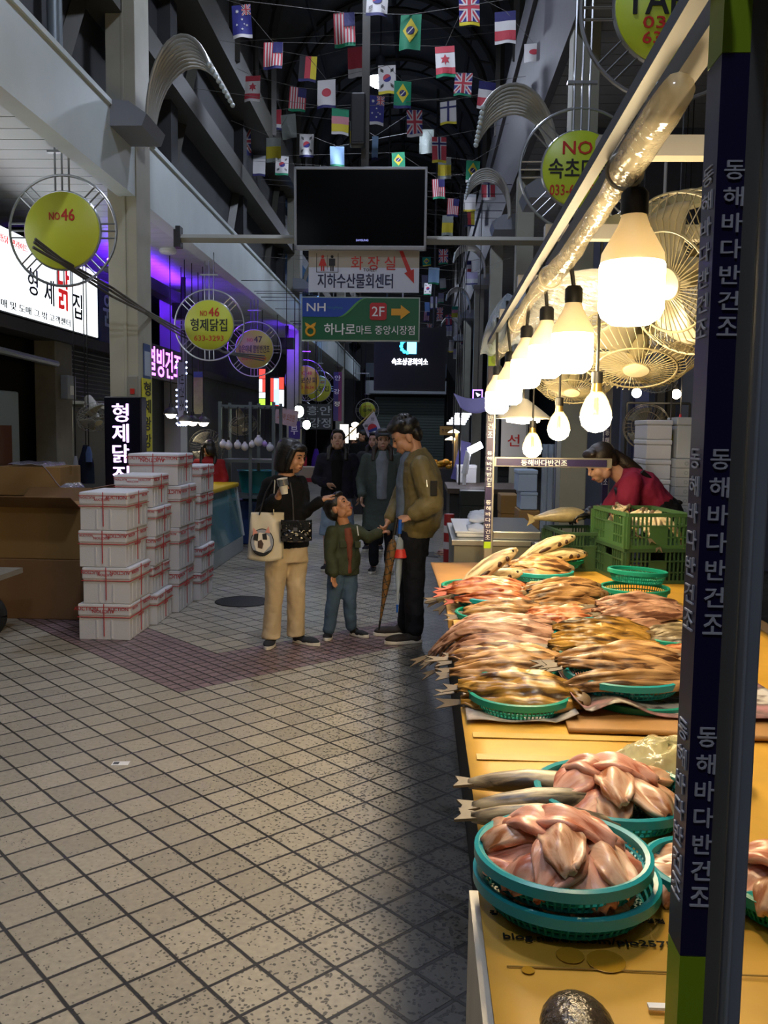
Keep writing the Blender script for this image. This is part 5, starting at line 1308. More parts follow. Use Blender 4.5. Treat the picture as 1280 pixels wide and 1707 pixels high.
fuse(mb, 'jacket', olive, pbo, .008, 4, .5, root)
FD = V((.36, -.93, 0)); cR = V((.93, .36, 0))
mb = MB(); loft(mb, [J(575, 880) + FD * .05, J(577, 900) + FD * .06, J(578, 935) + FD * .062, J(577, 952) + FD * .05], [(.03, .03), (.034, .04), (.018, .037), (.03, .04)], cR)
fuse(mb, 'shirt', fold_cloth('rust_shirt', '7a4434'), pbo, .007, 3, .5, root)
for (u, v, s) in ((566, 905, 1), (590, 905, .8)):
    p = J(u, v) + FD * .1 - root; mb = MB().box((0, 0, 0), (.055 * s, .012, .05)); rotm(frame_mat(p, cR, (0, 0, 1)) @ Matrix.Rotation(PI / 2, 4, 'X'), mb); mb.build('pocket', olive, pbo, bevel=.004)
MB().tube([J(588, 874) + FD * .11 - root, J(590, 890) + FD * .115 - root], .004, 6).build('badge', white_plate, pbo)
mb = MB(); loft(mb, [J(572, 938), J(572, 958)], [(.115, .085), (.115, .085)], RV)
for a, b, c in ((hipR, kR, aR), (hipL, kL, aL)): limb(mb, [a, a.lerp(b, .5), b, b.lerp(c, .5), c], [.072, .066, .055, .05, .047])
fuse(mb, 'jeans', denim, pbo, .008, 3, .5, root)
f = aty(547, 1060, Y0); shoe(pbo, root, V((f.x, Y0 + .06, 0)), V((f.x, Y0 - .14, 0)), mat('black_slip_on', '121316', .7), rubber_white, .19, .075, hgt=.06)
f = aty(582, 1055, Y0); shoe(pbo, root, V((f.x, Y0 + .13, 0)), V((f.x + .14, Y0 + .02, 0)), mat('black_slip_on', '121316', .7), rubber_white, .19, .075, hgt=.06)

# ---- man
Y0 = 6.72
root = V((aty(682, 1065, Y0).x, Y0, 0))
pm = person('man in a khaki bomber jacket and dark trousers holding two umbrellas', root)
hc = J(676, 727); Q = axes((-.82, -.12, -.42)); RV = V((.25, .95, 0))
mb = MB(); head_blobs(mb, hc, Q, 1.05)
neck = J(694, 757); sL, sR = J(701, 778, -.18), J(688, 776, .17); eL, wL = J(720, 838, -.26), J(683, 862, -.3); eR, wR = J(664, 840, .16), J(647, 868, .06)
hipL, hipR = J(690, 900, -.08), J(687, 900, .09); kL, kR = J(690, 985, -.08), J(683, 980, .1); aL, aR = J(690, 1048, -.1), J(677, 1040, .12)
limb(mb, [hc + Q @ V((0, -.03, -.06)), neck + V((0, 0, -.04))], [.058, .062])
loft(mb, [J(698, 768), J(702, 800), J(698, 850), J(692, 905)], [(.13, .07), (.14, .08), (.12, .08), (.13, .08)], RV)
for a, b, c in ((sL, eL, wL), (sR, eR, wR)): limb(mb, [a, b, c], [.055, .045, .03])
for a, b, c in ((hipL, kL, aL), (hipR, kR, aR)): limb(mb, [a, b, c], [.085, .058, .04])
hand_blobs(mb, wL, (J(664, 868, -.32) - wL), (-.35, .3, -1), 1.02, .85, .02, -1)
hand_blobs(mb, wR, (J(641, 883, .0) - wR), (-.6, -.5, -.4), 1.0, .7, .02, 1)
fuse(mb, 'body', SK1, pm, .0058, 2, .5, root); face_parts(hc, Q, 1.05, pm, root)
mb = MB()
for p, r in (((0, -.035, .055), (.094, .098, .078)), ((0, -.075, -.01), (.088, .05, .07)), ((0, .055, .088), (.072, .05, .038)), ((0, .02, .1), (.08, .08, .045))):
    mb.sphere(hc + Q @ (V(p) * 1.05), tuple(x * 1.05 for x in r), 20, 12, Q)
R_ = random.Random(9)
for k in range(40):
    a = R_.uniform(0, 2 * PI); b = R_.uniform(.15, 1.25)
    p = V((.085 * math.sin(b) * math.cos(a), .1 * math.sin(b) * math.sin(a) - .01, .06 + .085 * math.cos(b)))
    mb.sphere(hc + Q @ (p * 1.05), R_.uniform(.018, .026), 8, 6)
fuse(mb, 'hair', hair_black, pm, .007, 2, .5, root)
mb = MB()
loft(mb, [J(694, 752), J(697, 764), J(703, 795), J(706, 835), J(702, 872), J(697, 884), J(696, 894)], [(.085, .07), (.2, .1), (.215, .145), (.21, .155), (.2, .145), (.185, .118), (.183, .115)], RV)
limb(mb, [sL, sL.lerp(eL, .5), eL, eL.lerp(wL, .4), eL.lerp(wL, .75), eL.lerp(wL, .9)], [.085, .09, .084, .078, .06, .044]); limb(mb, [sR, eR, eR.lerp(wR, .8)], [.08, .072, .05])
mb.ring(J(692, 755), .072, .02, 24, 8, axes((-.3, 0, 1)) @ Matrix.Rotation(PI / 2, 3, 'X'))
fuse(mb, 'jacket', khaki, pm, .009, 3, .5, root)
mb = MB(); loft(mb, [J(685, 752), J(681, 766), J(678, 800), J(677, 840), J(676, 880), J(676, 892)], [(.06, .055), (.1, .06), (.11, .075), (.11, .075), (.11, .075), (.1, .07)], RV)
fuse(mb, 'shirt', fold_cloth('grey_blue_shirt', '5c6878'), pm, .009, 3, .5, root)
p = J(726, 815, -.36) - root
mb = MB().sphere(J(729, 814, -.285) - root, (.02, .062, .055), 14, 10); mb = MB().box((0, 0, 0), (.05, .01, .11)); rotm(frame_mat(J(723, 814, -.335) - root, (.92, .38, 0), (0, 0, 1)) @ Matrix.Rotation(PI / 2, 4, 'X'), mb)
mb.v = [tuple(V(q)) for q in mb.v]; mb.build('sleeve_patch', mat('black_patch', '0d0d0f', .6), pm, bevel=.003)
MB().tube([J(711, 800, -.31) - root, J(712, 812, -.315) - root], .004, 6).build('sleeve_zip', chrome, pm)
mb = MB(); loft(mb, [J(692, 885), J(689, 905), J(688, 925)], [(.17, .115), (.175, .12), (.175, .115)], RV)
for a, b, c in ((hipL, kL, aL), (hipR, kR, aR)): limb(mb, [a, a.lerp(b, .5), b, b.lerp(c, .5), c], [.1, .09, .077, .074, .072])
fuse(mb, 'trousers', navy_tr, pm, .009, 3, .5, root)
f = aty(697, 1067, Y0 - .1); shoe(pm, root, V((f.x + .02, Y0 - .1, 0)), V((f.x - .2, Y0 - .17, 0)), suede, rubber_white, .29, .1, hgt=.085)
f = aty(678, 1056, Y0 + .14); shoe(pm, root, V((f.x + .02, Y0 + .14, 0)), V((f.x - .2, Y0 + .1, 0)), suede, rubber_white, .29, .1, hgt=.085)
# umbrellas in his hand
def check_mat():
    m = mat('tan_check_cloth', 'a98a5c', .7); nt = m.node_tree; b = nt.nodes['Principled BSDF']; tc = nt.nodes.new('ShaderNodeTexCoord')
    mp = nt.nodes.new('ShaderNodeMapping'); mp.inputs['Rotation'].default_value = (0, .3, .6); nt.links.new(tc.outputs['Object'], mp.inputs[0])
    prev = None
    for ax, sc in (('X', 9), ('Z', 6)):
        wv = nt.nodes.new('ShaderNodeTexWave'); wv.bands_direction = ax; wv.inputs['Scale'].default_value = sc; wv.inputs['Distortion'].default_value = .8
        nt.links.new(mp.outputs[0], wv.inputs['Vector'])
        cr = nt.nodes.new('ShaderNodeValToRGB'); e = cr.color_ramp.elements; e[0].position = .8; e[0].color = srgb('a98a5c'); e[1].position = .86; e[1].color = srgb('1c1814')
        x = e.new(.93); x.color = srgb('d8ccb0'); x2 = e.new(.97); x2.color = srgb('1c1814')
        nt.links.new(wv.outputs['Fac'], cr.inputs[0])
        if prev is None: prev = cr.outputs[0]
        else:
            mx = nt.nodes.new('ShaderNodeMix'); mx.data_type = 'RGBA'; mx.blend_type = 'MULTIPLY'; mx.inputs[0].default_value = .9
            nt.links.new(prev, mx.inputs[6]); nt.links.new(cr.outputs[0], mx.inputs[7]); prev = mx.outputs[2]
    nt.links.new(prev, b.inputs['Base Color']); return m
def umbrella(label, top, bot, m_can, m_h, rmax, group=None, ferr=black_pl):
    t = thing('folded_umbrella', label, 'umbrella', bot); d = top - bot; L = d.length; d.normalize()
    def P(f): return d * (L * f)
    Q = d.to_track_quat('Z', 'X').to_matrix(); mb = MB(); n = 16
    prof = [(.02, .006), (.12, .012), (.4, rmax * .8), (.66, rmax), (.76, rmax * .85), (.8, .012)]
    for f, r in prof:
        for k in range(n):
            a = 2 * PI * k / n + f * 3; rr = r * (1 if k % 2 else .72); mb.v.append(tuple(P(f) + Q @ V((rr * math.cos(a), rr * math.sin(a), 0))))
    for i in range(len(prof) - 1):
        for k in range(n):
            a, b = i * n + k, i * n + (k + 1) % n; mb.f.append((a, b, b + n, a + n)); mb.mi.append(0)
    mb.build('canopy', m_can, t, 'all')
    MB().tube([P(.78), P(.86)], .006, 8).build('shaft', chrome, t); MB().tube([P(-.06), P(.03)], [.006, .009], 8).build('ferrule', ferr, t)
    MB().tube([P(.84), P(1.0)], .014, 10).build('handle', m_h, t, True)
    return t
umbrella('tan checked umbrella, folded, hanging from the man\'s hand to the floor', J(661, 863, -.36), J(633, 1040, -.36), check_mat(), black_pl, .036)
tb = umbrella('clear and blue child\'s umbrella, folded, in the man\'s hand', J(667, 866, -.34), J(662, 1012, -.34), clear_film('umbrella_film', 'b8c4cc', .45), mat('umbrella_blue', '1c58b8', .4), .034, ferr=mat('umbrella_blue', '1c58b8', .4))
MB().lathe([(.035, 0), (.05, -.06), (.045, -.065), (.02, 0)], J(667, 915, -.34) - tb.location, 18).build('red_frill', mat('umbrella_red', 'c83028', .5), tb, True)

# ---- two women behind
def standing(label, u, y, htop, vtop, face, coat, top, legs, hairm, sk, skirt=None, hat=None, long_hair=True, arms=((-.22, -.25), (.22, -.25)), coat_len=.9, rv=(1, 0, 0), tee=None, shoes=None, vox=.01, group=None, smile=False, legsep=.09):
    root = V((aty(u, 900, y).x, y, 0)); H = htop; t = person(label, root, group)
    k = H / 1.68; P = lambda x, yy, z: root + V(rv) * (x * k) + V((-rv[1], rv[0], 0)) * (yy * k) + V((0, 0, z * k))
    hc = P(0, -.01, 1.545); Q = axes(face); mb = MB(); head_blobs(mb, hc, Q, .98 * k)
    limb(mb, [hc + V((0, .01, -.05)), P(0, .02, 1.38)], [.05 * k, .055 * k])
    loft(mb, [P(0, 0, 1.36), P(0, 0, 1.2), P(0, 0, 1.0), P(0, 0, .85)], [(.13 * k, .08 * k), (.15 * k, .1 * k), (.13 * k, .09 * k), (.15 * k, .1 * k)], rv)
    for i, (s, (ex, ey)) in enumerate(zip((-1, 1), arms)):
        a, b, c = P(s * .17, 0, 1.33), P(s * .24, -.02, 1.08), P(ex, ey, .9 if abs(ex) > .15 else 1.02); limb(mb, [a, b, c], [.04 * k, .035 * k, .024 * k])
        hand_blobs(mb, c, (0, -.3, -1) if abs(ex) > .15 else (-s, -.2, .1), (-s, -.3, 0), .9 * k, .4, .03, 1)
    for s in (-1, 1): limb(mb, [P(s * .08, 0, .86), P(s * legsep, -.02, .48), P(s * legsep, 0, .08)], [.075 * k, .05 * k, .034 * k])
    fuse(mb, 'body', sk, t, vox * .65, 2, .5, root); face_parts(hc, Q, .98 * k, t, root)
    mb = MB()
    for p, r in (((0, -.03, .045), (.09, .1, .085)), ((0, -.06, -.04), (.09, .06, .1)), ((0, .04, .09), (.07, .05, .03))): mb.sphere(hc + Q @ (V(p) * k), tuple(x * k for x in r), 18, 12, Q)
    if long_hair:
        for s in (-1, 1): mb.tube([hc + Q @ V((s * .075, .02, .04)) * 1, hc + V((s * .092, -.02, -.1)), P(s * .1, -.08, 1.3)], [.03 * k, .035 * k, .03 * k], 10)
    fuse(mb, 'hair', hairm, t, vox, 3, .5, root)
    mb = MB(); cl = 1.36 - coat_len
    loft(mb, [P(0, .02, 1.42), P(0, 0, 1.35), P(0, 0, 1.15), P(0, 0, .9), P(0, 0, max(cl, .4))], [(.07 * k, .06 * k), (.185 * k, .1 * k), (.2 * k, .135 * k), (.2 * k, .14 * k), ((.24 if coat_len > .7 else .2) * k, .16 * k)], rv)
    for s, (ex, ey) in zip((-1, 1), arms):
        a, b, c = P(s * .18, 0, 1.32), P(s * .25, -.02, 1.08), P(ex, ey, .9 if abs(ex) > .15 else 1.02); limb(mb, [a, b, b.lerp(c, .9)], [.07 * k, .065 * k, .052 * k])
    fuse(mb, 'coat', coat, t, vox, 3, .5, root)
    if tee:
        mb = MB(); loft(mb, [P(0, -.03, 1.4), P(0, -.09, 1.3), P(0, -.1, 1.1), P(0, -.105, .86)], [(.05 * k, .05 * k), (.075 * k, .06 * k), (.07 * k, .06 * k), (.065 * k, .065 * k)], rv); fuse(mb, 'top', tee, t, vox, 2, .5, root)
    if skirt:
        mb = MB(); loft(mb, [P(0, 0, .95), P(0, 0, .7), P(0, 0, .42)], [(.15 * k, .11 * k), (.19 * k, .14 * k), (.22 * k, .16 * k)], rv); fuse(mb, 'skirt', skirt, t, vox, 2, .5, root)
    else:
        mb = MB(); loft(mb, [P(0, 0, .95), P(0, 0, .8)], [(.16 * k, .12 * k), (.165 * k, .12 * k)], rv)
        for s in (-1, 1): limb(mb, [P(s * .08, 0, .85), P(s * legsep, -.02, .48), P(s * legsep, 0, .12)], [.085 * k, .065 * k, .058 * k])
        fuse(mb, 'trousers', legs, t, vox, 2, .5, root)
    for i, s in enumerate((-1, 1)):
        m_ = (shoes or (canvas_dark, canvas_dark))[i]; h = P(s * legsep, .06, 0); h.z = 0; tt = P(s * legsep * 1.3, -.2, 0); tt.z = 0; shoe(t, root, h, tt, m_, rubber_white, .24 * k)
    if hat:
        mb = MB(); mb.sphere(hc + Q @ V((0, -.015, .06)) * 1, (.096 * k, .108 * k, .075 * k), 18, 12, Q); mb.sphere(hc + Q @ V((0, .11, .065)), (.07 * k, .065 * k, .01), 16, 8, Q); fuse(mb, 'cap', hat, t, vox * .8, 2, .5, root)
    return t
plaid = fold_cloth('dark_plaid_coat', '1c1c28', .85, .5); trench = fold_cloth('grey_green_trench', '4a5450'); grey_tee = fold_cloth('light_grey_tee', '8a909a')
standing('woman in a dark open coat and pale blue skirt staring up, behind the boy', 562, 10.05, 1.62, 718, (.03, -.95, .22), plaid, black_knit, navy_tr, hair_black, SK2, skirt=fold_cloth('pale_blue_skirt', '8094aa', .8), tee=black_knit, arms=((-.12, -.2), (.26, -.05)), coat_len=.5, legsep=.12)
standing('woman in a long grey-green trench coat and grey cap behind the man', 636, 9.95, 1.63, 716, (.1, -.97, -.05), trench, grey_tee, navy_tr, hair_brown, SK2, hat=fold_cloth('grey_cap', '50555c'), tee=grey_tee, coat_len=.86, shoes=(black_pl, mat('white_sneaker', 'b8b4aa', .6)))
standing('person with dark hair almost hidden behind the woman in the grey cap', 622, 11.8, 1.6, 730, (-.3, -.9, 0), fold_cloth('dark_grey_coat', '2a2c30'), None, navy_tr, hair_black, SK2, coat_len=.6, vox=.014)
standing('small far person facing us by the glowing food stall on the left', 588, 18.5, 1.5, 745, (.1, -.97, -.1), black_knit, None, navy_tr, hair_black, SK1, coat_len=.5, vox=.016)
standing('far person in black seen from the side by the glowing food stall', 603, 18.0, 1.62, 737, (-.9, -.3, -.2), black_knit, None, navy_tr, hair_black, SK1, coat_len=.5, long_hair=False, vox=.016)
standing('person in red partly hidden behind the white boxes at the left shops', 349, 11.6, 1.45, 737, (-.6, .7, -.3), fold_cloth('red_jacket', '8a1c20'), None, navy_tr, hair_black, SK1, coat_len=.5, vox=.014)

# ---- vendor
Y0 = 6.0
root = V((aty(1108, 900, Y0).x, Y0, 0))
pv = person('market vendor in a burgundy top and black apron bending over the fish table', root)
hc = J(1000, 771, -.02); Q = axes((-.76, -.3, -.5)); RV = V((.2, .97, 0))
mb = MB(); head_blobs(mb, hc, Q, 1.0)
neck = J(1034, 793, .02); sL, sR = J(1052, 806, -.17), J(1046, 806, .17); eL, wL = J(1040, 862, -.2), J(982, 856, -.3); eR, wR = J(1012, 858, .12), J(985, 852, -.1)
pel = J(1112, 872, 0)
limb(mb, [hc + Q @ V((0, -.04, -.05)), neck], [.05, .055])
loft(mb, [J(1042, 800), J(1062, 812), J(1086, 840), pel], [(.13, .09), (.16, .11), (.14, .1), (.16, .11)], RV)
for a, b, c in ((sL, eL, wL), (sR, eR, wR)): limb(mb, [a, b, c], [.048, .04, .026])
for s in (-1, 1): limb(mb, [pel + V((0, s * .08, -.05)), V((root.x + .02, Y0 + s * .09, .5)), V((root.x + .04, Y0 + s * .09, .08))], [.09, .055, .038])
hand_blobs(mb, wL, (-.9, -.15, -.1), (0, .2, -1), .95, .7, .02, -1); hand_blobs(mb, wR, (-.9, -.2, -.1), (0, .2, -1), .95, .7, .02, 1)
fuse(mb, 'body', SK2, pv, .006, 2, .5, root); face_parts(hc, Q, 1.0, pv, root)
mb = MB()
for p, r in (((0, -.03, .045), (.088, .1, .083)), ((0, -.07, -.01), (.08, .05, .075)), ((0, .04, .092), (.066, .045, .03))): mb.sphere(hc + Q @ V(p), r, 20, 12, Q)
pt = hc + Q @ V((0, -.12, .0))
limb(mb, [pt, J(1042, 772, .02), J(1062, 786, .02), J(1068, 796, .0)], [.035, .05, .042, .02])
fuse(mb, 'hair', mat('vendor_dark_hair', '241c16', .4, bump=.3, bscale=90), pv, .008, 3, .5, root)
burg = fold_cloth('burgundy_top', '7c1c38', .8, .08, .3, 10); apr = fold_cloth('black_apron', '0e0e11', .7, .1)
mb = MB(); loft(mb, [J(1032, 795), J(1044, 800), J(1066, 812), J(1088, 838), J(1105, 860)], [(.07, .065), (.17, .1), (.195, .13), (.175, .125), (.175, .13)], RV)
limb(mb, [sL, sL.lerp(eL, .5), eL, eL.lerp(wL, .5)], [.078, .076, .068, .052]); limb(mb, [sR, eR, eR.lerp(wR, .6)], [.075, .065, .05])
fuse(mb, 'top', burg, pv, .009, 3, .5, root)
mb = MB(); loft(mb, [J(1086, 842), J(1100, 858), J(1112, 885), V((root.x + .02, Y0, .75)), V((root.x + .02, Y0, .42))], [(.185, .135), (.19, .15), (.2, .16), (.21, .17), (.22, .18)], RV); fuse(mb, 'apron', apr, pv, .01, 3, .5, root)
mb = MB(); loft(mb, [J(1030, 812, .0), J(1040, 840), J(1068, 870)], [(.12, .03), (.15, .04), (.15, .05)], RV); fuse(mb, 'apron_bib', apr, pv, .009, 2, .5, root)
MB().tube([J(1070, 786, -.12) - root, J(1092, 806, -.1) - root, J(1110, 838, -.08) - root], .016, 8).build('apron_strap', apr, pv, True)
MB().sphere(J(1128, 838, -.02) - root, (.04, .03, .02), 10, 8).build('apron_bow', apr, pv, True)
mb = MB(); limb(mb, [pel, V((root.x + .02, Y0 - .09, .45)), V((root.x + .04, Y0 - .09, .1))], [.11, .08, .065]); limb(mb, [pel, V((root.x + .02, Y0 + .09, .45)), V((root.x + .04, Y0 + .09, .1))], [.11, .08, .065]); fuse(mb, 'trousers', navy_tr, pv, .012, 2, .5, root)
for s in (-1, 1): shoe(pv, root, V((root.x + .1, Y0 + s * .09, 0)), V((root.x - .15, Y0 + s * .09, 0)), black_pl, black_pl, .25)
mb = MB(); glove = mat('black_rubber_glove', '141416', .35)
limb(mb, [wL + V((.05, 0, 0)), wL], [.036, .036]); hand_blobs(mb, wL, (-.9, -.15, -.1), (0, .2, -1), 1.1, .7, .02, -1); fuse(mb, 'glove', glove, pv, .006, 2, .5, root)
mb = MB(); limb(mb, [wR + V((.05, 0, 0)), wR], [.036, .036]); hand_blobs(mb, wR, (-.9, -.2, -.1), (0, .2, -1), 1.1, .7, .02, 1); fuse(mb, 'glove', glove, pv, .006, 2, .5, root)
a, b = J(880, 866, -.32), J(972, 858, -.3)
t = thing('whole_fish', 'large whole silvery fish held out in the vendor\'s gloved hands', 'fish', (a + b) / 2)
d = (b - a).normalized(); L = (b - a).length
mb = MB().tube([a - t.location + d * (L * f) + V((0, 0, .012 * math.sin(PI * f))) for f in (.1, .2, .38, .6, .8, .95, 1.05)], [.014, .02, .036, .05, .05, .038, .02], 16, True, 0, 1.0)
mb.build('flesh', mat('silver_fish_skin', 'a89a74', .3, noise=.3, nscale=18), t, 'all')
MB().prism([(.12 * L, -.016), (-.02 * L, -.04), (.02 * L, 0), (-.02 * L, .04), (.12 * L, .016)], frame_mat(a - t.location, d, (0, 0, 1)), .008).build('tail_fin', mat('silver_fin', '9a8c68', .4), t)
# ================================================================== left side: boxes, freezer, shop clutter
foam = mat('white_polystyrene', 'd3d4d8', .7, bump=.15, bscale=120); red_tape = mat('red_print_tape', 'b83236', .5)
_txt = text_mb('AUCTION.', size=.042, bold=.02, ext=.0004)
def flip_text(M4, sc=1.0, mb=None):
    mb = mb or MB(); mb.add([M4 @ (V(p) * sc) for p in _txt.v], _txt.f); return mb
def foam_box(x0, x1, y0, y1, z0, z1, label, seed, taped=True):
    c = V(((x0 + x1) / 2, (y0 + y1) / 2, z0)); w, d, h = x1 - x0, y1 - y0, z1 - z0; R = random.Random(seed)
    t = thing('polystyrene_box', label, 'box', c, 'white polystyrene boxes stacked on the floor', R.uniform(-.02, .02))
    mb = MB().bb(-w / 2 + .008, w / 2 - .008, -d / 2 + .008, d / 2 - .008, 0, h * .66)
    mb.bb(-w * .16, -w * .12, -d / 2 + .002, -d / 2 + .01, .01, h * .55).bb(w * .12, w * .16, -d / 2 + .002, -d / 2 + .01, .01, h * .55)
    for k in range(5): mb.bb(w / 2 - .01, w / 2 - .003, -d / 2 + d * (.12 + .18 * k), -d / 2 + d * (.17 + .18 * k), .01, h * .55)
    mb.build('body', foam, t, bevel=.008)
    MB().bb(-w / 2, w / 2, -d / 2, d / 2, h * .66, h - .001).build('lid', foam, t, bevel=.012)
    mb = MB(); zz = h * .66 + .05 * R.random()
    for z in (h * .62, h * .9):
        mb.bb(-w / 2 - .002, w / 2 + .002, -d / 2 - .0025, d / 2 + .0025, z, z + .004)
    if R.random() > .4: mb.bb(-.003, .003, -d / 2 - .004, -d / 2, h * .1, h)
    mb.bb(w / 2, w / 2 + .004, -.003, .003, h * .1, h)
    mb.build('tape', red_tape, t)
    mb = MB()
    for k in range(3):
        x = -w / 2 + w * (.18 + .3 * k); Rz = PI if R.random() > .3 else 0
        flip_text(frame_mat((x, -d / 2 - .004, h * (.86 if k != 1 else .8)), *FACE) @ Matrix.Rotation(Rz, 4, 'Z'), R.uniform(.55, 1.0) * w / .38, mb)
    for k in range(3):
        y = -d / 2 + d * (.2 + .28 * k)
        flip_text(frame_mat((w / 2 + .004, y, h * (.86 if k != 1 else .58)), *SIDE) @ Matrix.Rotation(PI, 4, 'Z'), R.uniform(.55, .9), mb)
    mb.build('lettering', red_tape, t)
    return t
HT = ('bottom', 'second', 'third', 'fourth', 'fifth')
def stack(name, x0, x1, y0, y1, heights, seed, wide0=0):
    z = 0
    for k, h in enumerate(heights):
        o = .012 * ((k * 7 + seed) % 3 - 1); e = wide0 if k == 0 else 0
        lab = ('topmost' if k == len(heights) - 1 else HT[k]) + ' white polystyrene box of the ' + name
        foam_box(x0 + o - e, x1 + o + e * .3, y0, y1, z, z + h, lab, seed * 10 + k); z += h + .002
stack('nearest stack, in front', -2.535, -2.165, 6.46, 6.96, (.275, .275, .275, .285), 1, .025)
stack('second stack, behind the nearest', -2.45, -2.13, 7.0, 7.46, (.255, .225, .235, .235, .26), 2, .01)
stack('tall third stack, before the lit vertical sign', -2.5, -2.06, 7.5, 8.0, (.37, .37, .36, .27), 3)
stack('farthest stack, by the freezer', -2.4, -2.02, 8.06, 8.55, (.26, .24, .25, .24, .26), 4)

# cardboard cartons
def carton(x0, x1, y0, y1, z0, z1, label, m_, flaps=False, wrap=False):
    c = V(((x0 + x1) / 2, (y0 + y1) / 2, z0)); w, d, h = x1 - x0, y1 - y0, z1 - z0
    t = thing('cardboard_carton', label, 'carton', c, 'brown cartons at the left')
    MB().bb(-w / 2, w / 2, -d / 2, d / 2, 0, h).build('carton_body', m_, t, bevel=.006)
    MB().bb(-w / 2 - .001, w / 2 + .001, -.03, .03, h - .01, h + .001).bb(w / 2 - .001, w / 2 + .0015, -.03, .03, h * .7, h).build('packing_tape', mat('brown_tape', '9a7a4a', .25), t)
    if flaps:
        for s, rx in ((-1, .5), (1, -.5)):
            MB().box((0, s * (d / 2 + .1), h + .05), (w * .98, .24, .005), (s * .45, 0, 0)).build('flap', kraft, t)
        MB().box((w / 2 + .05, 0, h + .08), (.005, d, .2), (0, .5, 0)).build('flap', kraft, t)
    if wrap:
        o = sheet(lambda a, b: V(((a - .5) * w * .9 + .08, -d / 2 - .01 + (d + .02) * b, h + .02 + .02 * math.sin(PI * b) - (.26 * max(0, a - .6) / .4) + .006 * math.sin(20 * a + 9 * b))), 20, 10, .003, 'plastic_wrap', clear_film('box_wrap', 'b8b4c8', .5), t)
carton(-3.62, -2.79, 7.12, 7.85, 0, .5, 'lower big brown carton on the floor beside the white boxes', mat('carton_dark', '84613c', .75, noise=.12, nscale=3))
carton(-3.62, -2.78, 7.14, 7.85, .502, .93, 'upper big brown carton with open flaps, beside the white boxes', mat('carton_tan', '96733f', .75, noise=.12, nscale=3), True)
carton(-3.95, -3.35, 8.1, 8.6, .95, 1.22, 'small brown carton half covered with clear wrap, behind the open carton', mat('carton_mid', '9c7a4a', .75, noise=.1, nscale=3), wrap=True)
t = thing('work_bench', 'low cluttered bench behind the cartons at the left', 'bench', (-3.5, 8.4, 0))
MB().bb(-.7, .75, -.4, .4, .9, .945).build('top', kraft, t)
for x in (-.65, .68):
    for y in (-.36, .36): MB().bb(x, x + .05, y - .02, y + .02, 0, .9).build('leg', steel_dark, t)
o = MB().grid(lambda a, b: V(((a - .5) * .5, (b - .5) * .4, .02 + .03 * math.sin(5 * a + 2) * math.sin(4 * b) + .012 * math.sin(17 * a + 11 * b))), 16, 12).build('plastic_sheeting', mat('bluish_plastic_sheet', '9aa6bc', .35), None, 'all')
o.location = (-2.98, 8.3, .965); md = o.modifiers.new('th', 'SOLIDIFY'); md.thickness = .01; tag(o, 'crumpled bluish white plastic sheeting on the bench behind the open carton', 'plastic')
t = thing('wooden_cart', 'edge of a flat wooden cart with a black wheel at the left frame edge', 'cart', (-3.25, 6.45, 0))
MB().bb(-.5, .17, -.35, .25, .46, .5).build('deck', mat('weathered_plank', '8c8578', .7, noise=.2), t)
MB().ring((-.02, 0, .17), .13, .045, 28, 10, Matrix.Rotation(PI / 2, 3, 'X')).build('wheel', mat('black_tyre', '131315', .8), t, True)
MB().lathe([(0, -.03), (.08, -.03), (.08, .03), (0, .03)], (-.02, 0, .17), 18, Matrix.Rotation(PI / 2, 3, 'X')).build('wheel_hub', steel_dark, t)
MB().bb(-.05, .01, -.04, .04, .17, .46).bb(-.45, -.4, -.04, .04, 0, .46).build('leg', steel_dark, t)

# shop fronts: pillars, dark interiors, security bars
def wall_part(x0, x1, y0, y1, z0, z1, label, m_, k): struct(MB().bb(x0, x1, y0, y1, z0, z1).build('trim_%d' % k, m_), label)
wall_part(-4.12, -3.9, 9.35, 9.8, 0, 2.5, 'grey pillar between the left shop fronts', mat('grey_pillar', '6a6558', .7, noise=.12), 70)
wall_part(-4.12, -3.8, 13.9, 14.3, 0, 3.7, 'violet lit pilaster by the NO 47 sign', mat('pale_pilaster', 'a9a8a8', .6), 71)
wall_part(-5.2, -4.12, 9.7, 9.8, 0, 3.75, 'partition added beside the grey pillar to block violet light', mat('blocking_partition', '1c1d20', .8), 75)  # wall put in to stop violet spill into the nearest shop
wall_part(-4.95, -4.85, -3, 9.7, 0, 3.75, 'near-black wall standing in for shade inside the nearest left shop', mat('interior_shade', '131417', .8), 76)  # near-black wall paints in the darkness inside the shop
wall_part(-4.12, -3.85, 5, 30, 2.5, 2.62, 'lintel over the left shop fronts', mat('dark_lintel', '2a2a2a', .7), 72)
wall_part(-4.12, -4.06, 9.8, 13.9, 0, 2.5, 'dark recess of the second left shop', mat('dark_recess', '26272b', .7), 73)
wall_part(-4.12, -3.98, 14.3, 30, 0, 3.7, 'grey shop fronts farther down the left', mat('grey_shop_front', '3d4046', .7, noise=.2), 74)
t = thing('security_bars', 'steel security grille behind the first left column', 'grille', (-3.95, 11.0, 0))
mb = MB()
for k in range(12): mb.tube([(0, -1.1, 1.9 + .05 * k), (0, 1.1, 1.9 + .05 * k)], .006, 4)
mb.build('slats', mat('grille_steel', '7a7a74', .4, .6), t)
MB().bb(-.02, .02, -1.15, 1.15, 1.85, 1.89).bb(-.02, .02, -1.15, -1.11, 0, 2.5).bb(-.02, .02, 1.11, 1.15, 0, 2.5).build('frame', mat('grille_steel', '7a7a74', .4, .6), t)
t = thing('tool_rail', 'pale rail with hanging bits on the grille of the second left shop', 'rail', (-3.86, 10.9, 1.82))
MB().bb(-.11, .02, -.9, .9, 0, .03).build('bar', mat('pale_rail', 'a0a098', .4, .4), t)
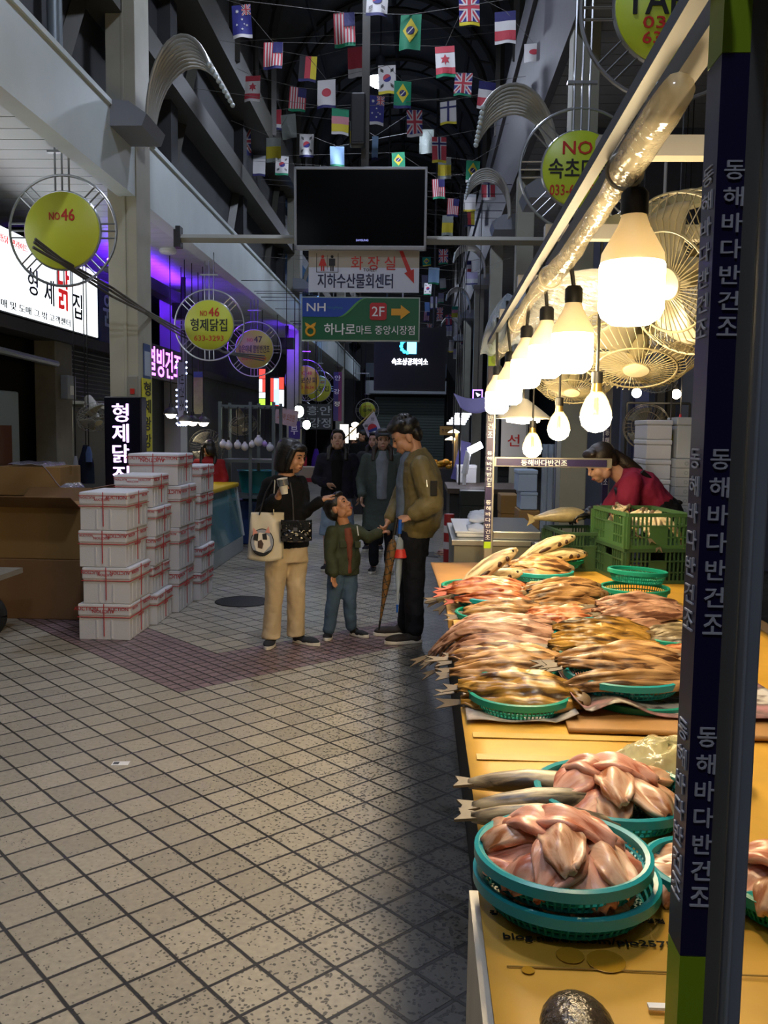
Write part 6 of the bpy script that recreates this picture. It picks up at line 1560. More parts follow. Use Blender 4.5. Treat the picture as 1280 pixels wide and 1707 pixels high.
t = thing('upright_fridge', 'pale blue-white upright cooler at the left frame edge with a brown side', 'cooler', (-4.3, 8.65, 0))
MB().bb(-.5, .12, -.5, .45, 0, 1.95).build('cabinet', mat('blue_white_enamel', '9fb4c6', .35), t, bevel=.02)
MB().bb(-.4, .13, -.515, -.5, .9, 1.9).build('door', mat('cooler_door', 'aebfcf', .3), t)
MB().bb(.12, .16, -.36, .18, 1.1, 1.6).build('notice_board', mat('brown_board', '6b3e30', .6), t)
t = thing('steel_pipe', 'grey steel pipe slanting across the upper left shop front', 'pipe', (-3.9, 8.3, 2.28))
MB().tube([(0, -2, .05), (0, 1.1, -.02)], .035, 8).build('tube', mat('pale_pipe', '7f8a90', .4, .4), t)
def hung(label, u, v0, v1, y, wpx, m_, name='jacket', seed=1):
    a = aty(u, v0, y); b = aty(u, v1, y); w = wpx / FPX * y; h = a.z - b.z
    def fn(p, q):
        th = 2 * PI * p; r = w / 2 * (.35 + .65 * min(1, q * 2.2)) * (1 + .12 * math.sin(4 * th + seed) * q); return V((r * math.cos(th), r * .45 * math.sin(th), -h * q))
    t = thing(name, label, 'garment', a); MB().grid(fn, 20, 14).build('cloth', m_, t, 'all'); hang(t, -.02, XL if a.x < 0 else XR, 'hook', .006, steel_dark)
hung('dark blue jacket hanging on the grey pillar at the left', 143, 742, 806, 9.3, 26, fold_cloth('dark_blue_jacket', '1d2336'), seed=2)
hung('white plastic bag hanging left of the dark blue jacket', 126, 760, 818, 9.25, 13, mat('white_bag', 'a9acb8', .4), 'carrier_bag', 3)
hung('light blue cloth hanging over the dark jacket on the pillar', 148, 744, 770, 9.2, 12, mat('light_blue_cloth', '5a74a8', .8), 'cloth', 4)
t = thing('fuse_box', 'small grey fuse box fixed to the grey pillar', 'box', (-3.86, 9.6, 2.02)); MB().bb(-.04, .04, -.12, .12, -.13, .13).build('case', mat('grey_case', '8a93a4', .5), t, bevel=.01); MB().bb(.04, .045, -.06, .06, -.08, .02).build('label', white_plate, t)
fan(aty(160, 694, 9.2), .2, (.5, -.5, -.75), 'small pale fan tipped down beside the vertical lit sign', None, mat('pale_fan', '9a9890', .4), 28, 'small fans of the left shops')

# vertical LED sign
a = aty(175, 661, 8.05); b = aty(240, 661, 8.05)
t = thing('vertical_led_sign', 'black standing sign with glowing pink-white Korean letters beside the boxes', 'sign', ((a.x + b.x) / 2, 8.07, 0), None, -.12)
W = b.x - a.x
MB().bb(-W / 2, W / 2, -.06, .06, .35, a.z).build('cabinet', mat('navy_black_sign', '0b0c1c', .3), t, bevel=.01)
MB().bb(-W / 2 - .02, W / 2 + .02, -.1, .1, 0, .35).build('base', steel_dark, t)
pink = glow('pink_led_glow', 'e9b8ff', 2.2)
for k, ch in enumerate('형제닭집'):
    p = aty(203, (688, 722, 756, 792)[k], 8.0); lettering(ch, frame_mat((-.02, -.064, p.z), *FACE), pink, t, width=.155, height=.165, bold=.015)
halo = glow('violet_led_edge', '5a2cff', 1.5)
# column fittings
t = thing('column_notice', 'blue and white notice fixed to the first left column', 'notice', (XL + .012, 8.46, aty(246, 603, 8.4).z)); MB().bb(0, .008, -.1, .1, -.17, .17).build('plate', mat('notice_blue', '3a4f80', .5), t); MB().bb(.008, .01, -.085, .085, -.13, .1).build('sheet', mat('notice_white', 'a8b4c4', .6), t)
p = aty(245, 630, 8.3); q = aty(252, 752, 8.4)
t = thing('yellow_banner', 'narrow yellow vertical sign with black Korean letters on the first column', 'sign', (XL + .016, 8.43, (p.z + q.z) / 2)); hh = p.z - q.z
MB().bb(0, .01, -.14, .14, -hh / 2, hh / 2).build('board', mat('yellow_board', 'd0cc30', .5), t)
for k, ch in enumerate('형제왕강'): lettering(ch, frame_mat((.0115, 0, hh / 2 - hh * (.14 + .24 * k)), *SIDE), ink_black, t, width=.2, height=.13, bold=.012)
t = thing('column_socket', 'small electric socket box with a red switch on the first left column', 'socket', aty(222, 648, 8.2)); MB().bb(-.05, .05, -.02, .02, -.12, .12).build('case', mat('socket_case', '8b8a80', .5), t, bevel=.01); MB().bb(-.02, .02, -.03, -.02, -.05, 0).build('switch', ink_red, t)
t = thing('wire_bundle', 'dark bundle of cables strung past the round signs on the left', 'cable', (0, 0, 0))
pts = [aty(55, 412, 6.6), aty(100, 438, 6.8), aty(185, 492, 7.9), aty(240, 522, 8.05), aty(300, 558, 11.7), aty(372, 590, 12.6), aty(440, 600, 14)]
for k in range(3):
    MB().tube([p + V((0, .02 * k, .025 * k + .02 * math.sin(3 * i + k))) for i, p in enumerate(pts)], .012, 5).build('cable', mat('grey_cable', '4a4843', .6), t)
t = thing('utility_pipe', 'vertical pale pipe rising above the left fascia', 'pipe', (XL - .3, 7.2, 0)); MB().tube([(0, 0, ZL1), (0, 0, 7.5)], .06, 10).build('tube', mat('pale_pipe', '7f8a90', .4, .4), t, True)

# LED matrix board, hanging banner, pendant lamps of the second shop
t = thing('led_board', 'magenta dot-matrix board with glowing Korean letters over the second left shop', 'sign', (-3.8, 12.9, aty(300, 607, 12.9).z), None)
MB().bb(-.05, .05, -.95, .95, -.24, .24).build('cabinet', mat('led_black', '0d0d10', .5), t)
lettering('열빙건조', frame_mat((.054, 0, 0), *SIDE), glow('magenta_led', 'd86cff', 3), t, width=1.7, height=.4, bold=.01)
p = aty(303, 655, 12.2)
t = thing('led_frame_banner', 'narrow pale banner edged with blue-white lights, hanging below the magenta board', 'banner', p)
MB().bb(-.06, .06, -.01, .01, -.42, .42).build('sheet', mat('pale_banner', '8a8da0', .6), t)
lettering('반건조', frame_mat((0, -.012, 0), (0, 0, -1), (1, 0, 0)), ink_black, t, width=.5, height=.07)
mb = MB()
for k in range(12):
    z = -.42 + .84 * k / 11
    if k < 5 or k > 8: mb.sphere((.07, -.01, z), .012, 8, 6)
    if k < 7 or k > 9: mb.sphere((-.07, -.01, z), .012, 8, 6)
for k in range(4): mb.sphere((-.05 + .033 * k, -.01, -.44), .014, 8, 6)
mb.build('light_string', glow('blue_white_led', 'b4c4ff', 9), t)
MB().tube([(0, 0, .42), (0, 0, ZL0 + .1 - p.z)], .006, 5).build('cord', cord_m, t)
p = aty(331, 655, 12.6)
t = thing('price_banner', 'yellowed paper price banner hanging right of the lit banner', 'banner', p); MB().bb(-.07, .07, -.004, .004, -.3, .22).build('sheet', mat('yellow_paper', '9a9468', .7, noise=.2, nscale=14), t); MB().bb(-.07, .07, -.006, .005, .22, .3).build('header', mat('notice_blue', '3a4f80', .5), t); MB().tube([(0, 0, .3), (0, 0, ZL0 + .1 - p.z)], .006, 5).build('cord', cord_m, t)
for k, (u, v) in enumerate(((285, 690), (309, 702), (321, 703), (339, 704))):
    p = aty(u, v, 11.4 + .25 * k); r = .075
    t = thing('shop_pendant_lamp', ('lit dome lamp hanging lowest left of the second shop', 'second lit dome lamp from the left in the second shop', 'third lit dome lamp from the left in the second shop', 'rightmost lit dome lamp of the second shop')[k], 'lamp', p, 'lit dome lamps of the second left shop')
    MB().lathe([(0, -r * .8), (r * .6, -r * .6), (r, 0), (0, .01)], n=20).build('globe', glow('shop_warm_glow', 'fff0d0', 14), t, True); MB().lathe([(r * 1.3, -.005), (r * 1.1, r * .6), (r * .4, r * 1.1), (.02, r * 1.8)], n=20).build('shade', mat('dark_lamp_shade', '2a2a2c', .5), t, True); MB().tube([(0, 0, r * 1.6), (0, 0, ZL0 + .1 - p.z)], .006, 5).build('cord', cord_m, t)
fan(aty(345, 745, 11.9), .24, (.3, -.95, 0), 'dark standing fan above the person in red', None, mat('dark_fan_wire', '3c3a38', .5), 30, 'small fans of the left shops', stand=0)

# freezer with yellow lids
t = thing('display_freezer', 'glass-fronted display freezer with a yellow top beside the white boxes', 'freezer', (-2.72, 10.35, 0))
MB().bb(-.4, .4, -1.15, 1.15, 0, .2).bb(-.4, -.3, -1.15, 1.15, .2, .86).build('cabinet', mat('freezer_white', 'a6b0b4', .4), t, bevel=.01)
MB().prism([(-.3, .2), (.4, .2), (.3, .84), (-.3, .84)], frame_mat((0, -1.15, 0), (1, 0, 0), (0, 0, 1)) @ Matrix.Translation((0, 0, -2.3)), 2.3).build('glass', mat('teal_glass', '5f8d96', .12, coat=.5), t)
for y in (-1.15, 1.15): MB().tube([(.4, y, .2), (.3, y, .86)], .02, 4).build('edge_frame', mat('freezer_white', 'a6b0b4', .4), t)
MB().bb(-.42, .34, -1.18, 1.18, .84, .9).build('yellow_lid', mat('yellow_lid', 'd6b418', .45), t, bevel=.02)
for k, (x, y) in enumerate(((-.12, -.55), (.02, .15))):
    o = thing('yellow_tub', ('nearer yellow tub on the freezer lid', 'farther yellow tub on the freezer lid')[k], 'tub', V((-2.72 + x, 10.35 + y, .9)), 'yellow tubs on the freezer'); MB().bb(-.13, .13, -.2, .2, 0, .07).build('tub', mat('yellow_tub', 'd8bc20', .4), o, bevel=.015); MB().bb(-.14, .14, -.21, .21, .07, .09).build('lid', mat('yellow_tub', 'd8bc20', .4), o)
t = thing('plastic_tub', 'big turquoise tub behind the woman in black', 'tub', V((aty(430, 810, 12.4).x, 12.4, .6))); MB().lathe([(.0, 0), (.22, 0), (.28, .42), (.3, .42), (.27, .4), (.21, .02)], n=24).build('bucket', mat('tub_teal', '157884', .45), t, True)
t = thing('blue_crate_stand', 'blue plastic bin under the turquoise tub', 'bin', V((aty(428, 880, 12.4).x, 12.4, 0))); MB().bb(-.35, .35, -.3, .3, 0, .58).build('bin_body', mat('bin_blue', '2b4a8c', .5), t, bevel=.02); MB().bb(-.37, .37, -.32, .32, .54, .6).build('rim', mat('bin_blue', '2b4a8c', .5), t)

# steel rack with bulbs and fans
YR = 12.0
xa, xb = aty(375, 700, YR).x, aty(462, 700, YR).x
t = thing('steel_rack', 'grey slotted steel rack hung with bulbs behind the woman in black', 'rack', (0, YR, 0))
zt, zm = aty(400, 677, YR).z, aty(400, 766, YR).z
gal = mat('galvanised_rack', '5f6a72', .45, .5)
for x in (xa, (xa + xb) / 2 + .05, xb):
    for y in (-.3, .3): MB().bb(x - .02, x + .02, y - .02, y + .02, 0, zt + .05).build('upright', gal, t)
for z in (zt, zm, .7): MB().bb(xa, xb, -.3, .3, z - .03, z + .01).build('shelf', gal, t)
sb = mat('unlit_bulb', 'b8b8c8', .3); R_ = random.Random(4)
for k, (u, v, r) in enumerate(((372, 741, .05), (381, 743, .052), (396, 742, .05), (408, 745, .05), (420, 741, .042), (431, 736, .062), (441, 740, .036), (450, 746, .05))):
    p = aty(u, v, YR - .36); q = thing('hanging_bulb', ORD[k].replace('nearest', 'leftmost').replace('farthest', 'rightmost') .replace('second leftmost', 'second') + ' unlit white bulb hanging from the steel rack, counted from the left', 'bulb', p, 'unlit bulbs hanging on the rack')
    MB().sphere((0, 0, 0), (r, r, r * 1.05), 16, 10).build('globe', sb if k != 6 else mat('violet_bulb', '9a80c8', .3), q, True); MB().lathe([(r * .5, r * .8), (r * .3, r * 1.4), (0, r * 1.4)], n=12).build('collar', sb, q, True); MB().lathe([(r * .3, r * 1.4), (r * .28, r * 2.1), (0, r * 2.1)], n=10).tube([(0, 0, r * 2), (0, .0, zt - p.z - .02)], .005, 5).tube([(0, 0, zt - p.z - .02), (0, .1, zt - p.z - .02)], .005, 5).build('cord', cord_m, q)
fan(aty(405, 708, YR - .05), .19, (.35, -.55, -.75), 'pale desk fan tipped down inside the steel rack', zt - .03, mat('pale_fan', '9a9890', .4), 28, 'small fans of the left shops')
t = thing('price_card', 'pinkish price card hanging near the lit bulbs, behind the woman in black', 'card', aty(477, 695, 13)); MB().box((0, 0, 0), (.34, .008, .24), (0, .18, 0)).build('card', mat('pink_card', 'b09aa0', .7, noise=.15, nscale=12), t); lettering('고등어 오천원', frame_mat((0, -.007, 0), (1, 0, -.18), (.18, 0, 1)), mat('card_orange', '9a5a40', .6), t, width=.26, height=.1); hang(t, .1, XL)
for k, (u, v, r) in enumerate(((498, 686, .085), (511, 708, .07))):
    p = aty(u, v, 15.0 + k); t = thing('bare_bulb', ('bright greenish bulb at the second left column, upper one', 'bright greenish bulb at the second left column, lower one')[k], 'lamp', p, 'bright bare bulbs at the second column'); MB().sphere((0, 0, 0), (r, r, r * 1.2), 18, 12).build('globe', glow('green_white_glow', 'e8ffe0', 14), t, True); MB().lathe([(r * .4, r * 1.1), (r * .3, r * 1.6), (0, r * 1.6)], n=12).build('socket', black_pl, t); hang(t, r * 1.5, XL)
# lit menu boards, dark shop sign, banners
def board(name, label, u0, v0, u1, v1, y, m_, txts=(), rz=0, emis=None, bands=()):
    a, b = aty(u0, v0, y), aty(u1, v1, y); W, H2 = b.x - a.x, a.z - b.z; c = V(((a.x + b.x) / 2, y, (a.z + b.z) / 2))
    t = thing(name, label, 'sign', c); MB().bb(-W / 2, W / 2, 0, .06, -H2 / 2, H2 / 2).build('board', m_, t)
    for i, (x0, x1, z0, z1, mm) in enumerate(bands): MB().bb(W * x0, W * x1, -.006, 0, H2 * z0, H2 * z1).build('picture_panel', mm, t)
    for s, x, z, w_, h_, mm in txts: lettering(s, frame_mat((W * x, -.009, H2 * z), *FACE), mm, t, width=W * w_, height=H2 * h_, bold=.01)
    hang(t, H2 / 2 - .01, XL, 'hanger', .008)
    return t
er, ew, eg, eb = glow('menu_red', 'c8382c', 1.6), glow('menu_white', 'e8ecf4', 1.7), glow('menu_green', '8cc832', 1.6), glow('menu_blue', '9ab4dc', 1.4)
board('menu_light_box', 'narrow lit menu panel in red, white and green, left one of the two', 432, 612, 442, 675, 16.5, black_pl, (), 0, None, ((-.5, .5, .2, .45, er), (-.5, 0, -.15, .18, ew), (0, .5, -.15, .18, er), (-.5, .5, -.32, -.17, ew), (-.5, .5, -.5, -.34, eg)))
board('menu_light_box', 'wider lit menu panel in red, blue and white, right one of the two', 451, 628, 473, 680, 16.5, black_pl, (), 0, None, ((-.5, -.28, -.3, .45, er), (-.5, -.28, -.5, -.32, eg), (-.26, .12, -.4, .45, eb), (.14, .5, .1, .48, er), (.14, .5, -.45, .08, ew), (-.2, -.02, .1, .4, ew), (-.24, .1, -.5, -.42, er)))
board('dark_shop_sign', 'black shop sign with two lines of grey Korean letters behind the second column', 497, 673, 553, 716, 18.2, mat('slate_sign', '2e3238', .6), (('흥안', .12, .24, .72, .36, mat('grey_letters', '9aa0a6', .6)), ('닭강정', .0, -.24, .92, .38, mat('grey_letters', '9aa0a6', .6))))
board('violet_shop_sign', 'small violet sign with one white Korean letter behind the woman in black', 481, 702, 500, 732, 14.6, mat('violet_board', '3a2c7c', .5), (('부', 0, 0, .6, .5, white_plate),))
board('vertical_banner', 'tall magenta and violet vertical banner beyond the second left column', 556, 620, 569, 702, 21.5, mat('magenta_banner', '6c2a5a', .6), (('안전제일닭강정'[0], 0, .38, .7, .1, white_plate), ('강', -.1, .1, .7, .1, white_plate), ('정', -.1, -.15, .7, .1, white_plate)), 0, None, ((-.5, .1, -.5, .5, mat('violet_strip', '34306c', .6)),))
board('lit_shop_window', 'glowing white shop window with fried food far down the left', 566, 706, 581, 740, 17.8, black_pl, (), 0, None, ((-.46, .46, -.46, .46, glow('food_window_glow', 'fff0d8', 3)),))
board('lit_shop_sign', 'small glowing white hanging sign beside the lit shop window', 583, 712, 594, 734, 18.4, black_pl, (('닭', 0, .1, .5, .4, ink_black),), 0, None, ((-.46, .46, -.46, .46, glow('food_sign_glow', 'ffe8c8', 3)),))
for k, (u, v) in enumerate(((601, 726), (608, 728), (592, 708))):
    p = aty(u, v, 19 + k); t = thing('food_stall_lamp', ('warm lamp over the far left food stall, left one', 'warm lamp over the far left food stall, right one', 'warm lamp over the far left food stall, highest one')[k], 'lamp', p); MB().sphere((0, 0, 0), (.09, .09, .06), 14, 8).build('globe', glow('shop_warm_glow', 'fff0d0', 14), t, True); hang(t, .05, XL)
t = thing('food_stall', 'far left food stall heaped with golden fried food', 'stall', (aty(592, 790, 17.2).x - .1, 17.2, 0)); MB().bb(-.35, .4, -.4, .4, 0, .85).build('counter', steel_dark, t)
mb = MB(); R_ = random.Random(3)
for k in range(40): mb.sphere((R_.uniform(-.3, .35), R_.uniform(-.35, .35), .88 + R_.uniform(0, .14)), (R_.uniform(.04, .08), .05, .035), 8, 6, Euler((R_.uniform(-1, 1), R_.uniform(-1, 1), 0)).to_matrix())
o = mb.build('fried_food', mat('fried_gold', 'd08a30', .5), t, 'all'); o['kind'] = 'stuff'
# clothes and sheets between rack and second column
hung('violet and dark jacket hanging behind the two women', 527, 748, 792, 14.2, 16, mat('violet_cloth', '3c1c86', .8), seed=5)
hung('bright red scarf hanging left of the violet jacket', 508, 745, 790, 14.0, 7, mat('red_cloth', 'a8203c', .8), 'scarf', 6)
t = thing('market_table', 'low red table with parcels behind the woman in black', 'table', (aty(512, 805, 13.4).x, 13.4, 0)); MB().bb(-.3, .35, -.3, .3, .82, .88).build('top', mat('red_table', '8c1c28', .5), t)
for x in (-.27, .32):
    for y in (-.27, .27): MB().bb(x - .02, x + .02, y - .02, y + .02, 0, .82).build('leg', steel_dark, t)
t = thing('kraft_parcel', 'beige carton on the low red table behind the boy', 'carton', (aty(518, 815, 13.0).x, 13.3, .882)); MB().bb(-.2, .2, -.15, .15, 0, .16).build('carton_body', mat('beige_carton', '9a8c78', .7), t)
p = aty(628, 762, 12.6)
t = thing('flag_on_staff', 'white Korean flag on a slanting staff behind the man', 'flag', aty(610, 722, 13)); 
a, b = aty(592, 714, 13) - t.location, aty(624, 683, 13) - t.location
MB().tube([a - (b - a) * 1.5, b], .01, 6).build('staff', mat('bamboo_staff', 'a89a58', .6), t); MB().tube([a - (b - a) * 1.5, V(((a - (b - a) * 1.5).x, (a - (b - a) * 1.5).y, -t.location.z))], .014, 6).build('stand', steel_dark, t); MB().sphere(b, .018, 8, 6).build('finial', mat('gold_tip', 'c8a838', .4, .6), t)
fl = [aty(623, 685, 13), aty(604, 708, 13), aty(639, 727, 13), aty(618, 738, 13)]
FV = [q - t.location for q in fl]
flag_cloth = mat('flag_white_cloth', 'c8c4d4', .8)
o = sheet(lambda p, q: FV[0].lerp(FV[2], p).lerp(FV[1].lerp(FV[3], p), q) + V((0, .02 * math.sin(6 * p), 0)), 10, 8, .004, 'cloth', flag_cloth, t)
cen = (FV[0] + FV[1] + FV[2] + FV[3]) / 4 + V((0, -.03, 0))
for nm, m_, a0 in (('emblem_red', mat('taegeuk_red', 'b8303c', .7), .4), ('emblem_blue', mat('taegeuk_blue', '2a3a8c', .7), .4 + PI)):
    MB().prism([(math.cos(a0 + PI * k / 12) * .07, math.sin(a0 + PI * k / 12) * .07) for k in range(13)], frame_mat(cen, *FACE), .003).build(nm, m_, t)
mb = MB()
for p, q in ((.2, .25), (.2, .8), (.8, .25), (.8, .75)):
    c = FV[0].lerp(FV[2], p).lerp(FV[1].lerp(FV[3], p), q) + V((0, -.03, 0))
    for k in range(3): mb.box(c + V((0, 0, .014 * (k - 1))), (.05, .004, .007))
mb.build('trigram', ink_black, t)
p = atz(405, 1003, 0)
def cover(p, r, label): o = MB().lathe([(0, .004), (r, .004), (r, 0)], n=40).ring((0, 0, .003), r * .97, .004, 40, 5).build('manhole_cover', mat('manhole_iron', '1c1a18', .6, .4, noise=.2, nscale=30, bump=.6, bscale=70)); o.location = p; tag(o, label, 'manhole cover')
cover(p, .26, 'round dark manhole cover on the floor beside the woman in black')
cover(atz(732, 925, 0), .26, 'round dark manhole cover far off on the floor right of the man')
p = atz(201, 1273, 0)
t = thing('paper_label', 'small printed white paper label lying on the tiled floor', 'label', p + V((0, 0, .001)), None, .1); MB().bb(-.04, .04, -.025, .025, 0, .001).build('sheet', white_plate, t); MB().bb(-.034, -.008, -.012, .016, .001, .0016).build('print', mat('grey_print', '4a4e58', .7), t)
# ================================================================== right side beyond the fish table
t = thing('paper_notice', 'white paper notice with one red Korean letter on the second right column', 'notice', aty(856, 722, 12.305)); MB().bb(-.17, .17, -.01, 0, -.4, .25).build('sheet', mat('cream_notice', 'd0cabc', .6), t); lettering('선', frame_mat((0, -.013, -.1), *FACE), ink_red, t, width=.16, height=.16, bold=.01)
pale_foam = mat('bluish_foam', 'a6bbd6', .6)
def plain_box(name, label, u0, v0, u1, v1, y, d, m_, cat='box', z0=None, extra=None):
    a, b = aty(u0, v0, y), aty(u1, v1, y); W = b.x - a.x; zb = b.z if z0 is None else z0
    t = thing(name, label, cat, ((a.x + b.x) / 2, y + d / 2, zb)); H2 = a.z - zb
    MB().bb(-W / 2, W / 2, -d / 2, d / 2, 0, H2 * .8).build('body', m_, t, bevel=.008); MB().bb(-W / 2 - .005, W / 2 + .005, -d / 2 - .005, d / 2 + .005, H2 * .8, H2 - .002).build('lid', m_, t, bevel=.008); return t
Yb = 8.3
z1 = aty(880, 885, Yb).z
plain_box('cardboard_carton', 'brown carton under the pale blue boxes behind the steel counter', 866, 850, 898, 885, Yb, .4, mat('carton_mid', '9c7a4a', .75, noise=.1, nscale=3), 'carton', 0)
plain_box('foam_box', 'lower pale blue foam box behind the steel counter', 868, 820, 895, 850, Yb, .35, pale_foam)
plain_box('foam_box', 'upper pale blue foam box behind the steel counter', 864, 783, 895, 820, Yb, .35, pale_foam)
plain_box('cardboard_carton', 'brown carton on the floor left of the pale blue boxes', 836, 825, 862, 905, 9.0, .4, mat('carton_tan', '96733f', .75, noise=.12, nscale=3), 'carton', 0)
# far fish counter
Yc = 10.8
xa, xb = aty(746, 810, Yc).x, aty(842, 810, Yc).x
ztop = aty(790, 815, Yc).z
t = thing('far_fish_counter', 'dark fish counter beyond the steel counter, heaped with fish', 'counter', (0, Yc, 0))
MB().bb(xa, xb + .3, 0, 1.4, ztop - .06, ztop).build('top', mat('dark_counter_top', '4a3c30', .6), t); MB().bb(xa + .03, xb + .25, .05, 1.3, .1, ztop - .06).build('body', mat('dark_counter_body', '26282a', .6), t)
for x in (xa + .05, xb): MB().bb(x - .03, x + .03, .02, .08, 0, .1).build('foot', steel_dark, t)
plain_box('fish_bin', 'black plastic bin in front of the far fish counter', 768, 818, 822, 862, Yc - .35, .3, mat('black_green_bin', '1a2622', .5), 'bin', 0)
Fm = (F_GREY, F_RED, F_TAN)
for i, (u, v, n, m_, nm) in enumerate(((765, 806, 4, F_GREY, 'left dark basket'), (792, 800, 4, F_TAN, 'middle basket'), (818, 797, 4, F_RED, 'right reddish basket'), (752, 796, 3, F_PINK, 'leftmost small basket'))):
    c = aty(u, v, Yc + .25 + .12 * i); c.z = ztop
    bb_, RR = basket(0, 0, 0, 0, 'round basket on the far fish counter, %s' % nm, m_=mat('far_basket', '16504a', .5), R=.2, at=V((c.x, c.y, ztop + .055)))
    pile(bb_, RR, n, .32, .09, m_, 'far fish', '%s of the far counter' % nm, depth=.26, z=.05, rise=.05, seed=20 + i)
c = aty(842, 805, 10.3)
bb_, RR = basket(0, 0, 0, 0, 'dark green basket of small upright fish right of the far stall post', m_=mat('far_basket', '16504a', .5), R=.16, at=V((c.x + .06, 9.25, aty(850, 826, 9.25).z + .05)))
for k in range(5): fish_obj('small_fish', split_fish_set('small', .14, .05, F_CREAM)[k % 3], bb_ + V((-.09 + .045 * k, 0, .08)), (0, -1.0, .3 * k), 'small pale fish standing %s from the left in the dark green basket' % ('first', 'second', 'third', 'fourth', 'fifth')[k], 'small upright fish')
# lamps and awning of the far stalls
t = thing('bent_tube_lamp', 'blinding white bent tube lamp over the far fish counter', 'lamp', aty(790, 775, 11.6))
a, b, c = (aty(x, y_, 11.6) - t.location for x, y_ in ((774, 790), (781, 752), (803, 741)))
MB().tube([a, a.lerp(b, .5), b], .04, 10).build('stand', white_plate, t, True); MB().tube([b, c], .045, 12).build('head', glow('cold_white_tube', 'f4f2ff', 22), t, True); MB().tube([a, (a.x, a.y, ztop - t.location.z)], .025, 8).build('pole', white_plate, t)
def awn(p, q): A, B = aty(756, 656, 12.6), aty(812, 661, 12.0); C, D = aty(768, 680, 11.6), aty(812, 684, 11.4); return A.lerp(B, p).lerp(C.lerp(D, p), q) + V((0, 0, -.05 * math.sin(PI * p)))
o = sheet(awn, 12, 6, .01, 'stall_awning', mat('lilac_awning', '7e76a8', .7))
for u_, v_, y_ in ((757, 657, 12.6), (768, 680, 11.6)):
    q_ = aty(u_, v_, y_); MB().tube([(q_.x, q_.y, 0), q_], .012, 6).build('awning_pole', steel_dark, o); tag(o, 'lilac cloth awning sagging over the far stall', 'awning')
for k in range(5):
    p = aty(772 - 3 * k, 690 + 4 * k, 15 - .5 * k); t = thing('panel_light', '%s bright strip light of the row over the far right stalls' % ('highest', 'second', 'third', 'fourth', 'lowest')[k], 'lamp', p, 'strip lights over the far right stalls'); MB().bb(-.13, .13, -.03, .03, -.015, .015).build('diffuser', glow('panel_glow', 'eef0ff', 8), t); hang(t, 0, XR)
plain_box('white_tub', 'white fish tub with a yellow front on the far fish counter', 762, 775, 794, 800, 12.0, .3, white_plate, 'tub', ztop)
t = thing('leaning_board', 'violet leaning board left of the white tub', 'board', aty(768, 768, 12.4)); MB().box((0, 0, 0), (.14, .03, .55), (0, .25, 0)).build('board', mat('violet_panel', '6a66a8', .6), t); MB().bb(-.1, -.04, 0, .03, -t.location.z, -.25).build('foot', steel_dark, t)
for k, (u, v) in enumerate(((757, 720), (752, 732))):
    p = aty(u, v, 18.4 + .4 * k); t = thing('hooded_lamp', ('hooded lamp over yellow goods far down the right, upper one', 'hooded lamp over yellow goods far down the right, lower one')[k], 'lamp', p); MB().lathe([(0, .06), (.12, 0), (.13, -.02), (.0, -.01)], n=16).build('hood', glow('hood_glow', 'ffe2b0', 6), t, True); MB().tube([(.05, 0, 0), (.08, 0, -p.z + .82)], .03, 8).build('stem', mat('cream_stem', 'c8b48c', .5), t)
t = thing('goods_table', 'far right table heaped with yellow goods under hooded lamps', 'stall', (aty(742, 790, 18).x, 18.4, 0)); MB().bb(-.35, .4, -.4, .6, 0, .84).build('counter', steel_dark, t)
mb = MB(); R_ = random.Random(8)
for k in range(36): mb.sphere((R_.uniform(-.3, .35), R_.uniform(-.35, .5), .87 + R_.uniform(0, .12)), (.07, .06, .04), 8, 6)
o = mb.build('yellow_goods', mat('yellow_goods', 'e0a428', .5), t, 'all'); o['kind'] = 'stuff'
board2 = thing('amber_sign', 'small amber sign far down the right side', 'sign', aty(745, 718, 20)); MB().bb(-.16, .16, 0, .05, -.1, .1).build('board', mat('amber_board', 'a8884a', .6), board2); lettering('한지상회', frame_mat((0, -.005, 0), *FACE), ink_black, board2, width=.24, height=.08, bold=.01); hang(board2, .1, XR, 'hanger')
t = thing('lit_arrow_sign', 'small violet-framed lit sign above the lilac awning', 'sign', aty(796, 658, 13.5)); mb = MB()
for x0, x1, z0, z1 in ((-.07, .07, .06, .075), (-.07, .07, -.075, -.06), (-.075, -.06, -.075, .075), (.06, .075, -.075, .075)): mb.bb(x0, x1, -.02, 0, z0, z1)
mb.build('frame', glow('violet_led', '8a5cff', 5), t); MB().bb(-.06, .06, -.01, 0, -.06, .06).build('panel', black_pl, t); MB().prism([(-.03, .03), (.04, -.0), (.0, -.03)], frame_mat((0, -.012, 0), *FACE), .003).build('arrow', glow('led_white', 'eef0ff', 5), t); hang(t, .07, XR)
t = thing('bollard', 'red post with white reflective bands at the aisle edge', 'bollard', V((aty(748, 900, 8.6).x, 8.6, 0)))
MB().lathe([(0, .8), (.05, .8), (.05, 0), (0, 0)], n=16).build('post', mat('bollard_red', '8e1c20', .5), t, True)
for z in (.46, .62): MB().lathe([(.052, z), (.052, z + .07)], n=16).build('reflective_band', mat('reflective', 'b8b8c0', .3), t)
MB().lathe([(0, .03), (.1, .02), (.12, 0)], n=18).build('foot', black_pl, t)
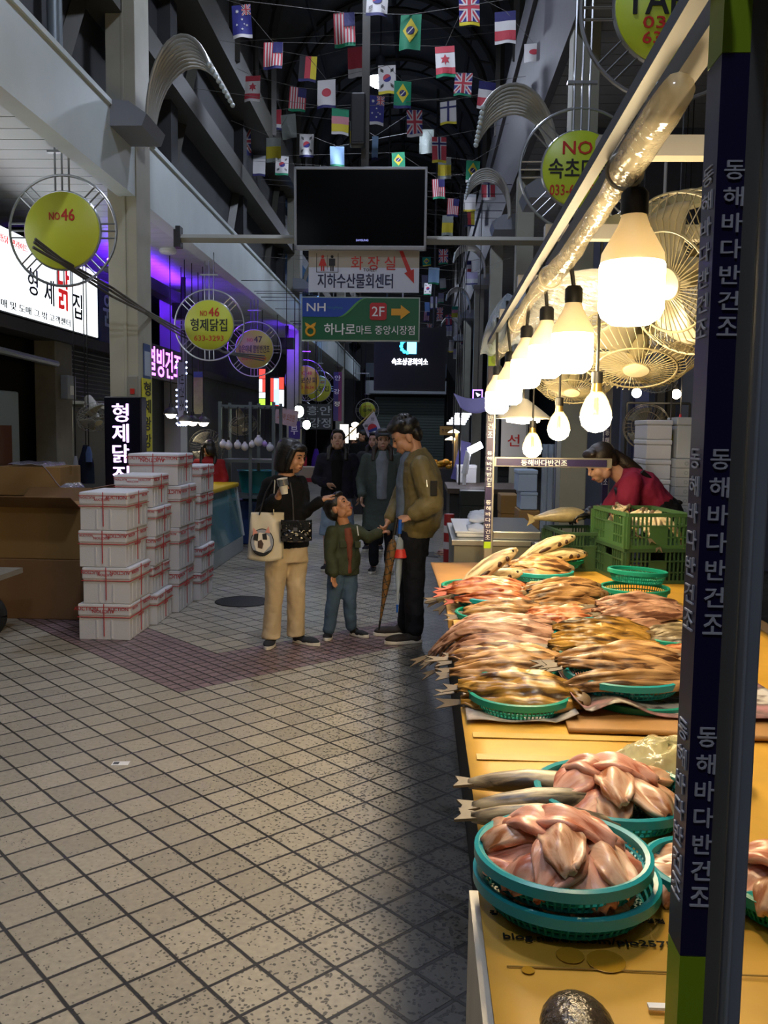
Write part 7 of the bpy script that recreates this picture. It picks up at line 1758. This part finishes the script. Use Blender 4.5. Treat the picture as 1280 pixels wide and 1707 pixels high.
# behind the vendor
swirl = mat('swirl_print', '9aa0a4', .6)
for k in range(9):
    z = aty(1125, 900, 6.9).z + .0; h = .069
    zz = .78 + k * (h + .002); o = thing('gift_box', ('topmost' if k == 8 else ORD[k].replace('nearest', 'lowest').replace('farthest', 'eighth').replace('second lowest', 'second')) + ' flat white box in the right stack behind the vendor', 'box', V((2.1, 7.0, zz)), 'flat white boxes stacked behind the vendor'); MB().bb(-.17, .25, -.2, .2, 0, h).build('carton_body', mat('white_carton', 'b4b8ba', .6), o, bevel=.004); MB().lathe([(.016, 0), (.008, .0004)], (-.09, -.2005, h / 2), 14, Matrix.Rotation(PI / 2, 3, 'X')).build('printed_swirl', swirl, o)
for k in range(6):
    zz = .8 + k * .152; foam_c = thing('foam_carton', ('topmost' if k == 5 else HT[k]) + ' shiny white foam box of the stack left of the flat boxes', 'box', V((1.83, 7.1, zz)), 'shiny white foam boxes behind the vendor'); MB().bb(-.1, .09, -.2, .2, 0, .11).build('body', foam, foam_c, bevel=.008); MB().bb(-.105, .095, -.205, .205, .11, .15).build('lid', foam, foam_c, bevel=.01)
t = thing('back_shelf', 'low pale shelf carrying the white box stacks behind the vendor', 'shelf', (2.05, 7.05, 0)); MB().bb(-.5, .5, -.3, .3, .72, .775).build('top', mat('pale_shelf', 'b0a890', .6), t)
for x in (-.45, .45):
    for y in (-.25, .25): MB().bb(x - .02, x + .02, y - .02, y + .02, 0, .72).build('leg', steel_dark, t)
fan(aty(1078, 712, 7.9), .2, (-.3, -.9, .1), 'beige round fan standing behind the vendor', None, mat('beige_fan', 'a89c84', .4), 30, 'small fans behind the vendor', stand=.0)
fan(aty(1091, 627, 7.6), .19, (-.25, -.5, -.8), 'white ceiling fan tipped down behind the vendor', 5.1, mat('white_fan', 'b4b4b0', .4), 30, 'small fans behind the vendor')
for k, (u, v) in enumerate(((1061, 655), (1127, 657))):
    p = aty(u, v, 8.2); t = thing('back_bulb', ('warm round bulb behind the vendor, left one', 'warm round bulb behind the vendor, right one near the post')[k], 'lamp', p, 'bulbs behind the vendor'); MB().sphere((0, 0, 0), .043, 18, 12).build('globe', glow('back_bulb_glow', 'ffe9c0', 26), t, True); MB().lathe([(.02, .04), (.02, .09), (0, .09)], n=10).build('socket', black_pl, t); MB().tube([(0, 0, .08), (0, 0, 5.115 - p.z)], .005, 5).build('cord', cord_m, t)
t = thing('clothes_rail', 'dark pipe frame standing behind the vendor', 'frame', (0, 8.5, 0)); xa, xb = aty(1045, 672, 8.5).x, aty(1150, 672, 8.5).x; z_ = aty(1090, 672, 8.5).z
MB().tube([(xa, 0, z_), (xb, 0, z_)], .012, 6).build('rail', steel_dark, t)
for x in (xa, xb): MB().tube([(x, 0, 0), (x, 0, z_)], .012, 6).build('upright', steel_dark, t)
for k, (u0, u1, col) in enumerate(((1040, 1052, '6c7488'), (1062, 1085, '6870a0'), (1100, 1112, '5a5448'), (1118, 1132, '4e4636'), (1140, 1175, '747884'))):
    a, b = aty(u0, 600, 10), aty(u1, 600, 10); struct(MB().bb(a.x, b.x, 10 + .02 * k, 10.1 + .02 * k, 0, 3.2).build('trim_%d' % (80 + k), mat('shop_panel_%d' % k, col, .6, noise=.1)), 'upright panel of the shop behind the vendor')
struct(MB().bb(1.6, 5.2, 10.6, 10.7, 0, 5.1).build('wall_shop', mat('shop_back', '5d6272', .7, noise=.1)), 'dim wall of the shop behind the vendor')
hung('red and dark garment hanging by the near post behind the boxes', 1134, 690, 735, 8.3, 9, mat('red_cloth', 'a8203c', .8), seed=8)
hung('yellow cloth on the box stack behind the vendor', 1117, 722, 736, 7.0, 13, mat('olive_yellow_cloth', '9a8c30', .8), 'cloth', 9)
plain_box('white_carton', 'large pale box on the stack at the near post behind the vendor', 1130, 695, 1165, 736, 6.88, .28, mat('white_carton', 'b4b8ba', .6), 'box', .78 + 9 * .071)
def curt(p, q): return V((aty(905 + 22 * p, 780, 7.85).x, 7.93 + .02 * math.sin(14 * p), 1.5 - .85 * q + .0))
o = sheet(curt, 14, 8, .003, 'plastic_curtain', film_blue); tag(o, 'strip of clear plastic hanging on the nearest right column', 'curtain')
# ================================================================== bunting of paper flags
FC = {k: mat('flag_' + k, c, .7) for k, c in dict(red='b23a46', blue='2a2c78', white='c8c6c4', yellow='c8b82c', green='12805a', black='1c1c22', pink='c08088', teal='2c8a80', navy='23235c', pale='9fa4a8', sky='8fb4d8', lilac='8a88a8').items()}
FC['clear'] = clear_film('clear_flag_film', 'c8d4cc', .5)
def R4(x0, x1, y0, y1): return [(x0, y0), (x1, y0), (x1, y1), (x0, y1)]
def disc(cx, cy, r, n=18, a0=0, a1=2 * PI): return [(cx + r * math.cos(a0 + (a1 - a0) * k / n), cy + r * .68 * math.sin(a0 + (a1 - a0) * k / n)) for k in range(n + (0 if a1 - a0 > 6.2 else 1))]
def star(cx, cy, r, n=5): return [(cx + (r if k % 2 == 0 else r * .45) * math.cos(PI / 2 + PI * k / n), cy + .68 * (r if k % 2 == 0 else r * .45) * math.sin(PI / 2 + PI * k / n)) for k in range(2 * n)]
def cross_lines(x, y, w, h, th): return [[(x - w, y - h + th), (x - w, y - h), (x - w + th, y - h), (x + w, y + h - th), (x + w, y + h), (x + w - th, y + h)], [(x - w, y + h - th), (x - w, y + h), (x - w + th, y + h), (x + w, y - h + th), (x + w, y - h), (x + w - th, y - h)]]
def uj(x0, x1, y0, y1):
    cx, cy, w, h = (x0 + x1) / 2, (y0 + y1) / 2, (x1 - x0) / 2, (y1 - y0) / 2; o = [('blue', R4(x0, x1, y0, y1))]
    o += [('white', p) for p in cross_lines(cx, cy, w, h, w * .3)] + [('red', p) for p in cross_lines(cx, cy, w, h, w * .12)]
    o += [('white', R4(cx - w * .3, cx + w * .3, y0, y1)), ('white', R4(x0, x1, cy - h * .22, cy + h * .22)), ('red', R4(cx - w * .17, cx + w * .17, y0, y1)), ('red', R4(x0, x1, cy - h * .12, cy + h * .12))]; return o
def nordic(bg, c1, c2): 
    o = [(bg, R4(-.5, .5, -.5, .5))]
    if c1: o += [(c1, R4(-.14, .14, -.5, .5)), (c1, R4(-.5, .5, .12, .3))]
    return o + [(c2, R4(-.07, .07, -.5, .5)), (c2, R4(-.5, .5, .165, .255))]
def bars(cs, vert=False): n = len(cs); return [(c, R4(-.5 + k / n, -.5 + (k + 1) / n, -.5, .5) if vert else R4(-.5, .5, .5 - (k + 1) / n, .5 - k / n)) for k, c in enumerate(cs)]
def trig(cx, cy, s): return [('black', [(cx - .09, cy + .05 * k * .8 - .014 + s * .04), (cx + .09, cy + .05 * k * .8 - .014 - s * .04), (cx + .09, cy + .05 * k * .8 + .014 - s * .04), (cx - .09, cy + .05 * k * .8 + .014 + s * .04)]) for k in (-1, 0, 1)]
DES = {
 'Korean': [('white', R4(-.5, .5, -.5, .5)), ('red', disc(0, 0, .23, 14, .5, .5 + PI)), ('blue', disc(0, 0, .23, 14, .5 + PI, .5 + 2 * PI))] + trig(-.29, .3, 1) + trig(.29, .3, -1) + trig(-.29, -.3, -1) + trig(.29, -.3, 1),
 'Japanese': [('white', R4(-.5, .5, -.5, .5)), ('red', disc(0, 0, .25))],
 'Brazilian': [('green', R4(-.5, .5, -.5, .5)), ('yellow', [(0, -.4), (.36, 0), (0, .4), (-.36, 0)]), ('navy', disc(0, 0, .2)), ('white', [(-.14, -.09), (-.1, -.11), (.14, .09), (.1, .11)])],
 'American': [('white', R4(-.5, .5, -.5, .5))] + [('red', R4(-.5 + k * 2 / 13, -.5 + (k * 2 + 1) / 13, -.5, .5)) for k in range(7)] + [('navy', R4(.0, .5, .05, .5))],
 'British': uj(-.5, .5, -.5, .5),
 'Norwegian': nordic('red', 'white', 'navy'), 'Finnish': nordic('white', None, 'navy'),
 'French': bars(('navy', 'white', 'red')), 'German': bars(('black', 'red', 'yellow'), True),
 'Canadian': [('white', R4(-.5, .5, -.5, .5)), ('red', R4(-.5, .5, .27, .5)), ('red', R4(-.5, .5, -.5, -.27)), ('red', [(0, -.2), (.05, -.06), (.2, -.1), (.14, .03), (.24, .09), (.08, .1), (0, .22), (-.08, .1), (-.24, .09), (-.14, .03), (-.2, -.1), (-.05, -.06)])],
 'Australian': [('blue', R4(-.5, .5, -.5, .5))] + [(c, [(x * .48 + .25, y * .36 + .32) for x, y in p]) for c, p in uj(-.5, .5, -.5, .5)][1:] + [('white', star(-.22, .28, .11, 7)), ('white', star(-.25, -.18, .07)), ('white', star(.25, -.2, .07)), ('white', star(.02, .0, .07)), ('white', star(.02, -.34, .07)), ('white', star(.12, -.16, .05))],
 'red and white': [('white', R4(-.5, .5, -.5, .5)), ('red', R4(-.5, .5, -.3, .5))], 'green-pink-yellow': bars(('green', 'pink', 'yellow')),
 'blank white': [('white', R4(-.5, .5, -.5, .5)), ('pale', R4(-.5, .5, .3, .5))], 'clear plastic': [('clear', R4(-.5, .5, -.5, .5))], 'clear yellowish': [('clear', R4(-.5, .5, .1, .5)), ('yellow', R4(-.5, .5, -.45, .1))],
 'silvery blank': [('sky', R4(-.5, .5, -.5, .5))], 'lilac blank': [('lilac', R4(-.5, .5, -.5, .5)), ('pale', R4(-.5, .5, -.5, -.1))]}
FL = [('Norwegian', 273, 22, 28, 45), ('Australian', 403, 36, 31, 52), ('Australian', 320, 76, 24, 26), ('Norwegian', 374, 92, 27, 40), ('red and white', 359, 152, 25, 34), ('Brazilian', 366, 195, 21, 40), ('American', 455, 93, 31, 42), ('Canadian', 421, 148, 26, 40), ('German', 513, 115, 28, 40), ('American', 496, 166, 27, 38), ('Japanese', 544, 157, 30, 45), ('red and white', 459, 200, 20, 32), ('clear plastic', 481, 211, 25, 38), ('British', 407, 238, 22, 40), ('clear yellowish', 456, 250, 24, 38), ('Korean', 470, 276, 21, 31), ('Korean', 511, 243, 23, 36), ('blank white', 432, 276, 20, 33), ('British', 432, 308, 15, 26), ('German', 482, 330, 15, 24),
 ('Korean', 629, 2, 34, 46), ('American', 574, 50, 34, 52), ('Brazilian', 684, 54, 34, 54), ('British', 782, 15, 33, 50), ('red and white', 592, 104, 24, 48), ('Canadian', 742, 103, 31, 47), ('Korean', 645, 133, 28, 45), ('Brazilian', 671, 158, 28, 41), ('British', 772, 141, 28, 36), ('Australian', 627, 184, 26, 46), ('British', 691, 206, 25, 42), ('Finnish', 747, 188, 26, 36), ('green-pink-yellow', 567, 203, 28, 41), ('clear yellowish', 588, 224, 9, 40), ('silvery blank', 562, 261, 23, 32), ('silvery blank', 625, 247, 10, 37), ('clear plastic', 711, 236, 23, 38), ('Norwegian', 732, 250, 24, 40), ('Brazilian', 664, 268, 21, 26), ('clear yellowish', 741, 280, 22, 34), ('Brazilian', 788, 286, 22, 34),
 ('French', 842, 46, 33, 50), ('green-pink-yellow', 929, 37, 33, 54), ('Japanese', 890, 88, 31, 28), ('green-pink-yellow', 897, 146, 30, 40), ('French', 811, 159, 28, 42), ('Australian', 855, 247, 22, 36), ('French', 858, 284, 20, 28), ('Norwegian', 814, 314, 22, 36), ('American', 731, 315, 20, 31), ('American', 755, 346, 19, 28), ('blank white', 783, 338, 20, 27), ('German', 782, 366, 17, 22), ('Japanese', 840, 341, 18, 24), ('Korean', 837, 368, 18, 28), ('clear yellowish', 746, 376, 18, 32), ('British', 739, 428, 15, 24), ('Brazilian', 711, 436, 14, 14), ('silvery blank', 723, 460, 18, 27), ('Korean', 713, 482, 12, 19), ('blank white', 738, 473, 10, 17), ('lilac blank', 723, 505, 11, 20), ('British', 733, 524, 10, 22), ('Norwegian', 748, 534, 10, 18), ('German', 714, 560, 11, 16), ('clear yellowish', 726, 558, 8, 15), ('British', 716, 548, 9, 16), ('French', 785, 446, 14, 22), ('Korean', 797, 443, 10, 17), ('lilac blank', 786, 464, 20, 20), ('Norwegian', 806, 477, 10, 20), ('Korean', 781, 492, 11, 16), ('Korean', 766, 553, 10, 15), ('Korean', 770, 573, 10, 16), ('lilac blank', 748, 551, 10, 18), ('blank white', 752, 577, 9, 20), ('lilac blank', 735, 497, 9, 16), ('green-pink-yellow', 758, 520, 10, 18), ('lilac blank', 760, 590, 9, 16), ('blank white', 806, 560, 9, 22), ('silvery blank', 712, 512, 8, 16), ('lilac blank', 708, 470, 10, 22), ('American', 711, 528, 9, 16)]
items = []
for k, (d, u, v, w, h) in enumerate(FL):
    y = FPX * .215 / max(w, 9.5) if w > 12 or d in ('blank white', 'lilac blank', 'Korean', 'British') else FPX * .215 / 13
    if d in ('silvery blank', 'clear yellowish') and w < 11 and v < 300: y = 12.5 + .3 * k / 40
    items.append([d, u, v, w, h, y])
bins = {}
for it in items: bins.setdefault(round(it[5] / 1.1), []).append(it)
yy = {}
for key, L in bins.items():
    for it in L: it[5] = key * 1.1 + .55
rank = {}
for it in sorted(items, key=lambda q: (-q[3], q[2])): rank.setdefault(it[0], []).append(id(it))
NM = ['largest', 'second largest', 'third largest', 'fourth largest', 'fifth largest', 'sixth largest', 'seventh largest', 'eighth largest', 'ninth largest']
R_ = random.Random(12)
_fmesh = {}
def flag_meshes(d, seed, band):
    key = (d, seed, band)
    if key in _fmesh: return _fmesh[key]
    R = random.Random(seed * 31 + 7); p1, p2, am = R.uniform(0, 6), R.uniform(0, 6), R.uniform(.05, .11)
    def bend(x, y, o): return (x, -am * math.sin(4 * x + p1 + 2 * y) * (.5 - y) - am * .6 * math.sin(7 * x + p2) * (.5 - y) - o, y - .02 * math.sin(5 * x + p1) * (.5 - y))
    base = MB().grid(lambda a, b: V(bend(a - .5, .5 - b, 0)), 10, 8); mats = []; top = MB()
    def clipx(p, s, xe):
        out = []
        for i in range(len(p)):
            a, b = p[i], p[(i + 1) % len(p)]; ia, ib = s * (a[0] - xe) >= -1e-9, s * (b[0] - xe) >= -1e-9
            if ia: out.append(a)
            if ia != ib:
                f = (xe - a[0]) / (b[0] - a[0]); out.append((xe, a[1] + f * (b[1] - a[1])))
        return out
    def clipy(p, s, ye): return [(y, x) for x, y in clipx([(q[1], q[0]) for q in p], s, ye)]
    for i, (c, p) in enumerate(DES[d][1:]):
        if c not in mats: mats.append(c)
        mi = mats.index(c)
        nx, ny = 6, 6
        for ix in range(nx):
            q = clipx(clipx(p, 1, -.5 + ix / nx), -1, -.5 + (ix + 1) / nx)
            if len(q) < 3: continue
            for iy in range(ny):
                q2 = clipy(clipy(q, 1, -.5 + iy / ny), -1, -.5 + (iy + 1) / ny)
                if len(q2) < 3: continue
                top.add([bend(x, y, .012 + .004 * i) for x, y in q2], [tuple(range(len(q2)))], mi)
    cb = DES[d][0][0]
    if d in ('French', 'German', 'green-pink-yellow'):
        pass
    bm = base.mesh('paper', [FC[cb]], True); tm = top.mesh('print', [FC[c] for c in mats]) if top.v else None
    hb = MB().grid(lambda a, b: V(bend(a - .5, -.5 - .12 * b, 0)), 10, 1).mesh('hem_band', [FC[band]], True)
    _fmesh[key] = (bm, tm, hb); return _fmesh[key]
strings = {}
for k, it in enumerate(items):
    d, u, v, w, h, y = it
    c = aty(u, v, y); W = w / FPX * y; H2 = h / FPX * y / 1.12
    r = rank[d].index(id(it)); n = len(rank[d])
    ordn = (NM[r] if r < len(NM) else 'tiniest' if r == n - 1 else '%dth largest' % (r + 1)) if n > 1 else 'only'
    lab = '%s %s paper flag in the bunting, hanging %s of the central pole' % (ordn, d, 'left' if u < 608 else 'right')
    t = thing('paper_flag', lab, 'flag', c + V((0, 0, .06 * H2)), 'paper flags of the bunting')
    band = 'clear' if d in ('clear plastic', 'clear yellowish') else ('yellow', 'white', 'navy', 'green')[(k * 7 + len(d)) % 4]
    for me in flag_meshes(d, k % 3, band):
        if me is None: continue
        o = bpy.data.objects.new(me.name.split('.')[0], me); COL.objects.link(o); o.parent = t; o.scale = (W, W * .8, H2)
    t.rotation_euler = (R_.uniform(-.06, .06), R_.uniform(-.07, .07), R_.uniform(-.25, .25) if w > 12 else 0)
    strings.setdefault(round(y, 2), []).append(t.location + V((0, 0, H2 * .5)))
for k, (y, pts) in enumerate(sorted(strings.items())):
    rows = {}
    for p in pts: rows.setdefault(round(p.z / .9), []).append(p)
    mb_all = []
    for q, L in sorted(rows.items()):
        L.sort(key=lambda p: p.x); zl = L[0].z
        path = [V((XL - .3, y, L[0].z + .25))] + L + [V((XR + .3, y, L[-1].z + .25))]
        o = MB().tube(path, .003, 4).build('bunting_string', mat('bunting_cord', '6a6a66', .7)); tag(o, 'thin cord strung across the vault carrying paper flags', 'string', 'bunting cords across the vault')
